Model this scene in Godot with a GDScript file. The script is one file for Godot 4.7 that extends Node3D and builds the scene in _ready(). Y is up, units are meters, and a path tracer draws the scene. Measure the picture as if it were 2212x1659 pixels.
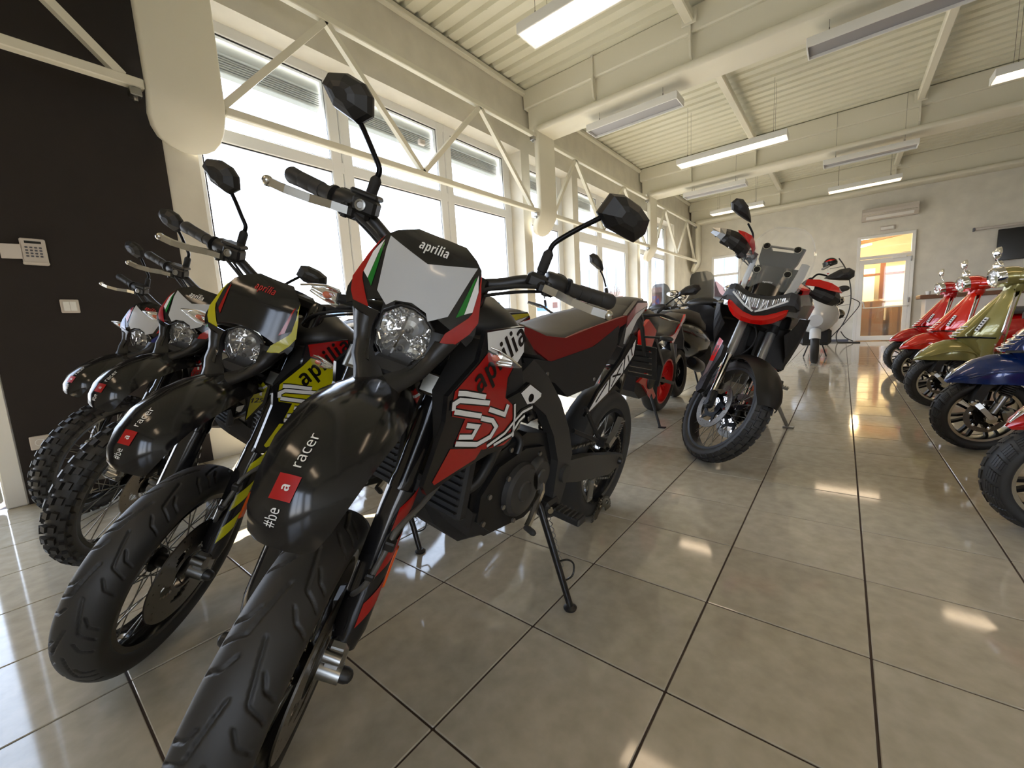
extends Node3D
# Motorcycle showroom. World: x to the right wall, y up, -z along the window wall; metres.

class MB:
	var st := SurfaceTool.new()
	var grp := 1
	func _init() -> void:
		st.begin(Mesh.PRIMITIVE_TRIANGLES)
	func vol(a: PackedVector3Array) -> float:
		var v := 0.0
		if a.is_empty(): return v
		var o := a[0]
		for i in range(0, a.size(), 3):
			v += (a[i] - o).dot((a[i + 1] - o).cross(a[i + 2] - o))
		return v
	func put(a: PackedVector3Array, group: int, flip: bool) -> void:
		st.set_smooth_group(group)
		for i in range(0, a.size(), 3):
			st.add_vertex(a[i])
			st.add_vertex(a[i + 1] if flip else a[i + 2])
			st.add_vertex(a[i + 2] if flip else a[i + 1])
	func emit(smooth: PackedVector3Array, flat := PackedVector3Array()) -> void:
		var all := smooth.duplicate()
		all.append_array(flat)
		var f := vol(all) < 0.0
		grp += 1
		if smooth.size(): put(smooth, grp, f)
		if flat.size(): put(flat, -1, f)
	func grid(g: Array, cu := false, cv := false) -> PackedVector3Array:
		var t := PackedVector3Array()
		var n: int = g.size()
		var m: int = g[0].size()
		for i in (n if cu else n - 1):
			var r: Array = g[i]
			var q: Array = g[(i + 1) % n]
			for j in (m if cv else m - 1):
				var k := (j + 1) % m
				t.append_array([r[j], q[j], q[k], r[j], q[k], r[k]])
		return t
	func fan(l: Array) -> PackedVector3Array:
		var c := Vector3()
		for p in l: c += p
		c /= l.size()
		var t := PackedVector3Array()
		for i in l.size(): t.append_array([c, l[i], l[(i + 1) % l.size()]])
		return t
	func loft(s: Array, smooth := true) -> void:
		var side := grid(s, false, true)
		var a := fan(s[0])
		var b: Array = s[-1].duplicate()
		b.reverse()
		var cap := fan(b)
		var r: Array = s[0].duplicate()
		r.reverse()
		# caps must oppose: orient each against the side walls
		a = fan(r)
		cap = fan(s[-1])
		var c1 := side.duplicate()
		c1.append_array(a)
		c1.append_array(cap)
		a.append_array(cap)
		var a2 := fan(s[0])
		a2.append_array(fan(b))
		var c2 := side.duplicate()
		c2.append_array(a2)
		var caps: PackedVector3Array = a if absf(vol(c1)) >= absf(vol(c2)) else a2
		if smooth: emit(side, caps)
		else:
			side.append_array(caps)
			emit(PackedVector3Array(), side)
	func tube(path: Array, r, n := 10) -> void:
		var rings := []
		var t0: Vector3 = (path[1] - path[0]).normalized()
		var u := t0.cross(Vector3.UP if absf(t0.y) < 0.9 else Vector3.RIGHT).normalized()
		for i in path.size():
			var t: Vector3 = ((path[mini(i + 1, path.size() - 1)] - path[maxi(i - 1, 0)]) as Vector3).normalized()
			u = (u - t * u.dot(t)).normalized()
			var v := t.cross(u)
			var rad: float = r[i] if r is Array else r
			var l := []
			for k in n: l.append(path[i] + (u * cos(TAU * k / n) + v * sin(TAU * k / n)) * rad)
			rings.append(l)
		loft(rings)
	func curve(path: Array, r, n := 10, sub := 5) -> void:
		var q := []
		for i in path.size() - 1:
			var a: Vector3 = path[maxi(i - 1, 0)]
			var d: Vector3 = path[mini(i + 2, path.size() - 1)]
			for k in sub: q.append((path[i] as Vector3).cubic_interpolate(path[i + 1], a, d, float(k) / sub))
		q.append(path[-1])
		tube(q, r, n)
	func bar(path: Array, w: Vector2, up := Vector3.UP) -> void:   # rectangular section
		var rings := []
		for i in path.size():
			var t: Vector3 = ((path[mini(i + 1, path.size() - 1)] - path[maxi(i - 1, 0)]) as Vector3).normalized()
			var s := t.cross(up).normalized() * w.x * 0.5
			var v := s.cross(t).normalized() * w.y * 0.5
			rings.append([path[i] + s + v, path[i] - s + v, path[i] - s - v, path[i] + s - v])
		loft(rings, false)
	func lathe(pr: Array, o := Vector3(), d := Vector3.UP, n := 24, closed := false) -> void:
		var u := d.cross(Vector3.UP if absf(d.y) < 0.9 else Vector3.RIGHT).normalized()
		var v := d.cross(u).normalized()
		# one smooth band per straight piece keeps lathed edges crisp
		var bands := []
		var m := pr.size() if closed else pr.size() - 1
		for i in m:
			var a: Vector2 = pr[i]
			var b: Vector2 = pr[(i + 1) % pr.size()]
			var g := []
			for p in [a, b]:
				var l := []
				for k in n: l.append(o + d * p.y + (u * cos(TAU * k / n) + v * sin(TAU * k / n)) * p.x)
				g.append(l)
			bands.append(grid(g, false, true))
		var all := PackedVector3Array()
		for b in bands: all.append_array(b)
		var f := vol(all) < 0.0
		for i in bands.size():
			if i == 0: grp += 1
			else:
				var p0: Vector2 = pr[i] - pr[i - 1]
				var p1: Vector2 = pr[(i + 1) % pr.size()] - pr[i]
				if p0.length() > 0 and p1.length() > 0 and absf(p0.angle_to(p1)) > 0.6: grp += 1
			put(bands[i], grp, f)
	func box(c: Vector3, s: Vector3, bev := 0.0, ba := Basis()) -> void:
		var h := s * 0.5
		bev = minf(bev, minf(h.x, minf(h.y, h.z)) * 0.9)
		var t := PackedVector3Array()
		if bev <= 0.0:
			var p := []
			for i in 8: p.append(c + ba * Vector3(h.x * (1 if i & 1 else -1), h.y * (1 if i & 2 else -1), h.z * (1 if i & 4 else -1)))
			for q in [[0, 2, 3, 1], [4, 5, 7, 6], [0, 1, 5, 4], [2, 6, 7, 3], [0, 4, 6, 2], [1, 3, 7, 5]]:
				t.append_array([p[q[0]], p[q[1]], p[q[2]], p[q[0]], p[q[2]], p[q[3]]])
			emit(PackedVector3Array(), t)
			return
		var k := []
		for i in 8:
			var sg := Vector3(1 if i & 1 else -1, 1 if i & 2 else -1, 1 if i & 4 else -1)
			k.append([c + ba * (sg * (h - Vector3(0, bev, bev))), c + ba * (sg * (h - Vector3(bev, 0, bev))), c + ba * (sg * (h - Vector3(bev, bev, 0)))])
		for q in [[0, 0, 2, 6, 4], [0, 1, 5, 7, 3], [1, 0, 4, 5, 1], [1, 2, 3, 7, 6], [2, 0, 1, 3, 2], [2, 4, 6, 7, 5]]:
			var a = q[0]
			t.append_array([k[q[1]][a], k[q[2]][a], k[q[3]][a], k[q[1]][a], k[q[3]][a], k[q[4]][a]])
		for e in [[0, 1, 1, 2], [2, 3, 1, 2], [4, 5, 1, 2], [6, 7, 1, 2], [0, 2, 0, 2], [1, 3, 0, 2], [4, 6, 0, 2], [5, 7, 0, 2], [0, 4, 0, 1], [1, 5, 0, 1], [2, 6, 0, 1], [3, 7, 0, 1]]:
			var a: Vector3 = k[e[0]][e[2]]
			var b: Vector3 = k[e[1]][e[2]]
			var d: Vector3 = k[e[1]][e[3]]
			var f: Vector3 = k[e[0]][e[3]]
			orient(t, c, a, b, d)
			orient(t, c, a, d, f)
		for i in 8: orient(t, c, k[i][0], k[i][1], k[i][2])
		for i in range(0, 36, 3):
			if (t[i] - c).dot((t[i + 1] - t[i]).cross(t[i + 2] - t[i])) < 0.0:
				var w := t[i + 1]
				t[i + 1] = t[i + 2]
				t[i + 2] = w
		put(t, -1, false)
	func orient(t: PackedVector3Array, c: Vector3, a: Vector3, b: Vector3, d: Vector3) -> void:
		if (a - c).dot((b - a).cross(d - a)) < 0.0: t.append_array([a, d, b])
		else: t.append_array([a, b, d])
	func prism(poly: Array, tr: Transform3D, d0: float, d1: float) -> void:   # polygon in tr's xy plane, from d0 to d1 along its z
		var p := PackedVector2Array(poly)
		var ix := Geometry2D.triangulate_polygon(p)
		var t := PackedVector3Array()
		var n := p.size()
		var A := []
		var B := []
		for v in p:
			A.append(tr * Vector3(v.x, v.y, d0))
			B.append(tr * Vector3(v.x, v.y, d1))
		var cw := Geometry2D.is_polygon_clockwise(p)
		for i in range(0, ix.size(), 3):
			var a := ix[i]
			var b := ix[i + 1]
			var c := ix[i + 2]
			if (p[b] - p[a]).cross(p[c] - p[a]) < 0.0:
				b = ix[i + 2]
				c = ix[i + 1]
			t.append_array([B[a], B[b], B[c], A[a], A[c], A[b]])
		for i in n:
			var j := (i + 1) % n
			if cw: t.append_array([A[i], B[j], A[j], A[i], B[i], B[j]])
			else: t.append_array([A[i], A[j], B[j], A[i], B[j], B[i]])
		emit(PackedVector3Array(), t)
	func patch(g: Array, th: float, smooth := true) -> void:   # sheet of points with a thickness
		var n: int = g.size()
		var m: int = g[0].size()
		var bk := []
		for i in n:
			var l := []
			for j in m:
				var du: Vector3 = g[mini(i + 1, n - 1)][j] - g[maxi(i - 1, 0)][j]
				var dv: Vector3 = g[i][mini(j + 1, m - 1)] - g[i][maxi(j - 1, 0)]
				l.append(g[i][j] - du.cross(dv).normalized() * th)
			bk.append(l)
		var s := grid(g)
		var b := grid(bk)
		for i in range(0, b.size(), 3):
			var w := b[i + 1]
			b[i + 1] = b[i + 2]
			b[i + 2] = w
		var e := PackedVector3Array()
		for i in n - 1:
			e.append_array([g[i][0], bk[i][0], bk[i + 1][0], g[i][0], bk[i + 1][0], g[i + 1][0]])
			e.append_array([g[i][m - 1], bk[i + 1][m - 1], bk[i][m - 1], g[i][m - 1], g[i + 1][m - 1], bk[i + 1][m - 1]])
		for j in m - 1:
			e.append_array([g[0][j], bk[0][j + 1], bk[0][j], g[0][j], g[0][j + 1], bk[0][j + 1]])
			e.append_array([g[n - 1][j], bk[n - 1][j], bk[n - 1][j + 1], g[n - 1][j], bk[n - 1][j + 1], g[n - 1][j + 1]])
		var all := s.duplicate()
		all.append_array(b)
		all.append_array(e)
		var f := vol(all) < 0.0
		grp += 1
		put(s, grp if smooth else -1, f)
		grp += 1
		put(b, grp if smooth else -1, f)
		var ef := e.duplicate()
		put(ef, -1, f)
	func ball(c: Vector3, s: Vector3, n := 16, ba := Basis(), a0 := 0.0, a1 := PI) -> void:
		var g := []
		var k := maxi(6, n / 2)
		for i in k + 1:
			var a := lerpf(a0, a1, float(i) / k)
			var l := []
			for j in n: l.append(c + ba * (s * Vector3(sin(a) * cos(TAU * j / n), cos(a), sin(a) * sin(TAU * j / n))))
			g.append(l)
		loft(g)
	func tri2(a: Vector2, b: Vector2, c: Vector2, S: Callable, ml: float, out: PackedVector3Array) -> void:
		var ab := a.distance_to(b)
		var bc := b.distance_to(c)
		var ca := c.distance_to(a)
		var m := maxf(ab, maxf(bc, ca))
		if m <= ml:
			out.append_array([S.call(a), S.call(b), S.call(c)])
		elif m == ab:
			var d := (a + b) * 0.5
			tri2(a, d, c, S, ml, out)
			tri2(d, b, c, S, ml, out)
		elif m == bc:
			var d := (b + c) * 0.5
			tri2(a, b, d, S, ml, out)
			tri2(a, d, c, S, ml, out)
		else:
			var d := (c + a) * 0.5
			tri2(a, b, d, S, ml, out)
			tri2(b, c, d, S, ml, out)
	func sheet(t: PackedVector3Array, n: Vector3) -> void:   # printed film: faces turned towards n
		for i in range(0, t.size(), 3):
			if (t[i + 1] - t[i]).cross(t[i + 2] - t[i]).dot(n) < 0.0:
				var w := t[i + 1]
				t[i + 1] = t[i + 2]
				t[i + 2] = w
		grp += 1
		put(t, grp, false)
	func decal(poly: Array, S: Callable, n: Vector3, ml := 0.03) -> void:
		var p := PackedVector2Array(poly)
		var ix := Geometry2D.triangulate_polygon(p)
		var out := PackedVector3Array()
		for i in range(0, ix.size(), 3): tri2(p[ix[i]], p[ix[i + 1]], p[ix[i + 2]], S, ml, out)
		if out.size(): sheet(out, n)
	func stroke(l: Array, w: float, S: Callable, n: Vector3, ml := 0.05) -> void:
		for p in Geometry2D.offset_polyline(PackedVector2Array(l), w * 0.5, Geometry2D.JOIN_MITER, Geometry2D.END_BUTT):
			decal(Array(p), S, n, ml)
	func text(s: String, h: float, S: Callable, n: Vector3, bold := true, slant := 0.0, squeeze := 1.0) -> void:   # centred lettering, h = font size in metres
		var f := SystemFont.new()
		f.font_names = PackedStringArray(["Droid Sans"])
		f.font_weight = 700 if bold else 400
		var tm := TextMesh.new()
		var fv := FontVariation.new()
		fv.base_font = f
		fv.variation_embolden = 0.0
		tm.font = fv
		tm.text = s
		tm.font_size = 64
		tm.pixel_size = h / 64.0
		tm.depth = 0.0
		tm.curve_step = 2.0
		var ar := tm.get_mesh_arrays()
		var v: PackedVector3Array = ar[Mesh.ARRAY_VERTEX]
		var ix: PackedInt32Array = ar[Mesh.ARRAY_INDEX]
		var out := PackedVector3Array()
		for i in ix: out.append(S.call(Vector2((v[i].x + v[i].y * slant) * squeeze, v[i].y)))
		if out.size(): sheet(out, n)
	func done() -> ArrayMesh:
		st.generate_normals()
		return st.commit()

var M := {}
var MC := {}
var used := {}

func mat(n: String, c: Color, rough := 0.5, metal := 0.0, coat := 0.0) -> StandardMaterial3D:
	var m := StandardMaterial3D.new()
	m.resource_name = n
	m.albedo_color = c
	m.roughness = rough
	m.metallic = metal
	if coat > 0.0:
		m.clearcoat_enabled = true
		m.clearcoat = coat
		m.clearcoat_roughness = 0.03
	M[n] = m
	return m

func glass(n: String, c: Color, a: float) -> void:
	var m := mat(n, Color(c, a), 0.02)
	m.transparency = BaseMaterial3D.TRANSPARENCY_ALPHA

func numbered(n: String) -> String:
	var k: int = used.get(n, 0)
	used[n] = k + 1
	return n if k == 0 else "%s_%03d" % [n, k]

func tag(o: Node, label: String, category: String, group := "", kind := "") -> Node:
	o.set_meta("label", label)
	o.set_meta("category", category)
	if group: o.set_meta("group", group)
	if kind: o.set_meta("kind", kind)
	return o

func thing(n: String, label: String, category: String, at := Transform3D(), group := "", kind := "") -> Node3D:
	var o := Node3D.new()
	o.name = numbered(n)
	o.transform = at
	add_child(o)
	tag(o, label, category, group, kind)
	return o

# one named mesh; meshes with the same key are shared
func P(parent: Node, n: String, key: String, m, f: Callable, tr := Transform3D()) -> MeshInstance3D:
	var mesh: ArrayMesh = MC.get(key)
	if mesh == null:
		var b := MB.new()
		f.call(b)
		mesh = b.done()
		if key: MC[key] = mesh
	var o := MeshInstance3D.new()
	o.name = n if parent != self else numbered(n)
	o.mesh = mesh
	o.material_override = M[m] if m is String else m
	o.transform = tr
	parent.add_child(o, true)
	return o

func G(parent: Node, n: String, tr := Transform3D()) -> Node3D:
	var o := Node3D.new()
	o.name = n
	o.transform = tr
	parent.add_child(o, true)
	return o

func v2(a: Array) -> Array:   # flat list of numbers to points
	var r := []
	for i in range(0, a.size(), 2): r.append(Vector2(a[i], a[i + 1]))
	return r

func side_t(x: float, sx := 0.0, sy := 0.0, s := 1.0) -> Transform3D:   # polygons in (z, y) standing at x, s mirrors
	return Transform3D(Vector3(sx * s, 0, 1), Vector3(sy * s, 1, 0), Vector3(s, 0, 0), Vector3(x * s, 0, 0))

func wall_t(at: Vector3, right: Vector3, up := Vector3.UP) -> Transform3D:
	return Transform3D(right, up, right.cross(up), at)

const XW := -3.165
const CAM := Vector3(0.70554, 0.90907, 0.51178)

func _ready() -> void:
	# --- camera, sky, sun, exposure
	var cam := Camera3D.new()
	cam.name = "camera"
	cam.fov = rad_to_deg(2.0 * atan(1659.0 / 2.0 / 892.807))
	cam.near = 0.02
	cam.far = 400.0
	cam.transform = Transform3D(Basis(Vector3.UP, 0.676567) * Basis(Vector3.RIGHT, -0.137316) * Basis(Vector3.BACK, -0.0579651), CAM)
	add_child(cam)
	cam.current = true
	var env := Environment.new()
	env.background_mode = Environment.BG_SKY
	var sky := Sky.new()
	var sm := ProceduralSkyMaterial.new()
	sm.sky_top_color = Color(0.80, 0.88, 1.0)
	sm.sky_horizon_color = Color(0.97, 0.98, 1.0)
	sm.ground_bottom_color = Color(0.62, 0.61, 0.58)
	sm.ground_horizon_color = Color(0.9, 0.9, 0.9)
	sm.sun_angle_max = 6.0
	sky.sky_material = sm
	env.sky = sky
	env.background_energy_multiplier = 5.0
	env.tonemap_mode = Environment.TONE_MAPPER_LINEAR
	env.tonemap_exposure = 1.75
	env.sdfgi_enabled = true
	env.ssao_enabled = true
	env.ssil_enabled = true
	var we := WorldEnvironment.new()
	we.name = "environment"
	we.environment = env
	add_child(we)
	var sun := DirectionalLight3D.new()
	sun.name = "sun"
	sun.light_color = Color(1.0, 0.95, 0.86)
	sun.light_energy = 5.0
	sun.light_angular_distance = 0.6
	sun.shadow_enabled = true
	sun.transform = Transform3D(Basis.looking_at(Vector3(0.60, -0.76, 0.30), Vector3.UP), Vector3(-8, 10, -2))
	add_child(sun)
	materials()
	setting()
	windows()
	roof()
	lamps()
	outside()
	back_wall()
	bikes()
	small_things()

func noise_tex(freq: float, lo: Color, hi: Color, oct := 3, sd := 1, size := 512) -> NoiseTexture2D:
	var n := FastNoiseLite.new()
	n.seed = sd
	n.frequency = freq
	n.fractal_octaves = oct
	var t := NoiseTexture2D.new()
	t.width = size
	t.height = size
	t.seamless = true
	t.noise = n
	var g := Gradient.new()
	g.set_color(0, lo)
	g.set_color(1, hi)
	t.color_ramp = g
	return t

func tri(n: String, t: Texture2D, sc: float) -> void:
	M[n].albedo_texture = t
	M[n].uv1_triplanar = true
	M[n].uv1_world_triplanar = true
	M[n].uv1_scale = Vector3.ONE * sc

func materials() -> void:
	var cl := noise_tex(0.012, Color(0.93, 0.93, 0.93), Color(1, 1, 1), 4, 3)
	mat("wall", Color(0.90, 0.88, 0.825), 0.85)
	tri("wall", cl, 0.4)
	mat("backwall", Color(0.90, 0.885, 0.84), 0.85)
	tri("backwall", cl, 0.4)
	mat("dark_wall", Color(0.145, 0.12, 0.115), 0.8)
	tri("dark_wall", cl, 0.7)
	mat("steel_paint", Color(0.90, 0.885, 0.82), 0.45)
	mat("deck", Color(0.885, 0.875, 0.80), 0.5)
	mat("upvc", Color(0.92, 0.92, 0.91), 0.3)
	mat("blind", Color(0.62, 0.64, 0.62), 0.5)
	var ft := noise_tex(0.02, Color(0.90, 0.90, 0.885), Color(1, 1, 1), 5, 7)
	for i in 4:
		mat("tile%d" % i, [Color(0.76, 0.725, 0.655), Color(0.775, 0.74, 0.67), Color(0.75, 0.715, 0.645), Color(0.765, 0.735, 0.67)][i], 0.07)
		tri("tile%d" % i, ft, 1.3)
	mat("grout", Color(0.30, 0.255, 0.24), 0.9)
	mat("black_gloss", Color(0.10, 0.10, 0.105), 0.13)
	mat("black_satin", Color(0.12, 0.118, 0.117), 0.42)
	mat("black_matt", Color(0.12, 0.117, 0.115), 0.7)
	mat("grey_plastic", Color(0.19, 0.186, 0.18), 0.5)
	mat("rubber", Color(0.17, 0.168, 0.165), 0.55)
	mat("rubber_mark", Color(0.03, 0.03, 0.03), 0.8)
	mat("seat_vinyl", Color(0.25, 0.24, 0.225), 0.55)
	mat("seat_red", Color(0.47, 0.035, 0.04), 0.5)
	mat("red", Color(0.62, 0.035, 0.035), 0.2, 0.0, 0.5)
	mat("red_bright", Color(0.80, 0.05, 0.035), 0.2, 0.0, 0.5)
	mat("yellow", Color(0.72, 0.70, 0.06), 0.22, 0.0, 0.5)
	mat("blue", Color(0.05, 0.11, 0.40), 0.22, 0.0, 0.5)
	mat("white", Color(0.74, 0.75, 0.76), 0.2, 0.0, 0.5)
	mat("green", Color(0.05, 0.45, 0.13), 0.25)
	mat("white_print", Color(0.88, 0.88, 0.87), 0.4)
	mat("red_print", Color(0.66, 0.05, 0.05), 0.4)
	mat("black_print", Color(0.03, 0.03, 0.03), 0.4)
	mat("chrome", Color(0.90, 0.90, 0.90), 0.05, 1.0)
	mat("alu", Color(0.62, 0.62, 0.61), 0.32, 1.0)
	mat("alu_bright", Color(0.78, 0.77, 0.74), 0.22, 1.0)
	mat("steel", Color(0.50, 0.49, 0.46), 0.3, 1.0)
	mat("disc", Color(0.46, 0.44, 0.41), 0.38, 1.0)
	mat("dark_metal", Color(0.10, 0.10, 0.105), 0.35, 0.8)
	mat("swingarm", Color(0.24, 0.235, 0.225), 0.42, 0.3)
	mat("engine", Color(0.12, 0.12, 0.12), 0.45, 0.3)
	mat("hose", Color(0.32, 0.31, 0.29), 0.4)
	mat("amber", Color(0.85, 0.33, 0.06), 0.2)
	mat("bulb_amber", Color(0.8, 0.35, 0.15), 0.15)
	mat("tail_red", Color(0.5, 0.02, 0.02), 0.15)
	mat("mirror_glass", Color(0.9, 0.9, 0.9), 0.02, 1.0)
	mat("reflector", Color(0.93, 0.93, 0.92), 0.08, 1.0)
	glass("lens", Color(0.95, 0.96, 0.97), 0.06)
	glass("pane", Color(0.93, 0.96, 0.96), 0.04)
	glass("screen", Color(0.9, 0.93, 0.95), 0.05)
	glass("smoke", Color(0.16, 0.18, 0.18), 0.60)
	mat("silver", Color(0.52, 0.52, 0.51), 0.28, 0.55, 0.4)
	mat("gunmetal", Color(0.075, 0.075, 0.075), 0.45, 0.2)
	mat("scooter_red", Color(0.70, 0.02, 0.03), 0.18, 0.1, 0.8)
	mat("scooter_orange", Color(0.82, 0.10, 0.02), 0.18, 0.1, 0.8)
	mat("scooter_beige", Color(0.56, 0.53, 0.30), 0.22, 0.35, 0.8)
	mat("scooter_blue", Color(0.02, 0.17, 0.44), 0.18, 0.25, 0.8)
	mat("wheel_red", Color(0.75, 0.06, 0.05), 0.3)
	mat("carton", Color(0.55, 0.38, 0.20), 0.8)
	mat("brown_frame", Color(0.36, 0.19, 0.09), 0.6)
	mat("wood", Color(0.42, 0.27, 0.17), 0.5)
	mat("extinguisher", Color(0.68, 0.03, 0.03), 0.2)
	mat("label_yellow", Color(0.80, 0.66, 0.15), 0.5)
	mat("label_white", Color(0.75, 0.72, 0.68), 0.5)
	mat("plastic_white", Color(0.80, 0.77, 0.74), 0.45)
	mat("plastic_grey", Color(0.35, 0.36, 0.40), 0.5)
	mat("lcd", Color(0.05, 0.06, 0.05), 0.3)
	mat("tv", Color(0.008, 0.008, 0.009), 0.15)
	mat("fence", Color(0.45, 0.52, 0.58), 0.7)
	mat("building", Color(0.78, 0.79, 0.80), 0.8)
	mat("roof_red", Color(0.33, 0.14, 0.12), 0.8)
	mat("asphalt", Color(0.42, 0.42, 0.41), 0.9)
	mat("bark", Color(0.33, 0.29, 0.26), 0.9)
	mat("sign_blue", Color(0.06, 0.20, 0.62), 0.5)
	mat("sign_cyan", Color(0.10, 0.40, 0.62), 0.5)
	mat("lamp_off", Color(0.60, 0.60, 0.62), 0.4)
	var e := mat("lamp_on", Color(0.95, 0.92, 0.85), 0.4)
	e.emission_enabled = true
	e.emission = Color(1.0, 0.86, 0.70)
	e.emission_energy_multiplier = 1.5
	var e2 := mat("tube_on", Color(1, 0.95, 0.9), 0.4)
	e2.emission_enabled = true
	e2.emission = Color(1.0, 0.92, 0.80)
	e2.emission_energy_multiplier = 3.0

func in_view(p: Vector3) -> bool:
	var q := Basis(Vector3.UP, 0.676567) * Basis(Vector3.RIGHT, -0.137316) * Basis(Vector3.BACK, -0.0579651)
	var c := q.transposed() * (p - CAM)
	return c.z < -0.05 and absf(c.x / -c.z) < 1.28 and absf(c.y / -c.z) < 1.0

func setting() -> void:
	# floor: grout bed with polished square tiles on it
	var fl := P(self, "floor", "", "grout", func(b: MB): b.box(Vector3(1.9, -0.104, -5.0), Vector3(10.8, 0.2, 19.0)))
	tag(fl, "polished beige square floor tiles with dark grout", "floor", "", "structure")
	var spots := []
	for i in range(-8, 18):
		for k in range(-35, 10):
			spots.append(Vector3(i * 0.4 + 0.2, 0, k * 0.4 + 0.2))
	spots = spots.filter(func(p): return p.x > XW - 0.15 and p.z > -14.1 and p.z < 4.1)
	spots.sort_custom(func(a, c): return a.distance_to(CAM) + (0.0 if in_view(a) else 50.0) < c.distance_to(CAM) + (0.0 if in_view(c) else 50.0))
	var rng := RandomNumberGenerator.new()
	rng.seed = 5
	for n in mini(300, spots.size()):
		var q: Vector3 = spots[n]
		P(fl, "tile", "tile", "tile%d" % rng.randi_range(0, 3), func(b: MB): b.box(Vector3(0, -0.006, 0), Vector3(0.3945, 0.012, 0.3945), 0.0018), Transform3D(Basis(), q + Vector3(0, rng.randf_range(-0.0004, 0.0), 0)))
	var mm := MultiMesh.new()
	mm.transform_format = MultiMesh.TRANSFORM_3D
	mm.mesh = MC["tile"]
	mm.instance_count = spots.size() - 300
	for n in range(300, spots.size()): mm.set_instance_transform(n - 300, Transform3D(Basis(), spots[n]))
	var mi := MultiMeshInstance3D.new()
	mi.name = "tiles"
	mi.multimesh = mm
	mi.material_override = M["tile0"]
	mi.set_meta("kind", "stuff")
	fl.add_child(mi)
	# left wall: white piers and spandrel round the window openings, a dark painted stretch, a glazed door
	var H := 4.36
	var op := [[-4.83, -0.68, 0.12], [-6.34, -5.04, 0.12], [-9.32, -6.54, 0.03], [-12.1, -9.5, 0.12]]
	var wl := P(self, "wall_left", "", "wall", func(b: MB):
		var z0 := -13.9
		for o in [op[3], op[2], op[1], op[0]]:
			b.box(Vector3(XW - 0.15, H / 2, (z0 + o[0]) / 2), Vector3(0.3, H, o[0] - z0))
			b.box(Vector3(XW - 0.15, (3.51 + H) / 2, (o[0] + o[1]) / 2), Vector3(0.3, H - 3.51, o[1] - o[0]))
			b.box(Vector3(XW - 0.15, o[2] / 2, (o[0] + o[1]) / 2), Vector3(0.3, o[2], o[1] - o[0]))
			z0 = o[1]
		b.box(Vector3(XW - 0.15, H / 2, (z0 - 0.47) / 2), Vector3(0.3, H, -0.47 - z0)))
	tag(wl, "cream window wall with piers and deep window reveals", "wall", "", "structure")
	var dw := P(self, "wall_left", "", "dark_wall", func(b: MB):
		b.box(Vector3(XW - 0.145, H / 2, 0.01), Vector3(0.31, H, 0.96))
		b.box(Vector3(XW - 0.145, (2.3 + H) / 2, 2.35), Vector3(0.31, H - 2.3, 3.72))
		b.box(Vector3(XW - 0.145, 1.15, 3.2), Vector3(0.31, 2.3, 2.02)))
	tag(dw, "dark brown painted stretch of wall beside the white door", "wall", "", "structure")
	var d := thing("door_1", "white framed glass door at the edge of the dark wall", "door", Transform3D(), "", "structure")
	P(d, "door_frame", "", "upvc", func(b: MB):
		for z in [0.535, 2.145]: b.box(Vector3(XW - 0.04, 1.15, z), Vector3(0.10, 2.3, 0.09), 0.008)
		b.box(Vector3(XW - 0.04, 2.25, 1.34), Vector3(0.10, 0.1, 1.52), 0.008))
	P(d, "door_leaf", "", "upvc", func(b: MB):
		for z in [0.635, 2.045]: b.box(Vector3(XW - 0.05, 1.12, z), Vector3(0.07, 2.16, 0.10), 0.01)
		for y in [0.11, 2.15]: b.box(Vector3(XW - 0.05, y, 1.34), Vector3(0.07, 0.15, 1.31), 0.01))
	P(d, "pane", "", "pane", func(b: MB): b.box(Vector3(XW - 0.05, 1.12, 1.34), Vector3(0.012, 1.96, 1.33)))
	for w in [["wall_right", Vector3(7.15, H / 2, -5.0), Vector3(0.3, H, 18.4)]]:
		tag(P(self, w[0], "", "wall", func(b: MB): b.box(w[1], w[2])), "plain cream side wall beyond the scooters", "wall", "", "structure")
	var wr := P(self, "wall_rear", "", "wall", func(b: MB):
		b.box(Vector3(2.0, 0.2, 4.25), Vector3(10.6, 0.4, 0.3))
		b.box(Vector3(2.0, 3.78, 4.25), Vector3(10.6, 1.16, 0.3))
		for q in [[-0.4, 5.6], [4.8, 0.4], [6.9, 0.4]]: b.box(Vector3(q[0], 1.8, 4.25), Vector3(q[1], 2.8, 0.3)))
	tag(wr, "cream wall with windows behind the viewer", "wall", "", "structure")
	for i in 2:
		var x: float = [3.5, 5.85][i]
		var wd: float = [2.2, 1.7][i]
		var w2 := thing("window_%d" % (6 + i), "wide white framed window behind the viewer", "window", Transform3D(), "windows behind the viewer", "structure")
		P(w2, "window_frame", "", "upvc", func(b: MB):
			for s in [-1, 0, 1]: b.box(Vector3(x + s * (wd / 2 - 0.04), 1.8, 4.3), Vector3(0.08, 2.8, 0.08))
			for y in [0.44, 3.16]: b.box(Vector3(x, y, 4.3), Vector3(wd, 0.08, 0.08)))
		P(w2, "pane", "", "pane", func(b: MB): b.box(Vector3(x, 1.8, 4.3), Vector3(wd, 2.7, 0.01)))
	tag(P(self, "trim_1", "", "steel_paint", func(b: MB): b.box(Vector3(XW + 0.035, 4.315, -4.9), Vector3(0.07, 0.06, 17.9), 0.008)), "narrow ledge where the window wall meets the roof", "trim", "", "structure")
	tag(P(self, "baseboard_back", "", "plastic_grey", func(b: MB): b.box(Vector3(-1.15, 0.03, -13.888), Vector3(4.0, 0.06, 0.02), 0.004)), "low grey skirting along the back wall", "baseboard", "", "structure")

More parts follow.
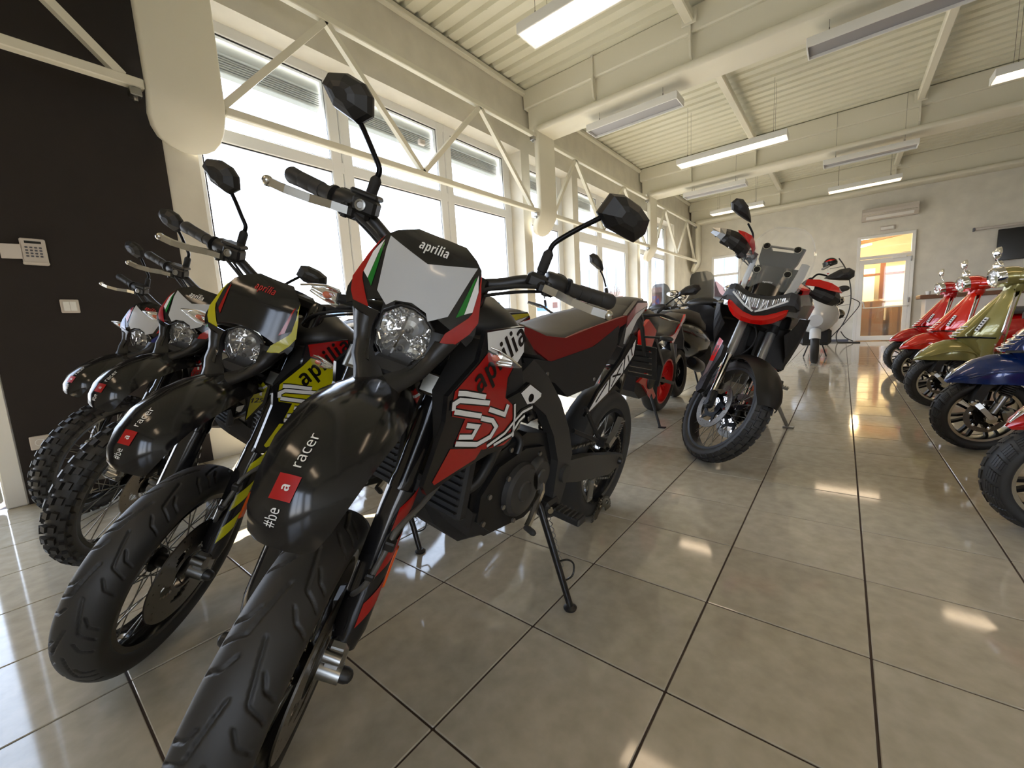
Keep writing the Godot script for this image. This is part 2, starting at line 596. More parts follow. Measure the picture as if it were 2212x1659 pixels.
func windows() -> void:
	# [z from, z to, mullion centres, sill height, door transom height or 0]
	var W := [[-4.83, -0.68, [-2.02, -3.48], 0.12, 0.0], [-6.34, -5.04, [], 0.12, 0.0], [-9.32, -6.54, [-7.83], 0.03, 2.5], [-12.1, -9.5, [-10.77], 0.12, 0.0]]
	var lab := ["wide three bay window nearest the dark wall", "narrow single window between the first two hanging beams", "double window with glazed door leaves in the middle bay", "two bay window nearest the back wall"]
	for i in W.size():
		var w: Array = W[i]
		var z0: float = w[0]
		var z1: float = w[1]
		var o := thing("window_%d" % (i + 1), "%s, white frames and raised outer blinds" % lab[i], "window", Transform3D(), "", "structure")
		var xs := -3.43
		var cuts := [z1]
		for m in w[2]: cuts.append(m)
		cuts.append(z0)
		P(o, "window_frame", "", "upvc", func(b: MB):
			b.box(Vector3(xs, (w[3] + 3.51) / 2, z1 - 0.05), Vector3(0.08, 3.51 - w[3], 0.10), 0.006)
			b.box(Vector3(xs, (w[3] + 3.51) / 2, z0 + 0.08), Vector3(0.08, 3.51 - w[3], 0.16), 0.006)
			for y in [w[3] + 0.05, 3.47]: b.box(Vector3(xs, y, (z0 + z1) / 2), Vector3(0.078, 0.1, z1 - z0), 0.006)
			b.box(Vector3(xs, 2.625, (z0 + z1) / 2), Vector3(0.084, 0.11, z1 - z0), 0.006)
			if w[4] > 0.0: b.box(Vector3(xs, w[4] + 0.03, (z0 + z1) / 2), Vector3(0.09, 0.09, z1 - z0 - 0.1), 0.006)
			for m in w[2]:
				for s in [-0.062, 0.062]: b.box(Vector3(xs, (w[3] + 3.51) / 2, m + s), Vector3(0.088, 3.51 - w[3], 0.118), 0.01))
		for c in cuts.size() - 1:
			var a: float = cuts[c] - (0.10 if c == 0 else 0.11)
			var e: float = cuts[c + 1] + (0.15 if c == cuts.size() - 2 else 0.11)
			P(o, "gasket", "", "black_satin", func(b: MB):
				for r in [[w[3] + 0.1, 2.57], [2.68, 3.42]]:
					for z in [a - 0.006, e + 0.006]: b.box(Vector3(xs + 0.022, (r[0] + r[1]) / 2, z), Vector3(0.01, r[1] - r[0], 0.012))
					for y in [r[0] + 0.004, r[1] - 0.004]: b.box(Vector3(xs + 0.022, y, (a + e) / 2), Vector3(0.01, 0.01, a - e)))
			for r in [[w[3] + 0.1, 2.57], [2.68, 3.42]]:
				P(o, "pane", "", "pane", func(b: MB): b.box(Vector3(xs, (r[0] + r[1]) / 2, (a + e) / 2), Vector3(0.012, r[1] - r[0] + 0.02, a - e + 0.02)))
			# raised outer blind: head box, bunched slats and bottom rail seen through the glass
			var bl := G(o, "blind")
			P(bl, "blind_box", "", "blind", func(b: MB): b.box(Vector3(-3.56, 3.40, (a + e) / 2), Vector3(0.12, 0.14, a - e + 0.04), 0.01))
			for k in 5:
				P(bl, "slat", "", "blind", func(b: MB): b.box(Vector3(-3.56, 3.315 - k * 0.02, (a + e) / 2), Vector3(0.085, 0.012, a - e + 0.02), 0.003))
			P(bl, "bottom_rail", "", "blind", func(b: MB): b.box(Vector3(-3.56, 3.205, (a + e) / 2), Vector3(0.09, 0.03, a - e + 0.02), 0.006))

func roof() -> void:
	var deck := P(self, "ceiling", "", "deck", func(b: MB):
		var top := []
		var z := 4.4
		while z > -13.95:
			top.append_array([Vector2(z, 4.36), Vector2(z - 0.125, 4.36), Vector2(z - 0.145, 4.405), Vector2(z - 0.185, 4.405)])
			z -= 0.205
		top.append_array([Vector2(z, 4.36), Vector2(z, 4.6), Vector2(4.4, 4.6)])
		b.prism(top, side_t(0.0), -3.46, 7.3))
	tag(deck, "cream corrugated steel roof deck with ribs across the hall", "ceiling", "", "structure")
	tag(P(self, "ceiling", "", "deck", func(b: MB):
		for s in range(-6, 15):
			for z in [-2.0, -3.4, -6.3, -7.9, -10.8, -12.2]: b.lathe([Vector2(0, -0.004), Vector2(0.011, -0.004), Vector2(0.011, 0.0), Vector2(0, 0.0)], Vector3(s * 0.5 + 0.1 * sin(s * 5.0 + z), 4.36, z), Vector3.UP, 6)), "small screw heads dotted over the roof deck", "ceiling", "", "structure")
	# portal beams with hanging legs
	var zs := [3.93, -0.59, -5.11, -9.65, -13.68]
	var names := ["white portal beam behind the viewer", "white portal beam whose rounded leg hangs before the dark wall", "white portal beam with hanging leg between first and second window", "white portal beam with hanging leg past the middle window", "white portal beam along the back wall"]
	for i in zs.size():
		var z: float = zs[i]
		var o := thing("ceiling_beam", names[i], "beam", Transform3D(Basis(), Vector3(0, 0, z)), "", "structure")
		P(o, "lower_flange", "lower_flange", "steel_paint", func(b: MB):
			var pr := []
			for k in 7: pr.append(Vector2(0.2 + 0.025 * sin(PI * k / 6.0), 3.745 - 0.045 * cos(PI * k / 6.0)))
			for k in 7: pr.append(Vector2(-0.2 - 0.025 * sin(PI * k / 6.0), 3.745 + 0.045 * cos(PI * k / 6.0)))
			var s := []
			for x in [-2.96, 7.0]:
				var l := []
				for q in pr: l.append(Vector3(x if x > 0 else x + (q.y - 3.70), q.y, q.x))
				s.append(l)
			b.loft(s))
		P(o, "web", "web", "steel_paint", func(b: MB): b.box(Vector3(1.95, 3.94, 0), Vector3(10.1, 0.32, 0.26), 0.01))
		P(o, "upper_web", "upper_web", "steel_paint", func(b: MB): b.box(Vector3(1.93, 4.225, 0), Vector3(10.15, 0.27, 0.36), 0.015))
		P(o, "hanging_leg", "hanging_leg", "steel_paint", func(b: MB):
			# flat rounded band, bent to the wall at its foot, with a rounded tongue end
			var s := []
			var st := [[0.0, 3.79, 1.0], [0.0, 3.70, 1.0], [0.0, 2.66, 1.0], [-0.004, 2.60, 1.0], [-0.02, 2.55, 1.0], [-0.075, 2.46, 0.98], [-0.11, 2.40, 0.90], [-0.14, 2.35, 0.74], [-0.158, 2.32, 0.52], [-0.17, 2.30, 0.2]]
			for a in st:
				var l := []
				var hw: float = 0.225 * a[2]
				var up := 0.0 if a[1] > 2.58 else 0.5
				for k in 7: l.append(Vector3(-2.915 + a[0] - 0.042 * cos(PI * k / 6.0), a[1] + up * 0.04 * cos(PI * k / 6.0), hw - 0.02 + 0.02 * sin(PI * k / 6.0)))
				for k in 7: l.append(Vector3(-2.915 + a[0] + 0.042 * cos(PI * k / 6.0), a[1] - up * 0.04 * cos(PI * k / 6.0), -hw + 0.02 - 0.02 * sin(PI * k / 6.0)))
				s.append(l)
			b.loft(s))
		P(o, "gusset", "gusset", "steel_paint", func(b: MB):
			for x in [-0.78, 1.56, -2.0]: 
				for s in [-1, 1]: b.prism(v2([0.13, 3.80, 0.13, 4.36, 0.20, 4.36, 0.215, 4.0, 0.19, 3.86]) if s > 0 else v2([-0.13, 3.80, -0.13, 4.36, -0.20, 4.36, -0.215, 4.0, -0.19, 3.86]), side_t(x), -0.012, 0.012))
	# tie bars between the beams
	for i in 4:
		for x in [-0.78, 1.56]:
			var a: float = zs[i] - 0.18
			var e: float = zs[i + 1] + 0.18
			tag(P(self, "tie_bar", "", "steel_paint", func(b: MB):
				b.box(Vector3(x, 4.22, (a + e) / 2), Vector3(0.10, 0.10, a - e), 0.012)
				for z in [a - 0.05, e + 0.05]: b.box(Vector3(x, 4.22, z), Vector3(0.16, 0.14, 0.02), 0.004)), "square white tie bar along the roof, %s row, %s bay" % ["window side" if x < 0 else "scooter side", ["nearest", "first full", "middle", "last"][i]], "tie bar", "", "structure")
	# zigzag trusses in front of the windows
	var T := [[3.6, -0.36, [2.66, 0.72], [1.7, -0.26]], [-0.82, -4.88, [-1.71, -3.69], [-0.80, -2.69, -4.74]], [-5.34, -9.42, [-6.06, -8.06], [-5.30, -7.06, -9.20]], [-9.88, -13.5, [-10.6, -12.5], [-9.84, -11.6, -13.3]]]
	var tl := ["before the dark wall", "before the wide nearest window", "before the middle windows", "before the window nearest the back wall"]
	for i in 4:
		var t: Array = T[i]
		var o := thing("window_truss", "white zigzag steel truss %s" % tl[i], "truss", Transform3D(), "", "structure")
		for y in [3.65, 2.60]:
			P(o, "chord", "", "steel_paint", func(b: MB): b.box(Vector3(-2.93, y, (t[0] + t[1]) / 2), Vector3(0.06, 0.06, t[0] - t[1]), 0.006))
		var nd := []
		for z in t[2]: nd.append(Vector2(z, 3.63))
		for z in t[3]: nd.append(Vector2(z, 2.62))
		nd.sort_custom(func(a, c): return a.x > c.x)
		for k in nd.size() - 1:
			var a: Vector2 = nd[k]
			var c: Vector2 = nd[k + 1]
			P(o, "diagonal", "", "steel_paint", func(b: MB): b.bar([Vector3(-2.93, a.y, a.x), Vector3(-2.93, c.y, c.x)], Vector2(0.05, 0.05), Vector3.RIGHT))
		P(o, "end_plate", "", "alu", func(b: MB):
			for y in [3.60, 2.54]: b.box(Vector3(-2.93, y, t[1] + 0.05), Vector3(0.07, 0.05, 0.06), 0.004)
			for y in [3.60, 2.54]: b.lathe([Vector2(0, 0), Vector2(0.012, 0), Vector2(0.012, 0.05), Vector2(0, 0.05)], Vector3(-2.93, y - 0.05, t[1] + 0.05), Vector3.UP, 8))

func lamps() -> void:
	var L := [[-1.69, -0.09, -2.97, 1, "nearest glowing lamp by the window truss"], [-2.16, -0.95, -5.15, 0, "unlit lamp under the second beam on the window side"], [0.31, 1.52, -5.13, 0, "unlit lamp under the second beam on the scooter side"],
		[-1.65, -0.05, -7.42, 1, "glowing lamp in the middle bay above the windscreen"], [2.0, 3.6, -7.44, 1, "glowing lamp in the middle bay on the scooter side"], [-2.15, -0.94, -9.55, 0, "unlit lamp under the third beam on the window side"], [0.31, 1.58, -9.56, 0, "unlit lamp under the third beam on the scooter side"],
		[-2.11, -0.91, -11.75, 1, "glowing lamp before the back wall on the window side"], [0.33, 1.56, -11.83, 1, "glowing lamp before the back wall near the door"], [2.0, 3.6, -2.97, 1, "glowing lamp over the near scooters"], [-1.69, -0.09, 1.7, 1, "glowing lamp behind the viewer on the window side"], [2.0, 3.6, 1.7, 1, "glowing lamp behind the viewer on the scooter side"]]
	for a in L:
		var ln: float = a[1] - a[0]
		var on: bool = a[3] == 1
		var o := thing("ceiling_lamp", "long white hanging %s" % a[4], "lamp", Transform3D(Basis(), Vector3((a[0] + a[1]) / 2, 3.5, a[2])))
		P(o, "housing", "housing%.2f" % ln, "upvc", func(b: MB):
			b.box(Vector3(0, 0.075, 0), Vector3(ln, 0.03, 0.29), 0.004)
			for s in [-1, 1]:
				b.box(Vector3(0, 0.035, s * 0.138), Vector3(ln, 0.07, 0.014), 0.003)
				b.box(Vector3(s * (ln / 2 - 0.007), 0.035, 0), Vector3(0.014, 0.07, 0.27), 0.003))
		P(o, "diffuser", "diffuser%.2f" % ln, "lamp_on" if on else "lamp_off", func(b: MB): b.box(Vector3(0, 0.035, 0), Vector3(ln - 0.03, 0.012, 0.262)))
		if on:
			for s in [-1, 1]:
				P(o, "tube", "ltube%.2f" % ln, "tube_on", func(b: MB): b.box(Vector3(0, 0.027, 0), Vector3(ln - 0.06, 0.008, 0.05)), Transform3D(Basis(), Vector3(0, 0, s * 0.06)))
			var al := AreaLight3D.new()
			al.name = "lamp_light"
			al.area_size = Vector2(ln - 0.04, 0.25)
			al.light_color = Color(1.0, 0.87, 0.72)
			al.light_energy = 0.3
			al.shadow_enabled = true
			al.transform = Transform3D(Basis(Vector3.RIGHT, -PI / 2), Vector3(0, 0.008, 0))
			o.add_child(al)
		for s in [-1, 1]:
			P(o, "cable", "lcable", "steel", func(b: MB):
				for q in [-0.1, 0.1]: b.tube([Vector3(0, 0.09, q), Vector3(0, 0.86, q)], 0.0022, 5)
				b.lathe([Vector2(0, 0), Vector2(0.006, 0), Vector2(0.006, 0.04), Vector2(0, 0.04)], Vector3(0, 0.09, 0.1), Vector3.UP, 6), Transform3D(Basis(), Vector3(s * (ln / 2 - 0.18), 0, 0)))

func outside() -> void:
	tag(P(self, "outside_ground", "", "asphalt", func(b: MB): b.box(Vector3(-33.5, -0.1, -12), Vector3(60, 0.16, 70))), "pale paved yard outside the windows", "ground", "", "structure")
	var fn := thing("fence", "blue grey panel fence outside the first window", "fence", Transform3D(Basis(), Vector3(-12, 0, -11)))
	for k in 9:
		P(fn, "fence_panel", "fpanel", "fence", func(b: MB): b.box(Vector3(0, 0.9, 0), Vector3(0.05, 1.7, 1.1), 0.01), Transform3D(Basis(), Vector3(0, 0, 5 - k * 1.16)))
		P(fn, "post", "fpost", "fence", func(b: MB): b.box(Vector3(0, 1.05, 0), Vector3(0.08, 2.1, 0.08), 0.01), Transform3D(Basis(), Vector3(0, 0, 5.58 - k * 1.16)))
	var ks := thing("kiosk", "pale kiosk with a small blue sign outside the window", "kiosk", Transform3D(Basis(), Vector3(-12, 0, -17)))
	P(ks, "body", "", "building", func(b: MB): b.box(Vector3(0, 1.1, 0), Vector3(1.6, 2.2, 2.2), 0.03))
	P(ks, "sign", "", "sign_cyan", func(b: MB): b.box(Vector3(0.82, 1.75, -0.1), Vector3(0.03, 0.26, 0.9), 0.01))
	var bd := thing("building", "low pale building with dark red roof edge across the yard", "building", Transform3D(Basis(), Vector3(-15, 0, -34)))
	P(bd, "wall", "", "building", func(b: MB): b.box(Vector3(0, 1.25, 0), Vector3(16, 2.5, 8)))
	P(bd, "roof", "", "roof_red", func(b: MB): b.prism(v2([4.3, 2.3, 4.3, 2.75, 0, 3.4, -4.3, 2.75, -4.3, 2.3]), side_t(0), -8.2, 8.2))
	for k in 6:
		P(bd, "window", "bwin", "fence", func(b: MB): b.box(Vector3(0, 1.4, 4.01), Vector3(1.2, 1.1, 0.05), 0.01), Transform3D(Basis(), Vector3(-6.5 + k * 2.5, 0, 0)))
	var hl := thing("hall", "tall pale metal hall seen through the farthest window", "building", Transform3D(Basis(), Vector3(-14.5, 0, -46)))
	P(hl, "wall", "", "building", func(b: MB): b.prism(v2([-9, 0, 9, 0, 9, 6.5, 0, 8.0, -9, 6.5]), Transform3D(Basis(), Vector3.ZERO), -6, 6))
	P(hl, "panel_ribs", "", "fence", func(b: MB):
		for k in 17: b.box(Vector3(-8 + k, 3.2, 6.02), Vector3(0.06, 6.4, 0.05)))
	var tr := thing("tree", "small bare leafless tree across the yard", "tree", Transform3D(Basis(), Vector3(-12.3, 0, -28)))
	P(tr, "trunk", "", "bark", func(b: MB): b.curve([Vector3(0, -0.02, 0), Vector3(0.05, 1.4, 0.03), Vector3(-0.04, 2.4, 0)], 0.09, 7))
	P(tr, "branches", "", "bark", func(b: MB):
		var r := RandomNumberGenerator.new()
		r.seed = 9
		for k in 34:
			var y := 1.3 + 1.1 * r.randf()
			var a := r.randf() * TAU
			var d := Vector3(cos(a), 1.2 + r.randf(), sin(a)).normalized()
			var p := Vector3(0, y, 0)
			var q := p + d * (0.7 + 0.7 * r.randf())
			b.tube([p, p.lerp(q, 0.5) + Vector3(0.05, 0, 0.05), q], [0.035, 0.022, 0.008], 5)
			for j in 4:
				var s := p.lerp(q, 0.45 + 0.15 * j)
				b.tube([s, s + (d + Vector3(r.randf() - 0.5, 0.3, r.randf() - 0.5) * 1.6).normalized() * 0.5], [0.014, 0.004], 4))
	var sg := thing("road_sign", "round red and blue no stopping sign outside the far window", "road sign", Transform3D(Basis(Vector3.UP, 0.5), Vector3(-6.6, 0, -20.1)))
	P(sg, "pole", "", "steel", func(b: MB): b.tube([Vector3(0, -0.02, -0.03), Vector3(0, 2.05, -0.03)], 0.03, 8))
	P(sg, "rim", "", "red", func(b: MB): b.lathe([Vector2(0, 0), Vector2(0.32, 0), Vector2(0.32, 0.02), Vector2(0, 0.02)], Vector3(0, 1.75, 0), Vector3.BACK, 28))
	P(sg, "face", "", "sign_blue", func(b: MB): b.lathe([Vector2(0, 0.02), Vector2(0.26, 0.02), Vector2(0.26, 0.026), Vector2(0, 0.026)], Vector3(0, 1.75, 0), Vector3.BACK, 28))
	P(sg, "slash", "", "red", func(b: MB):
		for a in [PI / 4, -PI / 4]: b.box(Vector3(0, 1.75, 0.03), Vector3(0.54, 0.06, 0.008), 0.0, Basis(Vector3.BACK, a)))

func back_wall() -> void:
	var Z := -13.9
	var H := 4.36
	var bw := P(self, "wall_back", "", "backwall", func(b: MB):
		b.box(Vector3(-0.9, H / 2, Z - 0.1), Vector3(3.66 + 0.0, H, 0.2)) if false else b.box(Vector3(-0.42, H / 2, Z - 0.1), Vector3(2.7, H, 0.2))
		b.box(Vector3(-2.87, H / 2, Z - 0.1), Vector3(0.6, H, 0.2))
		b.box(Vector3(-2.17, 0.65, Z - 0.1), Vector3(0.8, 1.3, 0.2))
		b.box(Vector3(-2.17, (2.7 + H) / 2, Z - 0.1), Vector3(0.8, H - 2.7, 0.2))
		b.box(Vector3(1.48, (2.68 + H) / 2, Z - 0.1), Vector3(1.1, H - 2.68, 0.2))
		b.box(Vector3(4.66, H / 2, Z - 0.1), Vector3(5.26, H, 0.2)))
	tag(bw, "cream back wall with glazed door and air conditioner", "wall", "", "structure")
	var w := thing("window_5", "small white framed inner window in the back wall", "window", Transform3D(), "", "structure")
	P(w, "window_frame", "", "upvc", func(b: MB):
		for x in [-2.54, -1.80]: b.box(Vector3(x, 2.0, Z + 0.0), Vector3(0.07, 1.4, 0.06), 0.005)
		for y in [1.33, 2.12, 2.66]: b.box(Vector3(-2.17, y, Z + 0.0), Vector3(0.72, 0.07, 0.06), 0.005))
	for y in [[1.36, 2.09], [2.15, 2.63]]:
		P(w, "pane", "", "pane", func(b: MB): b.box(Vector3(-2.17, (y[0] + y[1]) / 2, Z), Vector3(0.68, y[1] - y[0], 0.01)))
	var d := thing("door_2", "white framed glass door with push bar in the back wall", "door", Transform3D(), "", "structure")
	P(d, "door_frame", "", "upvc", func(b: MB):
		for x in [0.965, 1.995]: b.box(Vector3(x, 1.34, Z + 0.01), Vector3(0.07, 2.68, 0.1), 0.006)
		for y in [2.135, 2.645]: b.box(Vector3(1.48, y, Z + 0.01), Vector3(0.98, 0.07, 0.1), 0.006))
	P(d, "door_leaf", "", "upvc", func(b: MB):
		for x in [1.045, 1.915]: b.box(Vector3(x, 1.05, Z + 0.03), Vector3(0.09, 2.08, 0.06), 0.006)
		for y in [0.075, 2.03]: b.box(Vector3(1.48, y, Z + 0.03), Vector3(0.8, 0.12, 0.06), 0.006))
	P(d, "pane", "", "pane", func(b: MB): b.box(Vector3(1.48, 1.05, Z + 0.03), Vector3(0.8, 1.86, 0.01)))
	P(d, "pane", "", "pane", func(b: MB): b.box(Vector3(1.48, 2.39, Z + 0.01), Vector3(0.96, 0.46, 0.01)))
	P(d, "push_bar", "", "upvc", func(b: MB): b.curve([Vector3(1.02, 1.02, Z + 0.07), Vector3(1.1, 1.02, Z + 0.13), Vector3(1.13, 0.9, Z + 0.14), Vector3(1.18, 0.86, Z + 0.14), Vector3(1.9, 0.87, Z + 0.14), Vector3(1.94, 0.87, Z + 0.06)], 0.016, 8))
	P(d, "door_closer", "", "upvc", func(b: MB):
		b.box(Vector3(1.75, 2.08, Z + 0.09), Vector3(0.26, 0.06, 0.06), 0.008)
		b.bar([Vector3(1.7, 2.12, Z + 0.1), Vector3(1.82, 2.18, Z + 0.13), Vector3(1.98, 2.17, Z + 0.1)], Vector2(0.02, 0.012)))
	for y in [0.95, 1.95]: P(d, "hinge", "", "alu", func(b: MB): b.lathe([Vector2(0, 0), Vector2(0.016, 0), Vector2(0.016, 0.12), Vector2(0, 0.12)], Vector3(1.965, y, Z + 0.08), Vector3.UP, 8))
	# storeroom behind the door
	var rm := P(self, "wall_store", "", "wall", func(b: MB):
		b.box(Vector3(1.5, 1.6, -18.0), Vector3(5.4, 3.2, 0.2))
		b.box(Vector3(-1.2, 1.6, -16.05), Vector3(0.2, 3.2, 3.7))
		b.box(Vector3(4.2, 1.6, -16.05), Vector3(0.2, 3.2, 3.7))
		b.box(Vector3(1.5, 3.3, -16.0), Vector3(5.6, 0.2, 4.0)))
	tag(rm, "yellowish storeroom walls seen through the glass door", "wall", "", "structure")
	tag(P(self, "floor", "", "grout", func(b: MB): b.box(Vector3(1.5, -0.1, -16.05), Vector3(5.6, 0.18, 4.0))), "storeroom floor behind the glass door", "floor", "", "structure")
	tag(P(self, "beam_store", "", "wood", func(b: MB): b.bar([Vector3(-1, 2.75, -17.6), Vector3(4, 3.1, -15.2)], Vector2(0.12, 0.16))), "slanting timber beam inside the storeroom", "beam", "", "structure")
	for c in [[1.28, 0.2, 0.56, 1.05, "tallest carton behind the left of the glass door"], [1.85, 0.2, 0.34, 0.9, "narrow carton behind the right of the glass door"], [1.50, 1.25, 0.4, 0.5, "dark low carton between the two behind the glass door"]]:
		var k: int = 0
		var o := thing("carton", "brown %s" % c[4], "carton", Transform3D(Basis(Vector3.UP, 0.1 * c[0]), Vector3(c[0], -0.01, -15.0 - c[1] * 0.6)))
		P(o, "box", "", "carton", func(b: MB): b.box(Vector3(0, c[3] / 2, 0), Vector3(c[2], c[3], 0.5), 0.012))
		P(o, "flap", "", "brown_frame", func(b: MB): b.box(Vector3(0, c[3] / 2, 0.253), Vector3(0.05, c[3] - 0.03, 0.004)))
		P(o, "film", "", "lens", func(b: MB): b.box(Vector3(0, c[3] / 2 + 0.02, 0), Vector3(c[2] + 0.05, c[3] + 0.06, 0.56), 0.05))
	var pf := thing("partition", "white panels in a brown timber frame behind the glass door", "partition", Transform3D(Basis(), Vector3(1.5, -0.01, -16.6)))
	for x in [-0.62, 0.62]: P(pf, "panel", "", "white_print", func(b: MB): b.box(Vector3(x, 1.55, 0), Vector3(1.1, 1.0, 0.03), 0.004))
	for x in [-0.62, 0.62]: P(pf, "panel", "", "white_print", func(b: MB): b.box(Vector3(x, 0.55, 0), Vector3(1.1, 0.9, 0.03), 0.004))
	P(pf, "frame", "", "brown_frame", func(b: MB):
		b.box(Vector3(0.1, 1.1, 0.02), Vector3(0.12, 2.2, 0.06), 0.004)
		b.box(Vector3(0, 1.86, 0.02), Vector3(2.3, 0.06, 0.05), 0.004)
		for x in [-1.17, 1.17]: b.box(Vector3(x, 1.1, 0), Vector3(0.08, 2.2, 0.06), 0.004))
	var sl := thing("storeroom_lamp", "glowing tube lamp on the storeroom ceiling behind the door", "lamp", Transform3D(Basis(Vector3.UP, 0.5), Vector3(1.0, 2.62, -15.6)))
	P(sl, "tube", "", "tube_on", func(b: MB): b.box(Vector3(0, 0, 0), Vector3(0.07, 0.05, 1.0), 0.01))
	P(sl, "bracket", "", "upvc", func(b: MB): b.box(Vector3(0, 0.3, 0), Vector3(0.05, 0.54, 0.05)))
	var ol := OmniLight3D.new()
	ol.name = "store_light"
	ol.light_color = Color(1.0, 0.86, 0.62)
	ol.light_energy = 5.0
	ol.omni_range = 8.0
	ol.omni_attenuation = 2.0
	ol.light_size = 0.2
	ol.shadow_enabled = true
	ol.position = Vector3(0, -0.12, 0)
	sl.add_child(ol)
	# on the wall
	var ac := thing("air_conditioner", "white wall air conditioner above the glass door", "air conditioner", Transform3D(Basis(), Vector3(1.51, 3.04, Z)))
	P(ac, "body", "", "plastic_white", func(b: MB): b.prism(v2([0.0, 0.0, 0.13, 0.0, 0.20, 0.07, 0.205, 0.2, 0.18, 0.28, 0.0, 0.29]), side_t(0), -0.52, 0.52))
	P(ac, "flap", "", "upvc", func(b: MB): b.box(Vector3(0, 0.055, 0.19), Vector3(0.88, 0.006, 0.09), 0.0, Basis(Vector3.RIGHT, -0.7)))
	P(ac, "trim_line", "", "chrome", func(b: MB): b.box(Vector3(0, 0.13, 0.205), Vector3(1.0, 0.008, 0.006)))
	var ex := thing("emergency_light", "small white emergency light between door and air conditioner", "emergency light", Transform3D(Basis(), Vector3(1.5, 2.82, Z)))
	P(ex, "base", "", "plastic_white", func(b: MB): b.box(Vector3(0, 0, 0.02), Vector3(0.30, 0.11, 0.04), 0.015))
	P(ex, "cover", "", "upvc", func(b: MB): b.box(Vector3(0, 0, 0.05), Vector3(0.25, 0.075, 0.04), 0.015))
	var tv := thing("television", "black television on the back wall above the scooters", "television", Transform3D(Basis(), Vector3(4.0, 2.09, Z)))
	P(tv, "screen", "", "tv", func(b: MB): b.box(Vector3(0, 0, 0.07), Vector3(1.3, 0.68, 0.04), 0.008))
	P(tv, "wall_mount", "", "dark_metal", func(b: MB): b.box(Vector3(0, 0, 0.025), Vector3(0.4, 0.3, 0.05)))
	var rl := thing("screen_case", "slim white projection screen case above the television", "screen case", Transform3D(Basis(), Vector3(4.2, 2.50, Z)))
	P(rl, "tube", "", "plastic_white", func(b: MB): b.tube([Vector3(-1.2, 0, 0.07), Vector3(1.2, 0, 0.07)], 0.03, 12))
	P(rl, "bracket", "", "plastic_grey", func(b: MB):
		for x in [-1.22, 1.22]: b.box(Vector3(x, 0, 0.04), Vector3(0.03, 0.08, 0.08), 0.004))
	var ct := thing("counter", "white reception counter with a brown wooden top", "counter", Transform3D(Basis(), Vector3(3.6, 0, -13.0)))
	P(ct, "body", "", "plastic_white", func(b: MB): b.box(Vector3(0, 0.5, 0), Vector3(2.9, 1.0, 0.6), 0.01))
	P(ct, "top", "", "wood", func(b: MB): b.box(Vector3(0, 1.04, 0), Vector3(3.1, 0.09, 0.7), 0.01))
	for a in [[2.2, 0.05, "tiny white cup at the end of the counter"], [2.42, 0.045, "tiny white cup further along the counter"], [2.6, 0.06, "small white dish on the counter by the scooters"]]:
		var cu := thing("cup", a[2], "cup", Transform3D(Basis(), Vector3(a[0], 1.085, -12.85)))
		P(cu, "cup", "", "white_print", func(b: MB): b.lathe([Vector2(0, 0), Vector2(a[1] * 0.7, 0), Vector2(a[1], 0.08), Vector2(a[1] * 0.85, 0.08), Vector2(0.0, 0.02)], Vector3.ZERO, Vector3.UP, 14))

# --- wheels ---------------------------------------------------------------
# o: R tyre radius, hw tyre half width, rr rim radius, style "road" / "knob" / "block" / "plain", spokes or cast
func tyre_pt(o: Dictionary, a: float, th: float, dep := 0.0) -> Vector3:
	var rc: float = o.rr + 0.42 * (o.R - o.rr)
	var x: float
	var r: float
	if absf(a) <= PI / 2:
		x = o.hw * sin(a)
		r = rc + (o.R - rc) * pow(cos(a), o.get("sq", 0.85))
	else:
		var k: float = (absf(a) - PI / 2) / 0.5
		x = signf(a) * o.hw * (1.0 - 0.22 * k * k)
		r = rc - (rc - o.rr) * k
	r -= dep * maxf(0.0, cos(a))
	x -= dep * sin(a)
	return Vector3(x, r * cos(th), r * sin(th))

func groove(u: float, v: float) -> float:   # u along the pitch 0..1, v across -1..1; depth 0..1
	var d := 9.0
	var s := 1.0 if v >= 0.0 else -1.0
	var q := Vector2(fposmod(u + (0.0 if s > 0 else 0.5), 1.0) * 0.155, absf(v) * 0.068)
	for sh in [-0.155, 0.0, 0.155]:
		var p := q + Vector2(sh, 0)
		for l in [[Vector2(0.0, 0.004), Vector2(0.080, 0.024)], [Vector2(0.080, 0.024), Vector2(0.098, 0.060)], [Vector2(0.040, 0.026), Vector2(0.060, 0.038)], [Vector2(0.060, 0.038), Vector2(0.068, 0.060)], [Vector2(0.108, 0.020), Vector2(0.128, 0.034)], [Vector2(0.128, 0.034), Vector2(0.138, 0.062)]]:
			d = minf(d, p.distance_to(Geometry2D.get_closest_point_to_segment(p, l[0], l[1])))
	return clampf((0.0034 - d) / 0.0014, 0.0, 1.0)

func tyre(b: MB, o: Dictionary) -> void:
	var st: String = o.style
	var nt: int = 640 if st == "road" else 96
	var na: int = 76 if st == "road" else 20
	var lim := PI / 2 + 0.5
	var all := PackedVector3Array()
	for sd in [1.0, -1.0]:
		var g := []
		for i in nt:
			var l := []
			var th := TAU * i / nt
			for j in na / 2 + 1:
				var a: float = sd * lerpf(0.0, lim, 2.0 * j / na)
				var dep := 0.0
				if st == "road" and absf(a) < 1.25: dep = 0.0048 * groove(fposmod(12.0 * i / nt, 1.0), a / 1.25 if a != 0.0 else 0.001 * sd)
				l.append(tyre_pt(o, a, th, dep))
			l.append(tyre_pt(o, sd * lim, th) * Vector3(0.75, 1, 1))
			l.append(tyre_pt(o, lim, th) * Vector3(0, 1, 1))
			g.append(l)
		var t := b.grid(g, true, false)
		if sd < 0.0:
			for i in range(0, t.size(), 3):
				var w := t[i + 1]
				t[i + 1] = t[i + 2]
				t[i + 2] = w
		all.append_array(t)
	b.emit(all)

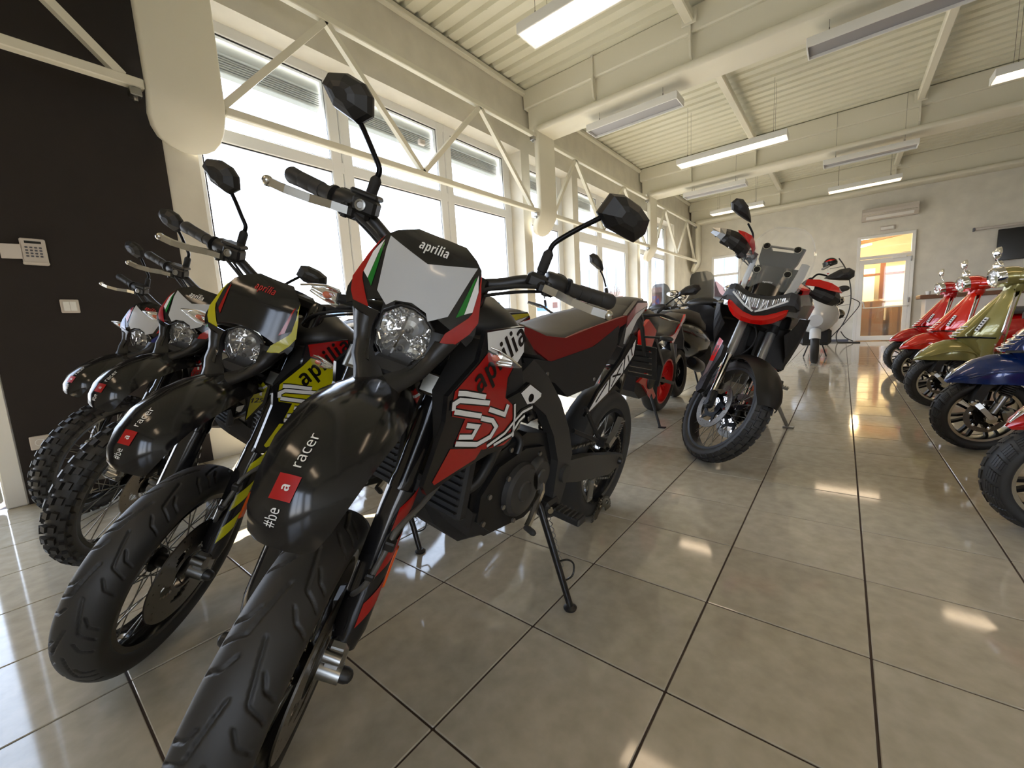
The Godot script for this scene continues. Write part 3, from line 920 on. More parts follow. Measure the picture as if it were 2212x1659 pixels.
func knob(b: MB, o: Dictionary, a: float, th: float, wa: float, wt: float, h: float) -> void:
	var s := []
	for k in 2:
		var sc := 1.0 if k == 0 else 0.84
		var l := []
		for q in [[-1, -1], [1, -1], [1, 1], [-1, 1]]: l.append(tyre_pt(o, a + q[0] * wa * sc, th + q[1] * wt * sc, -h if k == 1 else 0.003))
		s.append(l)
	b.loft(s, false)

func knobs(b: MB, o: Dictionary) -> void:
	if o.style == "knob":
		for i in 38:
			var t := TAU * i / 38
			knob(b, o, 0.27, t, 0.2, 0.043, 0.013)
			knob(b, o, -0.27, t + 0.02, 0.2, 0.043, 0.013)
			knob(b, o, 0.80, t + 0.08, 0.19, 0.05, 0.013)
			knob(b, o, -0.80, t + 0.08, 0.19, 0.05, 0.013)
			knob(b, o, 1.30, t, 0.17, 0.045, 0.010)
			knob(b, o, -1.30, t, 0.17, 0.045, 0.010)
	elif o.style == "block":
		for i in 40:
			var t := TAU * i / 40
			knob(b, o, 0.32, t, 0.27, 0.062, 0.008)
			knob(b, o, -0.32, t + 0.05, 0.27, 0.062, 0.008)
			knob(b, o, 0.98, t + 0.07, 0.30, 0.060, 0.007)
			knob(b, o, -0.98, t + 0.12, 0.30, 0.060, 0.007)
	elif o.style == "scoot":
		for i in 26:
			var t := TAU * i / 26
			for s in [-1, 1]:
				var tt: float = t + (0.12 if s < 0 else 0.0)
				var l := []
				var m := []
				for k in 7:
					var a: float = s * (0.16 + 1.05 * k / 6.0)
					l.append(tyre_pt(o, a, tt + 0.012 * k + 0.02, -0.0045))
				var g2 := []
				for p in l: g2.append([p, p + Vector3(0, 0, 0)])
				for k in 6:
					knob(b, o, s * (0.25 + 0.17 * k), tt + 0.014 * k, 0.085, 0.095, 0.0045)

func spoke_mesh(b: MB, o: Dictionary, side: int, lead: int) -> void:
	var hr: float = o.get("hub", 0.032)
	var p := Vector3(side * 0.032, hr, 0)
	var ph := lead * 0.62
	var r: float = o.rr - 0.022
	b.tube([p, Vector3(side * 0.008, r * cos(ph), r * sin(ph))], 0.0019, 5)

func perforated(b: MB, r0: float, r1: float, th: float, nt: int, nr: int, hole: Callable, x := 0.0) -> void:
	var top := PackedVector3Array()
	for i in nt:
		for j in nr:
			if hole.call(i, j): continue
			var c := []
			for q in [[i, j], [i + 1, j], [i + 1, j + 1], [i, j + 1]]:
				var r := lerpf(r0, r1, float(q[1]) / nr)
				c.append(Vector3(x, r * cos(TAU * q[0] / nt), r * sin(TAU * q[0] / nt)))
			var w := Vector3(th, 0, 0)
			top.append_array([c[0], c[2], c[1], c[0], c[3], c[2], c[0] + w, c[1] + w, c[2] + w, c[0] + w, c[2] + w, c[3] + w])
			var nb := [[i, j - 1, 0, 1], [i + 1, j, 1, 2], [i, j + 1, 2, 3], [i - 1, j, 3, 0]]
			for e in nb:
				if e[1] < 0 or e[1] >= nr or hole.call((e[0] + nt) % nt, e[1]):
					var p: Vector3 = c[e[2]]
					var q: Vector3 = c[e[3]]
					top.append_array([p, q, q + w, p, q + w, p + w])
	b.emit(PackedVector3Array(), top)

func wheel(parent: Node, nm: String, tr: Transform3D, key: String, o: Dictionary) -> Node3D:
	var w := G(parent, nm, tr)
	P(w, "tyre", key + "tyre", "rubber", func(b: MB): tyre(b, o))
	if o.style in ["knob", "block", "scoot"]:
		var kn := P(w, "tread_blocks", key + "knobs", "rubber", func(b: MB): knobs(b, o))
		kn.set_meta("kind", "stuff")
	var rm: String = o.get("rim_mat", "black_gloss")
	P(w, "rim", key + "rim", rm, func(b: MB):
		var r: float = o.rr
		var h: float = o.get("rw", o.hw * 0.8)
		b.lathe([Vector2(r + 0.004, -h), Vector2(r + 0.004, -h + 0.006), Vector2(r - 0.012, -h + 0.014), Vector2(r - 0.014, h - 0.014), Vector2(r + 0.004, h - 0.006), Vector2(r + 0.004, h), Vector2(r - 0.014, h - 0.002), Vector2(r - 0.022, h * 0.45), Vector2(r - 0.024, 0), Vector2(r - 0.022, -h * 0.45), Vector2(r - 0.014, -h + 0.002)], Vector3.ZERO, Vector3.RIGHT, 56, true))
	P(w, "hub", key + "hub", o.get("hub_mat", "dark_metal"), func(b: MB):
		var h: float = o.get("hub", 0.032)
		b.lathe([Vector2(0, -0.048), Vector2(h * 0.55, -0.048), Vector2(h * 0.6, -0.036), Vector2(h + 0.006, -0.035), Vector2(h + 0.006, -0.029), Vector2(h * 0.62, -0.024), Vector2(h * 0.62, 0.024), Vector2(h + 0.006, 0.029), Vector2(h + 0.006, 0.035), Vector2(h * 0.9, 0.05), Vector2(h * 0.4, 0.054), Vector2(0, 0.054)], Vector3.ZERO, Vector3.RIGHT, 24))
	if o.has("spokes"):
		var n: int = o.spokes / 4
		for k in n:
			for v in 4:
				var sd := 1 if v & 1 else -1
				var ld := 1 if v & 2 else -1
				P(w, "spoke", "%sspoke%d" % [key, v], "steel", func(b: MB): spoke_mesh(b, o, sd, ld), Transform3D(Basis(Vector3.RIGHT, TAU * (k + v * 0.25) / n), Vector3.ZERO))
	if o.has("cast"):
		for k in o.cast:
			P(w, "cast_spoke", key + "cast", o.get("cast_mat", rm), func(b: MB):
				for s in [-1, 1]:
					b.bar([Vector3(0, 0.03, s * 0.012), Vector3(0.004, (0.03 + o.rr) * 0.55, s * 0.018), Vector3(0, o.rr - 0.018, s * 0.024)], Vector2(0.014, 0.022), Vector3.RIGHT), Transform3D(Basis(Vector3.RIGHT, TAU * k / o.cast), Vector3.ZERO))
	for d in o.get("discs", []):
		P(w, "brake_disc", "%sdisc%s" % [key, str(d)], "disc", func(b: MB):
			var R: float = d[1]
			perforated(b, R * 0.72, R, 0.004, 180, 9, func(i, j): return (i + j * 2) % 9 == 0 and j in [2, 4, 6] and (i / 3) % 2 == 0, d[0] - 0.002)
			if d[2] == "petal":
				perforated(b, R * 0.36, R * 0.725, 0.004, 60, 6, func(i, j): return (i + j) % 12 in [3, 4, 5, 6, 7, 8] and j in [1, 2, 3, 4] and not (i + j) % 12 == 3, d[0] - 0.002))
		if d[2] != "petal":
			P(w, "disc_carrier", "%scar%s" % [key, str(d)], "dark_metal", func(b: MB):
				var R: float = d[1]
				b.lathe([Vector2(R * 0.36, -0.004), Vector2(R * 0.52, -0.004), Vector2(R * 0.52, 0.004), Vector2(R * 0.36, 0.004)], Vector3(d[0], 0, 0), Vector3.RIGHT, 30, true)
				for k in 6:
					var a := TAU * k / 6
					b.bar([Vector3(d[0], R * 0.48 * cos(a), R * 0.48 * sin(a)), Vector3(d[0], R * 0.76 * cos(a + 0.25), R * 0.76 * sin(a + 0.25))], Vector2(0.022, 0.006), Vector3.RIGHT))
			P(w, "disc_bobbins", "%sbob%s" % [key, str(d)], "chrome", func(b: MB):
				for k in 6:
					var a := TAU * k / 6 + 0.25
					b.lathe([Vector2(0, -0.006), Vector2(0.009, -0.006), Vector2(0.009, 0.006), Vector2(0.004, 0.007), Vector2(0, 0.005)], Vector3(d[0], d[1] * 0.75 * cos(a), d[1] * 0.75 * sin(a)), Vector3.RIGHT, 10))
	return w

# --- the 125 cc road enduro -----------------------------------------------
func mask_pt(p: Vector2, off: float) -> Vector3:
	var Y := [0.84, 0.86, 0.885, 0.93, 1.0, 1.09, 1.127, 1.14]
	var Zc := [1.43, 1.40, 1.33, 1.27, 1.255, 1.212, 1.179, 1.14]
	var z: float = Zc[0]
	for i in 7:
		if p.y >= Y[i]: z = lerpf(Zc[i], Zc[i + 1], clampf((p.y - Y[i]) / (Y[i + 1] - Y[i]), 0, 1))
	return Vector3(p.x, p.y, z - 1.8 * p.x * p.x + off)

func mask_w(y: float) -> float:
	var Y := [0.905, 0.94, 0.98, 1.02, 1.07, 1.10, 1.125, 1.137]
	var Wd := [0.060, 0.076, 0.104, 0.129, 0.117, 0.104, 0.093, 0.060]
	for i in 7:
		if y <= Y[i + 1]: return lerpf(Wd[i], Wd[i + 1], clampf((y - Y[i]) / (Y[i + 1] - Y[i]), 0, 1))
	return 0.05

func mir(l: Array) -> Array:
	var r := []
	for p in l: r.append(Vector2(-p.x, p.y))
	return r

func handle_set(T: Transform3D, o: Node3D, w: Dictionary) -> void:
	# w: grip height etc. shared by the two kinds of bike
	for s in [-1, 1]:
		var sd: float = s
		P(o, "grip", "grip%d" % s, "rubber", func(b: MB):
			var a := Vector3(sd * 0.285, 1.130, 0.995)
			var c := Vector3(sd * 0.412, 1.137, 0.958)
			var d := (c - a).normalized()
			b.lathe([Vector2(0, 0), Vector2(0.024, 0), Vector2(0.024, 0.006), Vector2(0.0165, 0.008), Vector2(0.0165, 0.035), Vector2(0.018, 0.036), Vector2(0.018, 0.062), Vector2(0.017, 0.063), Vector2(0.018, 0.066), Vector2(0.018, 0.094), Vector2(0.017, 0.095), Vector2(0.018, 0.098), Vector2(0.0195, 0.125), Vector2(0.016, 0.132), Vector2(0, 0.133)], a, d, 20), T)
		P(o, "lever", "lever%d" % s, "alu_bright", func(b: MB):
			b.bar([Vector3(sd * 0.232, 1.116, 1.042), Vector3(sd * 0.265, 1.115, 1.052), Vector3(sd * 0.30, 1.113, 1.076), Vector3(sd * 0.345, 1.113, 1.088), Vector3(sd * 0.378, 1.115, 1.086)], Vector2(0.013, 0.017))
			b.ball(Vector3(sd * 0.384, 1.115, 1.085), Vector3.ONE * 0.0115, 14), T)
		P(o, "switch_cluster", "switch%d" % s, "black_satin", func(b: MB):
			b.lathe([Vector2(0, 0), Vector2(0.024, 0.0), Vector2(0.026, 0.006), Vector2(0.026, 0.042), Vector2(0.021, 0.05), Vector2(0, 0.05)], Vector3(sd * 0.232, 1.128, 1.0), Vector3(sd, 0.03, -0.2).normalized(), 18)
			b.box(Vector3(sd * 0.248, 1.112, 0.975), Vector3(0.04, 0.035, 0.035), 0.008)
			b.box(Vector3(sd * 0.262, 1.150, 0.99), Vector3(0.022, 0.012, 0.02), 0.004), T)
		P(o, "lever_perch", "perch%d" % s, "black_satin", func(b: MB):
			b.box(Vector3(sd * 0.212, 1.122, 1.015), Vector3(0.05, 0.034, 0.05), 0.008)
			b.box(Vector3(sd * 0.235, 1.114, 1.035), Vector3(0.04, 0.026, 0.024), 0.006)
			b.lathe([Vector2(0, -0.016), Vector2(0.007, -0.016), Vector2(0.007, 0.016), Vector2(0, 0.016)], Vector3(sd * 0.238, 1.115, 1.043), Vector3.UP, 8), T)
		P(o, "cable", "cable%d" % s, "black_matt", func(b: MB):
			b.curve([Vector3(sd * 0.215, 1.112, 1.04), Vector3(sd * 0.15, 1.09, 1.07), Vector3(sd * 0.09, 1.05, 1.08), Vector3(sd * 0.05, 0.97, 1.06)], 0.005, 7)
			b.curve([Vector3(sd * 0.23, 1.10, 0.99), Vector3(sd * 0.16, 1.075, 1.03), Vector3(sd * 0.08, 1.03, 1.06), Vector3(sd * 0.04, 0.96, 1.05)], 0.004, 7), T)
	P(o, "brake_reservoir", "reserv", "black_satin", func(b: MB):
		b.box(Vector3(-0.20, 1.137, 1.03), Vector3(0.055, 0.035, 0.04), 0.006)
		b.box(Vector3(-0.205, 1.16, 1.025), Vector3(0.062, 0.012, 0.045), 0.004), T)
	P(o, "sight_glass", "sight", "alu", func(b: MB): b.lathe([Vector2(0, 0), Vector2(0.012, 0), Vector2(0.012, 0.004), Vector2(0.008, 0.005), Vector2(0.007, 0.003), Vector2(0, 0.003)], Vector3(-0.205, 1.136, 1.05), Vector3(0, 0.15, 1).normalized(), 16), T)
	P(o, "handlebar", "hbar", "black_satin", func(b: MB):
		b.curve([Vector3(0.41, 1.137, 0.962), Vector3(0.28, 1.130, 0.998), Vector3(0.20, 1.118, 1.012), Vector3(0.13, 1.082, 1.016), Vector3(0.06, 1.060, 1.016), Vector3(-0.06, 1.060, 1.016), Vector3(-0.13, 1.082, 1.016), Vector3(-0.20, 1.118, 1.012), Vector3(-0.28, 1.130, 0.998), Vector3(-0.41, 1.137, 0.962)], [0.011, 0.011, 0.011, 0.011, 0.011, 0.011, 0.011, 0.011, 0.011, 0.012, 0.013, 0.014, 0.0145, 0.0145, 0.0145, 0.0145, 0.0145, 0.0145, 0.0145, 0.0145, 0.0145, 0.0145, 0.0145, 0.0145, 0.0145, 0.0145, 0.0145, 0.0145, 0.0145, 0.0145, 0.0145, 0.0145, 0.0145, 0.0145, 0.0145, 0.014, 0.013, 0.012, 0.011, 0.011, 0.011, 0.011, 0.011, 0.011, 0.011, 0.011], 12)
		b.box(Vector3(0, 1.062, 1.016), Vector3(0.12, 0.045, 0.045), 0.008), T)

func mirror(o: Node3D, T: Transform3D, key: String, path: Array, ctr: Vector3, out: Array, ba: Basis) -> void:
	var m := G(o, "mirror", T)
	P(m, "stem_sleeve", key + "sl", "black_matt", func(b: MB):
		var d: Vector3 = (path[1] - path[0]).normalized()
		b.lathe([Vector2(0, -0.012), Vector2(0.008, -0.012), Vector2(0.0105, 0), Vector2(0.0105, 0.006), Vector2(0.0125, 0.007), Vector2(0.0125, 0.050), Vector2(0.010, 0.054), Vector2(0.007, 0.058), Vector2(0, 0.058)], path[0], d, 12))
	P(m, "stem", key + "st", "dark_metal", func(b: MB): b.curve(path.slice(1), 0.0062, 9))
	P(m, "housing", key + "ho", "black_satin", func(b: MB):
		# faceted shell: outline, shoulder, crown
		var s := []
		for k in [[1.0, 0.0], [1.0, 0.008], [0.90, 0.020], [0.55, 0.034], [0.3, 0.038]]:
			var l := []
			for p in out: l.append(ctr + ba * Vector3(p.x * k[0], p.y * k[0], k[1]))
			s.append(l)
		b.loft(s, false))
	P(m, "glass", key + "gl", "mirror_glass", func(b: MB):
		var s := []
		for k in [-0.0015, 0.001]:
			var l := []
			for p in out: l.append(ctr + ba * Vector3(p.x * 0.9, p.y * 0.9, k))
			s.append(l)
		b.loft(s, false))

func dirt_bike(pose: Array, label: String, c: Dictionary) -> void:
	# pose: x, z, heading, lean (degrees), steering (degrees), lift for the taller wheels
	var lift: float = pose[5]
	var o := thing("motorcycle", label, "motorcycle", Transform3D(Basis(Vector3.UP, deg_to_rad(pose[2])) * Basis(Vector3.BACK, -deg_to_rad(pose[3])), Vector3(pose[0], 0, pose[1])), "row of 125 cc bikes along the window wall")
	var off := lift > 0.0
	var B := Transform3D(Basis(), Vector3(0, lift, 0))
	var ax := Vector3(0, cos(deg_to_rad(26)), -sin(deg_to_rad(26)))
	var R := Basis(ax, deg_to_rad(pose[4]))
	var p0 := Vector3(0, 0, 1.523)
	var T := B * Transform3D(R, p0 - R * p0)
	var N := Vector3(0, 0, 1)
	var fw := {"R": 0.296, "hw": 0.056, "rr": 0.222, "style": "road", "spokes": 36, "discs": [[0.058, 0.150, "petal"]]}
	var rw := {"R": 0.307, "hw": 0.066, "rr": 0.222, "style": "plain", "spokes": 36, "rw": 0.055}
	if off:
		fw = {"R": 0.335, "hw": 0.043, "rr": 0.272, "style": "knob", "spokes": 36, "discs": [[0.055, 0.13, "petal"]]}
		rw = {"R": 0.345, "hw": 0.058, "rr": 0.238, "style": "knob", "spokes": 36}
	wheel(o, "front_wheel", T * Transform3D(Basis(), Vector3(0, 0.296, 1.425)), "fw%s" % off, fw)
	wheel(o, "rear_wheel", B * Transform3D(Basis(), Vector3(0, 0.307, 0)), "rw%s" % off, rw)
	# fork: legs run along the steering axis through the axle
	var fd := ax
	var base := Vector3(0, 0.296, 1.405)
	for s in [-1, 1]:
		var sd: float = s
		var leg := G(o, "fork_leg", T)
		P(leg, "outer_tube", "ftube%d" % s, "black_gloss", func(b: MB):
			var a := base + Vector3(sd * 0.088, 0, 0) + fd * 0.37
			b.lathe([Vector2(0, 0), Vector2(0.0285, 0), Vector2(0.0285, 0.02), Vector2(0.026, 0.03), Vector2(0.027, 0.20), Vector2(0.0275, 0.48), Vector2(0.022, 0.50), Vector2(0, 0.50)], a, fd, 20))
		P(leg, "inner_tube", "fin%d" % s, "dark_metal", func(b: MB): b.tube([base + Vector3(sd * 0.088, 0, 0) + fd * 0.03, base + Vector3(sd * 0.088, 0, 0) + fd * 0.40], 0.0205, 16))
		P(leg, "axle_lug", "lug%d" % s, "alu", func(b: MB):
			b.box(Vector3(sd * 0.088, 0.315, 1.405), Vector3(0.042, 0.07, 0.05), 0.008, Basis(Vector3.RIGHT, deg_to_rad(-26)))
			b.lathe([Vector2(0, 0), Vector2(0.020, 0), Vector2(0.020, 0.045), Vector2(0, 0.045)], Vector3(sd * 0.066, 0.296, 1.425), Vector3(sd, 0, 0), 16)
			b.lathe([Vector2(0, 0), Vector2(0.013, 0), Vector2(0.013, 0.035), Vector2(0, 0.035)], Vector3(sd * 0.068, 0.335, 1.425), Vector3(sd, 0, 0), 12))
		P(leg, "axle_cap", "cap%d" % s, "black_satin", func(b: MB): b.lathe([Vector2(0, 0), Vector2(0.0155, 0), Vector2(0.0155, 0.012), Vector2(0.012, 0.021), Vector2(0.006, 0.025), Vector2(0, 0.026)], Vector3(sd * 0.110, 0.296, 1.425), Vector3(sd, 0, 0), 16))
		P(leg, "fork_guard", "guard%d" % s, "black_gloss", func(b: MB):
			var g := []
			for k in 9:
				var t := lerpf(0.035, 0.37, k / 8.0)
				var hw := 0.030 if k > 0 else 0.022
				var l := []
				for j in 9:
					var a := lerpf(-1.75, 1.75, j / 8.0) + sd * 0.45
					l.append(base + Vector3(sd * 0.092, 0, 0) + fd * t + Vector3(sin(a) * (hw + 0.004), 0, 0) + Vector3(0, sin(deg_to_rad(26)), cos(deg_to_rad(26))) * cos(a) * hw)
				g.append(l)
			b.patch(g, -0.003 * sd))
		P(leg, "guard_stripes", "gstr%d" % s, c.stripe, func(b: MB):
			for k in 3:
				var t0 := 0.085 + k * 0.10
				b.decal(v2([0.35, t0, 1.35, t0 + 0.055, 1.35, t0 + 0.105, 0.35, t0 + 0.05]), func(q): return base + Vector3(sd * 0.092, 0, 0) + fd * q.y + Vector3(sd * sin(q.x) * 0.0352, 0, 0) + Vector3(0, sin(deg_to_rad(26)), cos(deg_to_rad(26))) * cos(q.x) * 0.0312, Vector3(sd, 0, 0.6), 0.06))
		P(leg, "reflector", "refl%d" % s, "amber", func(b: MB): b.box(base + Vector3(sd * 0.125, 0, -0.012) + fd * 0.20, Vector3(0.010, 0.085, 0.028), 0.003, Basis(Vector3.RIGHT, deg_to_rad(-26))))
		# lower clamp jaw with two screws
		P(o, "fork_clamp", "clamp%d" % s, "steel", func(b: MB):
			var a := base + Vector3(sd * 0.088, 0, 0) + fd * 0.60
			b.lathe([Vector2(0.026, -0.024), Vector2(0.037, -0.024), Vector2(0.037, 0.024), Vector2(0.026, 0.024)], a, fd, 20, true)
			b.box(a + Vector3(-sd * 0.012, 0.018, 0.036), Vector3(0.05, 0.046, 0.024), 0.004, Basis(Vector3.RIGHT, deg_to_rad(-26))), T)
		P(o, "clamp_screws", "screws%d" % s, "alu_bright", func(b: MB):
			for q in [-0.012, 0.012]: b.lathe([Vector2(0, 0.0), Vector2(0.008, 0), Vector2(0.008, 0.006), Vector2(0.004, 0.006), Vector2(0.004, 0.002), Vector2(0, 0.002)], base + Vector3(sd * 0.092, 0, 0) + fd * (0.60 + q) + Vector3(0, 0.018, 0.040), Vector3(sd * 0.5, 0.3, 1).normalized(), 12), T)
	P(o, "triple_clamp", "triple", "dark_metal", func(b: MB):
		for t in [0.60, 0.845]:
			b.box(base + fd * t + Vector3(0, 0, -0.02), Vector3(0.20, 0.04, 0.075), 0.010, Basis(Vector3.RIGHT, deg_to_rad(-26)))
		b.tube([base + fd * 0.56 + Vector3(0, -0.01, -0.04), base + fd * 0.88 + Vector3(0, -0.01, -0.04)], 0.03, 14), T)
	P(o, "front_caliper", "caliper", "black_satin", func(b: MB):
		b.box(Vector3(0.066, 0.36, 1.325), Vector3(0.05, 0.10, 0.055), 0.012, Basis(Vector3.RIGHT, 0.35))
		b.box(Vector3(0.088, 0.34, 1.36), Vector3(0.016, 0.06, 0.05), 0.005), T)
	P(o, "brake_hose", "bhose", "hose", func(b: MB): b.curve([Vector3(0.075, 0.43, 1.36), Vector3(0.098, 0.50, 1.385), Vector3(0.112, 0.57, 1.355), Vector3(0.118, 0.60, 1.33), Vector3(0.15, 0.635, 1.26), Vector3(0.17, 0.69, 1.19), Vector3(0.14, 0.80, 1.12)], 0.0058, 8), T)
	P(o, "hose_clips", "hclip", "black_satin", func(b: MB):
		b.box(Vector3(0.114, 0.575, 1.352), Vector3(0.022, 0.022, 0.022), 0.003)
		b.box(Vector3(0.10, 0.515, 1.38), Vector3(0.018, 0.016, 0.02), 0.003), T)
	handle_set(T, o, {})
	var sq := v2([-0.068, -0.018, -0.060, 0.030, -0.030, 0.042, 0.020, 0.040, 0.058, 0.026, 0.066, -0.006, 0.050, -0.034, -0.030, -0.036])
	mirror(o, T, "mirL", [Vector3(0.216, 1.138, 0.992), Vector3(0.216, 1.19, 0.990), Vector3(0.219, 1.212, 0.99), Vector3(0.236, 1.236, 0.988), Vector3(0.262, 1.266, 0.985), Vector3(0.300, 1.306, 0.976)], Vector3(0.350, 1.322, 0.962), sq, Basis(Vector3.BACK, -0.10) * Basis(Vector3.UP, 0.25))
	var sq2 := v2([0.058, -0.036, 0.022, -0.050, -0.030, -0.016, -0.052, 0.030, -0.034, 0.050, 0.010, 0.046, 0.046, 0.026, 0.062, 0.0])
	mirror(o, T, "mirR", [Vector3(-0.214, 1.146, 0.985), Vector3(-0.208, 1.20, 0.985), Vector3(-0.207, 1.22, 0.985), Vector3(-0.228, 1.245, 0.98), Vector3(-0.258, 1.275, 0.968), Vector3(-0.284, 1.30, 0.96)], Vector3(-0.318, 1.330, 0.955), sq2, Basis(Vector3.BACK, 0.35) * Basis(Vector3.UP, -0.15))
	# headlight mask
	P(o, "headlight_mask", "mask", "black_gloss", func(b: MB):
		# upper shield above and beside the lamp opening
		for part in 3:
			var g := []
			for i in 13:
				var l := []
				for j in 13:
					var u := lerpf(-1.0, 1.0, j / 12.0)
					var p: Vector2
					if part == 0:
						var y := lerpf(1.004, 1.141, i / 12.0)
						p = Vector2(u * mask_w(y), y - 0.030 * (1.0 - i / 12.0) * u * u + 0.012 * (1 - i / 12.0) * (1 - u * u))
					else:
						var y2 := lerpf(0.905, 0.985, i / 12.0)
						var sd := 1.0 if part == 1 else -1.0
						var inner := 0.052 * sqrt(maxf(0.08, 1.0 - pow((y2 - 0.957) / 0.064, 2))) + 0.002
						p = Vector2(sd * lerpf(inner, mask_w(y2), (u + 1) / 2), y2)
					l.append(mask_pt(p, 0.0))
				g.append(l)
			b.patch(g, -0.004), T)
	P(o, "mask_beak", "beak", "black_satin", func(b: MB):
		# the V shaped lower rim that reaches forward under the lamp
		var ou := v2([0.100, 0.975, 0.084, 0.940, 0.066, 0.908, 0.032, 0.878, 0.0, 0.864])
		var inn := v2([0.066, 0.968, 0.056, 0.930, 0.046, 0.908, 0.022, 0.890, 0.0, 0.880])
		var g := []
		for i in 5:
			var l := []
			for j in 17:
				var q := absf(j - 8.0) / 8.0 * 4.0
				var k := clampi(int(floor(4.0 - q)), 0, 3)
				var f := (4.0 - q) - k
				var p: Vector2 = (inn[k] as Vector2).lerp(inn[k + 1], f).lerp((ou[k] as Vector2).lerp(ou[k + 1], f), [0.0, 0.0, 0.5, 1.0, 1.0][i])
				var sd := 1.0 if j > 8 else -1.0
				l.append(mask_pt(Vector2(p.x * sd, p.y), [-0.035, 0.002, 0.006, 0.0, -0.04][i]) + Vector3(0, [0.008, 0.0, 0.0, 0.0, -0.004][i], 0))
			g.append(l)
		b.patch(g, -0.004), T)
	P(o, "mask_inner", "maskin", "black_matt", func(b: MB):
		b.box(Vector3(0, 0.985, 1.14), Vector3(0.15, 0.17, 0.09), 0.03)
		b.box(Vector3(0, 0.885, 1.21), Vector3(0.09, 0.05, 0.16), 0.015), T)
	if c.get("plate", "") != "":
		P(o, "mask_panel", "mpanel", c.plate, func(b: MB): b.decal(v2([-0.088, 1.113, 0, 1.092, 0.088, 1.115, 0.069, 1.018, 0.038, 0.999, 0.030, 1.012, 0.0, 1.020, -0.030, 1.014, -0.043, 1.001, -0.069, 1.018]), func(q): return mask_pt(q, 0.0016), N, 0.022), T)
	var redp := v2([0.097, 1.113, 0.113, 1.07, 0.1255, 1.022, 0.118, 1.000, 0.068, 0.930, 0.064, 0.937, 0.075, 0.988, 0.105, 1.026, 0.109, 1.036, 0.106, 1.077])
	P(o, "mask_edge_graphic", "medge", c.edge, func(b: MB):
		for q in [redp, mir(redp)]: b.decal(q, func(p): return mask_pt(p, 0.0018), N, 0.02), T)
	P(o, "mask_stripe", "mstr1", c.get("s1", "green"), func(b: MB):
		var q := v2([0.0935, 1.100, 0.095, 1.030, 0.083, 1.020, 0.0905, 1.095])
		for k in [q, mir(q)]: b.decal(k, func(p): return mask_pt(p, 0.0018), N, 0.02), T)
	P(o, "mask_stripe", "mstr2", c.get("s2", "white_print"), func(b: MB):
		var q := v2([0.0945, 1.104, 0.1055, 1.076, 0.1085, 1.038, 0.0955, 1.030])
		for k in [q, mir(q)]: b.decal(k, func(p): return mask_pt(p, 0.0017), N, 0.02), T)
	P(o, "mask_lettering", "mlogo", c.get("logo", "white_print"), func(b: MB): b.text("aprilia", 0.0215, func(q): return mask_pt(Vector2(q.x, q.y + 1.1195), 0.0018), N, true, 0.0, 0.88), T)
	# headlight
	var hl := G(o, "headlight", T)
	P(hl, "bowl", "hbowl", "reflector", func(b: MB):
		var g := []
		for i in 7:
			var l := []
			for j in 24:
				var a := TAU * j / 24
				var r := lerpf(1.0, 0.10, i / 6.0) + (0.02 if (i + j) % 2 else 0.0)
				l.append(Vector3(cos(a) * 0.052 * r, 0.953 + sin(a) * 0.056 * r, 1.225 - 0.05 * (1.0 - r * r)))
			g.append(l)
		b.patch(g, 0.004, false))
	P(hl, "bowl_facets", "hfac", "chrome", func(b: MB):
		var r := RandomNumberGenerator.new()
		r.seed = 4
		for k in 46:
			var a := r.randf() * TAU
			var d := sqrt(r.randf()) * 0.92
			b.box(Vector3(cos(a) * 0.048 * d, 0.953 + sin(a) * 0.052 * d, 1.228 - 0.045 * (1.0 - d * d)), Vector3(0.006 + 0.006 * r.randf(), 0.004 + 0.01 * r.randf(), 0.006), 0.0015, Basis.from_euler(Vector3(r.randf() - 0.5, r.randf() - 0.5, r.randf() - 0.5) * 1.6)))
	P(hl, "bulb_shield", "hbulb", "steel", func(b: MB):
		b.lathe([Vector2(0, 0.012), Vector2(0.006, 0.012), Vector2(0.008, 0.0), Vector2(0.017, -0.004), Vector2(0.021, -0.03), Vector2(0.0, -0.03)], Vector3(0.006, 0.965, 1.228), N, 18)
		b.lathe([Vector2(0, 0.004), Vector2(0.009, 0.004), Vector2(0.013, -0.02), Vector2(0.0, -0.02)], Vector3(0.0, 0.925, 1.232), N, 14))
	P(hl, "bulb_tip", "hbt", "black_satin", func(b: MB):
		b.ball(Vector3(0.0, 0.925, 1.236), Vector3(0.006, 0.006, 0.006), 10)
		b.ball(Vector3(0.006, 0.965, 1.240), Vector3(0.0055, 0.0055, 0.005), 10))
	var hlo := v2([-0.052, 0.950, -0.044, 0.985, -0.018, 1.006, 0.006, 1.008, 0.030, 1.000, 0.048, 0.982, 0.054, 0.955, 0.050, 0.930, 0.030, 0.906, 0.0, 0.897, -0.028, 0.905, -0.044, 0.924])
	P(hl, "lens", "hlens", "lens", func(b: MB):
		var s := []
		for k in [[1.0, -0.012], [1.0, 0.004], [0.90, 0.010], [0.4, 0.016]]:
			var l := []
			for p in hlo:
				var q: Vector2 = (p - Vector2(0, 0.953)) * k[0] + Vector2(0, 0.953)
				l.append(Vector3(q.x, q.y, 1.246 + k[1] - 1.2 * q.x * q.x))
			s.append(l)
		b.loft(s, false))
	P(hl, "lens_rim", "hrim", "black_satin", func(b: MB):
		var l := []
		for p in hlo: l.append(Vector3(p.x * 1.05, (p.y - 0.953) * 1.05 + 0.953, 1.243 - 1.2 * p.x * p.x))
		l.append(l[0])
		l.append(l[1])
		b.tube(l, 0.0035, 6))
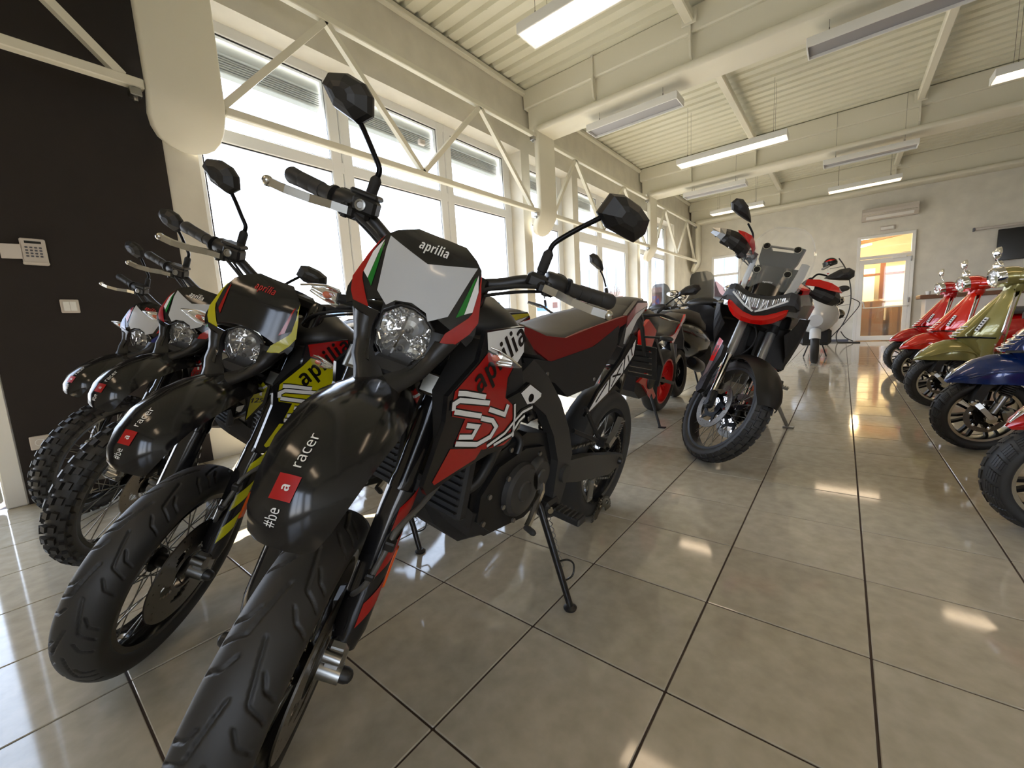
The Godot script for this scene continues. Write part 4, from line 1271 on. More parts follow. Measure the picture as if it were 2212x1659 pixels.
	P(hl, "lens_edges", "hledge", "chrome", func(b: MB):
		for w in [[9, 8], [8, 7], [10, 9], [11, 10], [0, 11]]:
			var p: Vector2 = hlo[w[0]]
			var q: Vector2 = hlo[w[1]]
			b.bar([Vector3(p.x * 0.94, (p.y - 0.953) * 0.94 + 0.953, 1.253 - 1.2 * p.x * p.x), Vector3(q.x * 0.94, (q.y - 0.953) * 0.94 + 0.953, 1.253 - 1.2 * q.x * q.x)], Vector2(0.004, 0.002))
		b.bar([Vector3(-0.012, 0.905, 1.258), Vector3(0.004, 0.972, 1.264)], Vector2(0.0035, 0.003), N))
	# indicators
	for s in [-1, 1]:
		var sd: float = s
		var ind := G(o, "indicator", T)
		P(ind, "stalk", "istalk%d" % s, "rubber", func(b: MB): b.tube([Vector3(sd * 0.075, 0.955, 1.10), Vector3(sd * 0.165, 0.955, 1.165)], [0.014, 0.010], 10))
		P(ind, "lens", "ilens%d" % s, "lens", func(b: MB):
			var se := []
			for k in [[0.155, 0.012, 0.012], [0.160, 0.020, 0.018], [0.185, 0.019, 0.020], [0.215, 0.011, 0.013], [0.236, 0.004, 0.006], [0.240, 0.001, 0.002]]:
				var l := []
				for j in 12: l.append(Vector3(sd * k[0], 0.955 + sin(TAU * j / 12) * k[1] + (0.235 - k[0]) * 0.02, 1.172 + cos(TAU * j / 12) * k[2] * 0.8 - (k[0] - 0.155) * 0.1))
				se.append(l)
			b.loft(se))
		P(ind, "reflector", "iref%d" % s, "reflector", func(b: MB):
			var g := []
			for k in [[0.158, 0.015], [0.175, 0.0175], [0.195, 0.014], [0.22, 0.007]]:
				var l := []
				for j in 7: l.append(Vector3(sd * k[0], 0.956 + sin(lerpf(-1.5, 1.5, j / 6.0)) * k[1], 1.168 - cos(lerpf(-1.5, 1.5, j / 6.0)) * 0.010 + (0.003 if j % 2 else 0.0)))
				g.append(l)
			b.patch(g, 0.002, false))
		P(ind, "bulb", "ibulb%d" % s, "bulb_amber", func(b: MB): b.ball(Vector3(sd * 0.182, 0.956, 1.172), Vector3(0.010, 0.007, 0.007), 10))
		P(ind, "rim", "irim%d" % s, "alu_bright", func(b: MB): b.tube([Vector3(sd * 0.158, 0.974, 1.174), Vector3(sd * 0.185, 0.975, 1.176), Vector3(sd * 0.215, 0.966, 1.172), Vector3(sd * 0.240, 0.955, 1.165)], 0.0022, 6))
	# front fender
	P(o, "front_fender", "fender", "black_gloss", func(b: MB):
		var g := []
		for k in [[1.17, 0.830, 0.045, 0.04], [1.22, 0.865, 0.060, 0.05], [1.30, 0.887, 0.072, 0.045], [1.38, 0.890, 0.080, 0.035], [1.45, 0.882, 0.080, 0.030], [1.52, 0.862, 0.072, 0.024], [1.565, 0.832, 0.064, 0.020], [1.592, 0.795, 0.055, 0.016], [1.602, 0.762, 0.044, 0.010], [1.604, 0.748, 0.034, 0.004]]:
			var l := []
			for j in 15:
				var u := lerpf(-1.0, 1.0, j / 14.0)
				l.append(Vector3(u * k[2], k[1] - k[3] * pow(absf(u), 2.4) + 0.004 * (1 - absf(u)), k[0] - 0.012 * u * u))
			g.append(l)
		b.patch(g, 0.004), T)
	var fsurf := func(q: Vector2, off2: float) -> Vector3:   # q.x across, q.y along from the square, on the fender
		var zz := [1.45, 1.52, 1.565, 1.592, 1.602]
		var yy := [0.882, 0.862, 0.832, 0.795, 0.762]
		var hw := [0.080, 0.072, 0.064, 0.055, 0.044]
		var dr := [0.030, 0.024, 0.020, 0.016, 0.010]
		var s := 2.4 + q.y / 0.045
		var i := clampi(int(floor(s)), 0, 3)
		var f := s - i
		var u: float = q.x / lerpf(hw[i], hw[i + 1], f)
		var nn := Vector3(0, zz[mini(i + 1, 4)] - zz[i], -(yy[mini(i + 1, 4)] - yy[i])).normalized()
		return Vector3(q.x, lerpf(yy[i], yy[i + 1], f) - lerpf(dr[i], dr[i + 1], f) * pow(absf(u), 2.4) + 0.004 * (1 - absf(u)), lerpf(zz[i], zz[i + 1], f) - 0.012 * u * u) + nn * off2
	var txt := func(q: Vector2, c0: float) -> Vector3: return fsurf.call(Vector2(-0.016 - q.y, -(q.x + c0)), 0.0018)
	P(o, "fender_lettering", "flet", "white_print", func(b: MB):
		b.text("#be", 0.0195, func(q): return txt.call(q, -0.041), Vector3(0, 0.8, 0.6), false, 0.0, 0.95)
		b.text("racer", 0.0195, func(q): return txt.call(q, 0.045), Vector3(0, 0.8, 0.6), false, 0.0, 0.95)
		b.text("a", 0.017, func(q): return txt.call(q, 0.0) + Vector3(0, 0.001, 0.001), Vector3(0, 0.8, 0.6), true), T)
	P(o, "fender_badge", "fbadge", "red_print", func(b: MB): b.decal(v2([-0.016, -0.014, 0.016, -0.014, 0.016, 0.014, -0.016, 0.014]), func(q): return txt.call(q, 0.0), Vector3(0, 0.8, 0.6), 0.02), T)
	P(o, "fender_flank", "flank", "black_gloss", func(b: MB):
		for s in [-1, 1]: b.prism(v2([0.018, 0.685, 0.014, 0.79, 0.045, 0.858, 0.066, 0.84, 0.064, 0.76]) if s > 0 else mir(v2([0.018, 0.685, 0.014, 0.79, 0.045, 0.858, 0.066, 0.84, 0.064, 0.76])), Transform3D(Vector3(1, 0, -0.3 * s), Vector3(0, 1, 0), Vector3(0, 0, 1), Vector3(0, 0, 1.205)), -0.006, 0.0), T)
	P(o, "flank_graphic", "flankg", c.main, func(b: MB): b.decal(v2([0.021, 0.692, 0.023, 0.769, 0.046, 0.838, 0.060, 0.822, 0.055, 0.765]), func(q): return Vector3(q.x, q.y, 1.2065 - 0.3 * q.x), N, 0.05), T)
	P(o, "flank_number", "flankn", "black_print", func(b: MB): b.text("125", 0.023, func(q): return Vector3(q.x + 0.040, q.y + 0.770 + q.x * 0.35, 1.2075 - 0.3 * (q.x + 0.04)), N, true, 0.2, 0.9), T)
	P(o, "flank_line", "flankl", "white_print", func(b: MB): b.stroke(v2([0.047, 0.79, 0.046, 0.812, 0.058, 0.828]), 0.006, func(q): return Vector3(q.x, q.y, 1.2073 - 0.3 * q.x), N), T)
	# --- fixed body
	var SH := v2([1.071, 0.951, 0.940, 0.956, 0.934, 0.897, 0.958, 0.871, 0.984, 0.843, 0.988, 0.791, 0.933, 0.801, 0.896, 0.817, 0.838, 0.782, 0.841, 0.771, 0.902, 0.747, 0.942, 0.698, 0.965, 0.676, 0.982, 0.671, 1.039, 0.672, 1.131, 0.660, 1.218, 0.640, 1.228, 0.660, 1.176, 0.779, 1.172, 0.830, 1.090, 0.890])
	for s in [-1, 1]:
		var sd: float = s
		var S2 := func(q: Vector2) -> Vector3: return Vector3(sd * 0.2015, q.y, q.x)
		var NS := Vector3(sd, 0, 0)
		var sh := G(o, "radiator_shroud", B)
		P(sh, "panel", "shr%d" % s, "black_gloss", func(b: MB): b.prism(SH, side_t(0.0, 0, 0, sd), 0.188, 0.2))
		P(sh, "colour_graphic", "shm%d" % s, c.main, func(b: MB):
			b.decal(v2([1.160, 0.815, 1.155, 0.838, 1.088, 0.885, 1.062, 0.907, 0.972, 0.866, 0.990, 0.843, 0.993, 0.797, 0.955, 0.768, 0.952, 0.693, 0.985, 0.680, 1.060, 0.690, 1.150, 0.728, 1.122, 0.775, 1.160, 0.788]), S2, NS)
			b.decal(v2([1.161, 0.720, 1.063, 0.694, 1.084, 0.675, 1.201, 0.656, 1.206, 0.664]), S2, NS))
		P(sh, "upper_graphic", "shu%d" % s, c.upper, func(b: MB):
			b.decal(v2([1.070, 0.948, 0.992, 0.953, 0.942, 0.953, 0.936, 0.897, 0.960, 0.872, 1.064, 0.912]), S2, NS))
		P(sh, "rear_graphic", "shp%d" % s, "white_print", func(b: MB): b.decal(v2([0.932, 0.797, 0.896, 0.813, 0.842, 0.782, 0.843, 0.773, 0.872, 0.762, 0.902, 0.764]), S2, NS))
		P(sh, "emblem", "she%d" % s, "dark_metal", func(b: MB): b.lathe([Vector2(0, 0), Vector2(0.011, 0), Vector2(0.010, 0.002), Vector2(0.006, 0.002), Vector2(0.006, 0.001), Vector2(0, 0.001)], Vector3(sd * 0.2015, 0.778, 0.888), NS, 18))
		var lines := [[1.147, 0.833, 1.126, 0.829, 1.063, 0.811], [1.049, 0.795, 1.101, 0.808, 1.141, 0.818, 1.157, 0.813, 1.158, 0.800], [1.155, 0.797, 1.106, 0.781, 1.074, 0.771], [1.074, 0.766, 1.035, 0.752, 1.020, 0.734, 1.039, 0.715, 1.083, 0.709, 1.148, 0.728], [1.118, 0.760, 1.083, 0.749, 1.099, 0.730, 1.139, 0.740], [1.049, 0.781, 0.992, 0.757, 0.982, 0.779], [1.049, 0.695, 0.986, 0.710, 0.955, 0.730, 0.921, 0.748, 0.879, 0.753], [1.025, 0.691, 0.960, 0.700, 0.932, 0.728, 0.910, 0.737], [0.956, 0.775, 0.952, 0.746, 0.954, 0.693]]
		P(sh, "letter_outline", "shk%d" % s, "black_print", func(b: MB):
			for l in lines: b.stroke(v2(l), 0.0165, func(q): return Vector3(sd * 0.2022, q.y, q.x), NS))
		P(sh, "letter_lines", "shl%d" % s, "white_print", func(b: MB):
			for i in lines.size(): b.stroke(v2(lines[i]), 0.0105 if i < 6 else 0.0065, func(q): return Vector3(sd * 0.2028, q.y, q.x), NS))
		if s > 0:
			P(sh, "side_lettering", "sht", "black_print", func(b: MB):
				b.text("aprilia", 0.072, func(q): return Vector3(0.2030, 0.893 + q.x * 0.555 + q.y * 0.83, 1.020 - q.x * 0.83 + q.y * 0.555), NS, true, 0.0, 0.86))
		P(o, "shroud_inner", "shin%d" % s, "black_matt", func(b: MB): b.prism(v2([1.06, 0.93, 0.94, 0.94, 0.90, 0.80, 0.93, 0.70, 1.13, 0.68, 1.14, 0.82]), side_t(0.0, 0, 0, sd), 0.12, 0.186), B)
		P(o, "side_cover", "scov%d" % s, "black_matt", func(b: MB): b.prism(v2([0.83, 0.86, 0.68, 0.835, 0.41, 0.86, 0.22, 0.925, 0.21, 0.85, 0.37, 0.715, 0.56, 0.705, 0.65, 0.765, 0.80, 0.815]), side_t(0.0, 0, 0, sd), 0.085, 0.126), B)
		P(o, "cover_screws", "scrw%d" % s, "alu", func(b: MB):
			for q in [Vector2(0.70, 0.80), Vector2(0.38, 0.74)]: b.lathe([Vector2(0, 0), Vector2(0.007, 0), Vector2(0.006, 0.003), Vector2(0, 0.003)], Vector3(sd * 0.126, q.y, q.x), NS, 10), B)
		P(o, "seat_band", "sband%d" % s, c.seat, func(b: MB): b.prism(v2([0.845, 0.945, 0.82, 0.90, 0.67, 0.825, 0.42, 0.86, 0.15, 0.932, 0.15, 0.962, 0.41, 0.93, 0.61, 0.90, 0.72, 0.912, 0.80, 0.935]), side_t(0.0, 0.0, 0.0, sd), 0.112, 0.124), B)
		P(o, "frame_spar", "spar%d" % s, "grey_plastic", func(b: MB):
			b.prism(v2([0.90, 0.80, 0.80, 0.855, 0.72, 0.80, 0.63, 0.71, 0.555, 0.60, 0.51, 0.50, 0.535, 0.38, 0.575, 0.29, 0.62, 0.30, 0.61, 0.40, 0.605, 0.50, 0.65, 0.60, 0.71, 0.68, 0.80, 0.74]), side_t(0.0, 0, 0, sd), 0.105, 0.142)
			b.lathe([Vector2(0, 0), Vector2(0.032, 0), Vector2(0.030, 0.012), Vector2(0.012, 0.014), Vector2(0, 0.012)], Vector3(sd * 0.142, 0.44, 0.555), NS, 20), B)
		P(o, "tail_panel", "tailp%d" % s, "black_satin", func(b: MB): b.prism(v2([0.16, 0.962, -0.02, 1.018, -0.25, 1.015, -0.29, 0.985, -0.05, 0.93, 0.04, 0.86, 0.12, 0.83, 0.22, 0.85, 0.15, 0.93]), side_t(0.092, 0.178, 0.0, sd), -0.012, 0.004), B)
		P(o, "tail_stripe", "tails%d" % s, c.main, func(b: MB): b.decal(v2([0.148, 0.955, -0.02, 1.008, -0.26, 1.008, -0.275, 0.995, -0.02, 0.965, 0.136, 0.915]), func(q): return Vector3(sd * (0.0975 + 0.178 * q.x), q.y, q.x), NS), B)
		P(o, "tail_flash", "tailf%d" % s, "white_print", func(b: MB): b.decal(v2([0.134, 0.912, -0.02, 0.962, -0.26, 0.99, -0.06, 0.935, 0.10, 0.845, 0.15, 0.85]), func(q): return Vector3(sd * (0.0974 + 0.178 * q.x), q.y, q.x), NS), B)
		P(o, "rear_side_panel", "rsp%d" % s, "black_gloss", func(b: MB): b.prism(v2([0.10, 0.89, 0.04, 0.87, 0.05, 0.78, 0.27, 0.66, 0.44, 0.615, 0.36, 0.695, 0.19, 0.80]), side_t(0.0, 0, 0, sd), 0.128, 0.138), B)
		P(o, "rear_side_graphic", "rsg%d" % s, "white_print", func(b: MB):
			b.decal(v2([0.060, 0.865, 0.060, 0.80, 0.14, 0.745, 0.145, 0.80]), func(q): return Vector3(sd * 0.1392, q.y, q.x), NS)
			b.decal(v2([0.155, 0.795, 0.15, 0.738, 0.26, 0.680, 0.265, 0.735]), func(q): return Vector3(sd * 0.1392, q.y, q.x), NS)
			b.decal(v2([0.275, 0.728, 0.27, 0.675, 0.43, 0.622, 0.35, 0.69]), func(q): return Vector3(sd * 0.1392, q.y, q.x), NS), B)
		P(o, "rear_side_lines", "rsl%d" % s, "black_print", func(b: MB):
			for l in [[0.075, 0.80, 0.10, 0.83, 0.085, 0.845], [0.10, 0.775, 0.125, 0.805], [0.17, 0.735, 0.25, 0.735], [0.17, 0.78, 0.25, 0.695], [0.29, 0.715, 0.37, 0.655]]: b.stroke(v2(l), 0.008, func(q): return Vector3(sd * 0.1398, q.y, q.x), NS), B)
		P(o, "swingarm", "swing%d" % s, "swingarm", func(b: MB): b.prism(v2([0.58, 0.475, 0.55, 0.395, 0.40, 0.345, 0.10, 0.272, -0.03, 0.280, -0.045, 0.305, -0.03, 0.330, 0.05, 0.352, 0.33, 0.430]), side_t(0.0, 0, 0, sd), 0.088, 0.122), B)
		P(o, "rear_axle_cap", "rcap%d" % s, "black_satin", func(b: MB): b.lathe([Vector2(0, 0), Vector2(0.017, 0), Vector2(0.017, 0.010), Vector2(0.012, 0.018), Vector2(0, 0.02)], Vector3(sd * 0.120, 0.307, 0), NS, 16), B)
		var pp := G(o, "pillion_peg", B)
		P(pp, "bracket", "ppb%d" % s, "black_satin", func(b: MB):
			b.tube([Vector3(sd * 0.13, 0.645, 0.43), Vector3(sd * 0.165, 0.505, 0.345)], 0.008, 8)
			b.tube([Vector3(sd * 0.13, 0.575, 0.50), Vector3(sd * 0.165, 0.505, 0.345)], 0.008, 8)
			b.lathe([Vector2(0, 0), Vector2(0.02, 0), Vector2(0.02, 0.03), Vector2(0, 0.03)], Vector3(sd * 0.16, 0.505, 0.345), NS, 14))
		P(pp, "peg", "ppp%d" % s, "alu", func(b: MB):
			b.bar([Vector3(sd * 0.195, 0.50, 0.345), Vector3(sd * 0.20, 0.535, 0.30), Vector3(sd * 0.20, 0.585, 0.258)], Vector2(0.026, 0.020), Vector3.RIGHT)
			for k in 7: b.box(Vector3(sd * 0.213, 0.53 + k * 0.008, 0.305 - k * 0.0068), Vector3(0.006, 0.004, 0.02)))
		var fp := G(o, "footpeg", B)
		P(fp, "bracket", "fpb%d" % s, "black_satin", func(b: MB): b.box(Vector3(sd * 0.13, 0.34, 0.62), Vector3(0.05, 0.06, 0.08), 0.01))
		P(fp, "rubber", "fpr%d" % s, "rubber", func(b: MB):
			b.box(Vector3(sd * 0.205, 0.333, 0.612), Vector3(0.105, 0.024, 0.05), 0.005)
			for k in 6: b.box(Vector3(sd * (0.165 + k * 0.016), 0.347, 0.612), Vector3(0.007, 0.008, 0.05), 0.002))
		P(fp, "bolt", "fpo%d" % s, "alu_bright", func(b: MB): b.lathe([Vector2(0, 0), Vector2(0.012, 0), Vector2(0.010, 0.006), Vector2(0, 0.006)], Vector3(sd * 0.155, 0.345, 0.645), Vector3(sd, 0, 0.8).normalized(), 12))
	P(o, "tank_cover", "tank", "black_satin", func(b: MB):
		var se := []
		for k in [[1.075, 0.93, 0.985, 0.055], [1.03, 0.93, 1.010, 0.10], [0.97, 0.925, 1.028, 0.122], [0.90, 0.90, 1.022, 0.128], [0.84, 0.875, 0.975, 0.122], [0.80, 0.87, 0.940, 0.105]]:
			var w: float = k[3]
			se.append([Vector3(-w - 0.045, k[1], k[0]), Vector3(-w, lerpf(k[1], k[2], 0.62), k[0]), Vector3(-w * 0.55, k[2] - 0.012, k[0]), Vector3(0, k[2], k[0]), Vector3(w * 0.55, k[2] - 0.012, k[0]), Vector3(w, lerpf(k[1], k[2], 0.62), k[0]), Vector3(w + 0.045, k[1], k[0])])
		b.loft(se), B)
	P(o, "tank_screw", "tscr", "alu", func(b: MB): 
		for s in [-1, 1]: b.lathe([Vector2(0, 0), Vector2(0.009, 0), Vector2(0.008, 0.003), Vector2(0, 0.003)], Vector3(s * 0.075, 1.012, 1.03), Vector3(s * 0.4, 0.9, 0.2).normalized(), 10), B)
	P(o, "seat", "seat", "seat_vinyl", func(b: MB):
		var se := []
		for k in [[0.86, 0.950, 0.055, 0.955], [0.80, 0.935, 0.10, 0.945], [0.72, 0.912, 0.116, 0.925], [0.61, 0.900, 0.119, 0.916], [0.50, 0.912, 0.12, 0.928], [0.41, 0.930, 0.119, 0.946], [0.28, 0.948, 0.112, 0.963], [0.16, 0.962, 0.104, 0.975], [0.06, 0.985, 0.09, 0.993]]:
			var w: float = k[2]
			se.append([Vector3(-w, k[1] - 0.07, k[0]), Vector3(-w, k[1], k[0]), Vector3(-w * 0.86, k[1] + 0.010, k[0]), Vector3(-w * 0.4, k[3] + 0.004, k[0]), Vector3(0, k[3] + 0.006, k[0]), Vector3(w * 0.4, k[3] + 0.004, k[0]), Vector3(w * 0.86, k[1] + 0.010, k[0]), Vector3(w, k[1], k[0]), Vector3(w, k[1] - 0.07, k[0])])
		b.loft(se), B)
	P(o, "tail_fairing", "tailt", "grey_plastic", func(b: MB):
		var se := []
		for k in [[0.16, 0.90, 0.968, 0.10], [0.05, 0.93, 1.000, 0.088], [-0.06, 0.945, 1.022, 0.074], [-0.18, 0.96, 1.028, 0.058], [-0.28, 0.975, 1.012, 0.034], [-0.31, 0.985, 1.0, 0.015]]:
			var w: float = k[3]
			se.append([Vector3(-w, k[1], k[0]), Vector3(-w, k[2] - 0.012, k[0]), Vector3(-w * 0.5, k[2], k[0]), Vector3(w * 0.5, k[2], k[0]), Vector3(w, k[2] - 0.012, k[0]), Vector3(w, k[1], k[0])])
		b.loft(se), B)
	P(o, "tail_lamp", "taill", "tail_red", func(b: MB): b.box(Vector3(0, 0.975, -0.29), Vector3(0.07, 0.035, 0.05), 0.01), B)
	var pb := G(o, "plate_bracket", B)
	P(pb, "arm", "pbarm", "black_matt", func(b: MB):
		for s in [-1, 1]: b.bar([Vector3(s * 0.035, 0.96, -0.18), Vector3(s * 0.03, 0.88, -0.30), Vector3(s * 0.03, 0.74, -0.40)], Vector2(0.018, 0.014), Vector3.RIGHT))
	P(pb, "plate_holder", "pbpl", "black_satin", func(b: MB):
		var ba := Basis(Vector3.RIGHT, 0.45)
		for x in [-0.078, 0.078]: b.box(Vector3(x, 0.70, -0.42), Vector3(0.026, 0.20, 0.010), 0.003, ba)
		for k in 6: b.box(Vector3(0, 0.70, -0.42) + ba * Vector3(0, -0.088 + k * 0.0352, 0), Vector3(0.17, 0.026, 0.008), 0.002, ba)
		b.box(Vector3(0, 0.70, -0.42) + ba * Vector3(0, 0.04, -0.006), Vector3(0.10, 0.10, 0.006), 0.002, ba))
	P(pb, "indicators", "pbind", "black_satin", func(b: MB):
		for s in [-1, 1]:
			b.tube([Vector3(s * 0.03, 0.84, -0.33), Vector3(s * 0.11, 0.845, -0.34)], 0.006, 8)
			b.ball(Vector3(s * 0.14, 0.845, -0.345), Vector3(0.035, 0.014, 0.018), 12))
	P(o, "rear_hugger", "hugger", "black_matt", func(b: MB):
		var g := []
		for i in 9:
			var a := lerpf(-0.2, 1.5, i / 8.0)
			var l := []
			for j in 7:
				var u := lerpf(-1, 1, j / 6.0)
				l.append(Vector3(u * 0.055, 0.307 + cos(a) * (0.335 - 0.02 * u * u), sin(a) * (0.335 - 0.02 * u * u)))
			g.append(l)
		b.patch(g, 0.003), B)
	# engine
	P(o, "crankcase", "crank", "engine", func(b: MB):
		b.prism(v2([0.99, 0.52, 1.0, 0.43, 0.93, 0.37, 0.74, 0.345, 0.63, 0.38, 0.60, 0.50, 0.64, 0.60, 0.76, 0.63, 0.90, 0.60]), side_t(0), -0.115, 0.115)
		b.prism(v2([0.97, 0.51, 0.98, 0.44, 0.92, 0.385, 0.76, 0.36, 0.66, 0.39, 0.64, 0.49, 0.68, 0.57, 0.78, 0.59, 0.90, 0.57]), side_t(0), -0.130, 0.130), B)
	P(o, "cylinder", "cyl", "engine", func(b: MB):
		for k in 8: b.box(Vector3(0, 0.62 + k * 0.022, 0.885 + k * 0.006), Vector3(0.16, 0.010, 0.15), 0.003)
		b.box(Vector3(0, 0.70, 0.905), Vector3(0.125, 0.22, 0.115), 0.01)
		b.box(Vector3(0, 0.825, 0.94), Vector3(0.13, 0.06, 0.12), 0.015), B)
	for q in [[0.80, 0.47, 0.078, 1], [0.715, 0.49, 0.052, 1], [0.80, 0.47, 0.082, -1]]:
		P(o, "engine_cover", "ecov%s" % str(q), "grey_plastic" if q[3] > 0 else "engine", func(b: MB): b.lathe([Vector2(0, 0), Vector2(q[2] + 0.006, 0), Vector2(q[2], 0.022), Vector2(q[2] * 0.86, 0.030), Vector2(q[2] * 0.4, 0.030), Vector2(q[2] * 0.34, 0.034), Vector2(0, 0.034)], Vector3(q[3] * 0.122, q[1], q[0]), Vector3(q[3], 0, 0), 28), B)
	P(o, "engine_bolts", "ebolt", "alu", func(b: MB):
		for q in [[0.87, 0.53, 0.138], [0.885, 0.45, 0.138], [0.83, 0.385, 0.138], [0.74, 0.385, 0.138], [0.72, 0.56, 0.138], [0.94, 0.50, 0.132], [0.96, 0.43, 0.132], [1.035, 0.555, 0.10], [0.84, 0.60, 0.118]]: b.lathe([Vector2(0, 0), Vector2(0.0075, 0), Vector2(0.0075, 0.006), Vector2(0.004, 0.007), Vector2(0, 0.005)], Vector3(q[2], q[1], q[0]), Vector3.RIGHT, 10), B)
	P(o, "radiator", "radi", "black_matt", func(b: MB):
		for s in [-1, 1]:
			b.box(Vector3(s * 0.115, 0.64, 1.06), Vector3(0.12, 0.26, 0.03), 0.006, Basis(Vector3.RIGHT, -0.2))
			for k in 14: b.box(Vector3(s * 0.115, 0.535 + k * 0.016, 1.078 - (k - 7) * 0.0033), Vector3(0.105, 0.003, 0.012), 0.0, Basis(Vector3.RIGHT, -0.2)), B)
	P(o, "skid_plate", "skid", "black_matt", func(b: MB):
		var se := []
		for k in [[1.085, 0.56, 0.50, 0.07], [1.06, 0.56, 0.44, 0.10], [0.99, 0.47, 0.365, 0.125], [0.88, 0.42, 0.335, 0.13], [0.72, 0.38, 0.315, 0.12], [0.64, 0.36, 0.32, 0.10]]:
			var w: float = k[3]
			se.append([Vector3(-w, k[1], k[0]), Vector3(-w * 0.9, k[2] + 0.03, k[0]), Vector3(-w * 0.6, k[2], k[0]), Vector3(w * 0.6, k[2], k[0]), Vector3(w * 0.9, k[2] + 0.03, k[0]), Vector3(w, k[1], k[0])])
		b.loft(se, false), B)
	P(o, "coolant_hoses", "cool", "black_satin", func(b: MB):
		b.curve([Vector3(0.10, 0.77, 1.04), Vector3(0.12, 0.80, 0.98), Vector3(0.10, 0.76, 0.92), Vector3(0.07, 0.72, 0.93)], 0.013, 9)
		b.curve([Vector3(0.10, 0.53, 1.05), Vector3(0.13, 0.56, 0.99), Vector3(0.13, 0.62, 0.93), Vector3(0.10, 0.64, 0.86)], 0.014, 9)
		b.curve([Vector3(0.09, 0.66, 0.84), Vector3(0.12, 0.62, 0.80), Vector3(0.12, 0.56, 0.82)], 0.010, 9)
		b.curve([Vector3(0.05, 0.80, 0.86), Vector3(0.09, 0.74, 0.78), Vector3(0.09, 0.66, 0.70)], 0.012, 9), B)
	P(o, "throttle_body", "throt", "dark_metal", func(b: MB):
		b.lathe([Vector2(0, 0), Vector2(0.03, 0), Vector2(0.03, 0.09), Vector2(0.04, 0.10), Vector2(0.04, 0.14), Vector2(0, 0.14)], Vector3(0.02, 0.74, 0.84), Vector3(0.1, 0.25, -1).normalized(), 16)
		b.box(Vector3(0.06, 0.70, 0.66), Vector3(0.06, 0.12, 0.12), 0.01), B)
	P(o, "clip_bands", "clips", "alu", func(b: MB):
		for q in [[0.09, 0.70, 0.79], [0.09, 0.65, 0.80], [0.06, 0.755, 0.70], [0.085, 0.665, 0.72]]: b.box(Vector3(q[0] + 0.012, q[1], q[2]), Vector3(0.006, 0.018, 0.034), 0.002, Basis(Vector3.RIGHT, 0.3)), B)
	P(o, "exhaust", "exh", "steel", func(b: MB):
		b.curve([Vector3(0, 0.73, 0.97), Vector3(-0.04, 0.68, 1.04), Vector3(-0.08, 0.55, 1.03), Vector3(-0.11, 0.42, 0.96), Vector3(-0.14, 0.42, 0.80), Vector3(-0.15, 0.50, 0.55), Vector3(-0.16, 0.60, 0.35)], 0.018, 10)
		b.lathe([Vector2(0, 0), Vector2(0.035, 0), Vector2(0.05, 0.03), Vector2(0.052, 0.36), Vector2(0.03, 0.40), Vector2(0, 0.39)], Vector3(-0.165, 0.61, 0.33), Vector3(-0.05, 0.32, -1).normalized(), 20), B)
	P(o, "shock", "shock", "dark_metal", func(b: MB):
		b.tube([Vector3(0, 0.46, 0.42), Vector3(0, 0.74, 0.52)], 0.022, 12)
		for k in 9: b.lathe([Vector2(0.030, -0.006), Vector2(0.038, -0.003), Vector2(0.038, 0.003), Vector2(0.030, 0.006)], Vector3(0, 0.49, 0.43).lerp(Vector3(0, 0.70, 0.505), k / 8.0), Vector3(0, 0.94, 0.33), 16, true), B)
	P(o, "swingarm_bridge", "bridge", "swingarm", func(b: MB): b.box(Vector3(0, 0.40, 0.44), Vector3(0.20, 0.06, 0.09), 0.012), B)
	P(o, "chain", "chain", "steel", func(b: MB):
		var pts := []
		for k in 15:
			var a := lerpf(PI / 2 + 0.15, PI * 1.5 - 0.1, k / 14.0)
			pts.append(Vector3(0.075, 0.307 + sin(a) * 0.105, cos(a) * 0.105))
		for k in 9: pts.append(Vector3(0.075, lerpf(0.204, 0.43, (k + 1) / 10.0), lerpf(0.0, 0.64, (k + 1) / 10.0)))
		for k in 5:
			var a := lerpf(-PI / 2, PI / 2, k / 4.0)
			pts.append(Vector3(0.075, 0.462 + sin(a) * 0.032, 0.65 + cos(a) * 0.032))
		for k in 9: pts.append(Vector3(0.075, lerpf(0.494, 0.412, (k + 1) / 10.0), lerpf(0.64, 0.0, (k + 1) / 10.0)))
		for i in pts.size():
			var p: Vector3 = pts[i]
			var q: Vector3 = pts[(i + 1) % pts.size()]
			var n := maxi(1, int(round(p.distance_to(q) / 0.0127)))
			for j in n:
				var m := p.lerp(q, (j + 0.5) / n)
				b.box(m, Vector3(0.016 if j % 2 else 0.010, 0.009, 0.011), 0.0, Basis.looking_at((q - p).normalized(), Vector3.RIGHT if absf((q - p).normalized().x) < 0.9 else Vector3.UP).rotated((q - p).normalized(), PI / 2)), B)
	P(o, "sprocket", "sprk", "steel", func(b: MB):
		perforated(b, 0.05, 0.103, 0.006, 84, 6, func(i, j): return (j in [2, 3] and i % 14 in [2, 3, 4, 5, 6, 7, 8]) or (j == 5 and i % 2 == 0), 0.072), B)
	P(o, "chain_guide", "cguide", "alu", func(b: MB):
		b.box(Vector3(0.092, 0.225, 0.20), Vector3(0.010, 0.105, 0.04), 0.003)
		for y in [0.262, 0.19]: b.lathe([Vector2(0, 0), Vector2(0.005, 0), Vector2(0.005, 0.006), Vector2(0, 0.006)], Vector3(0.097, y, 0.20), Vector3.RIGHT, 8), B)
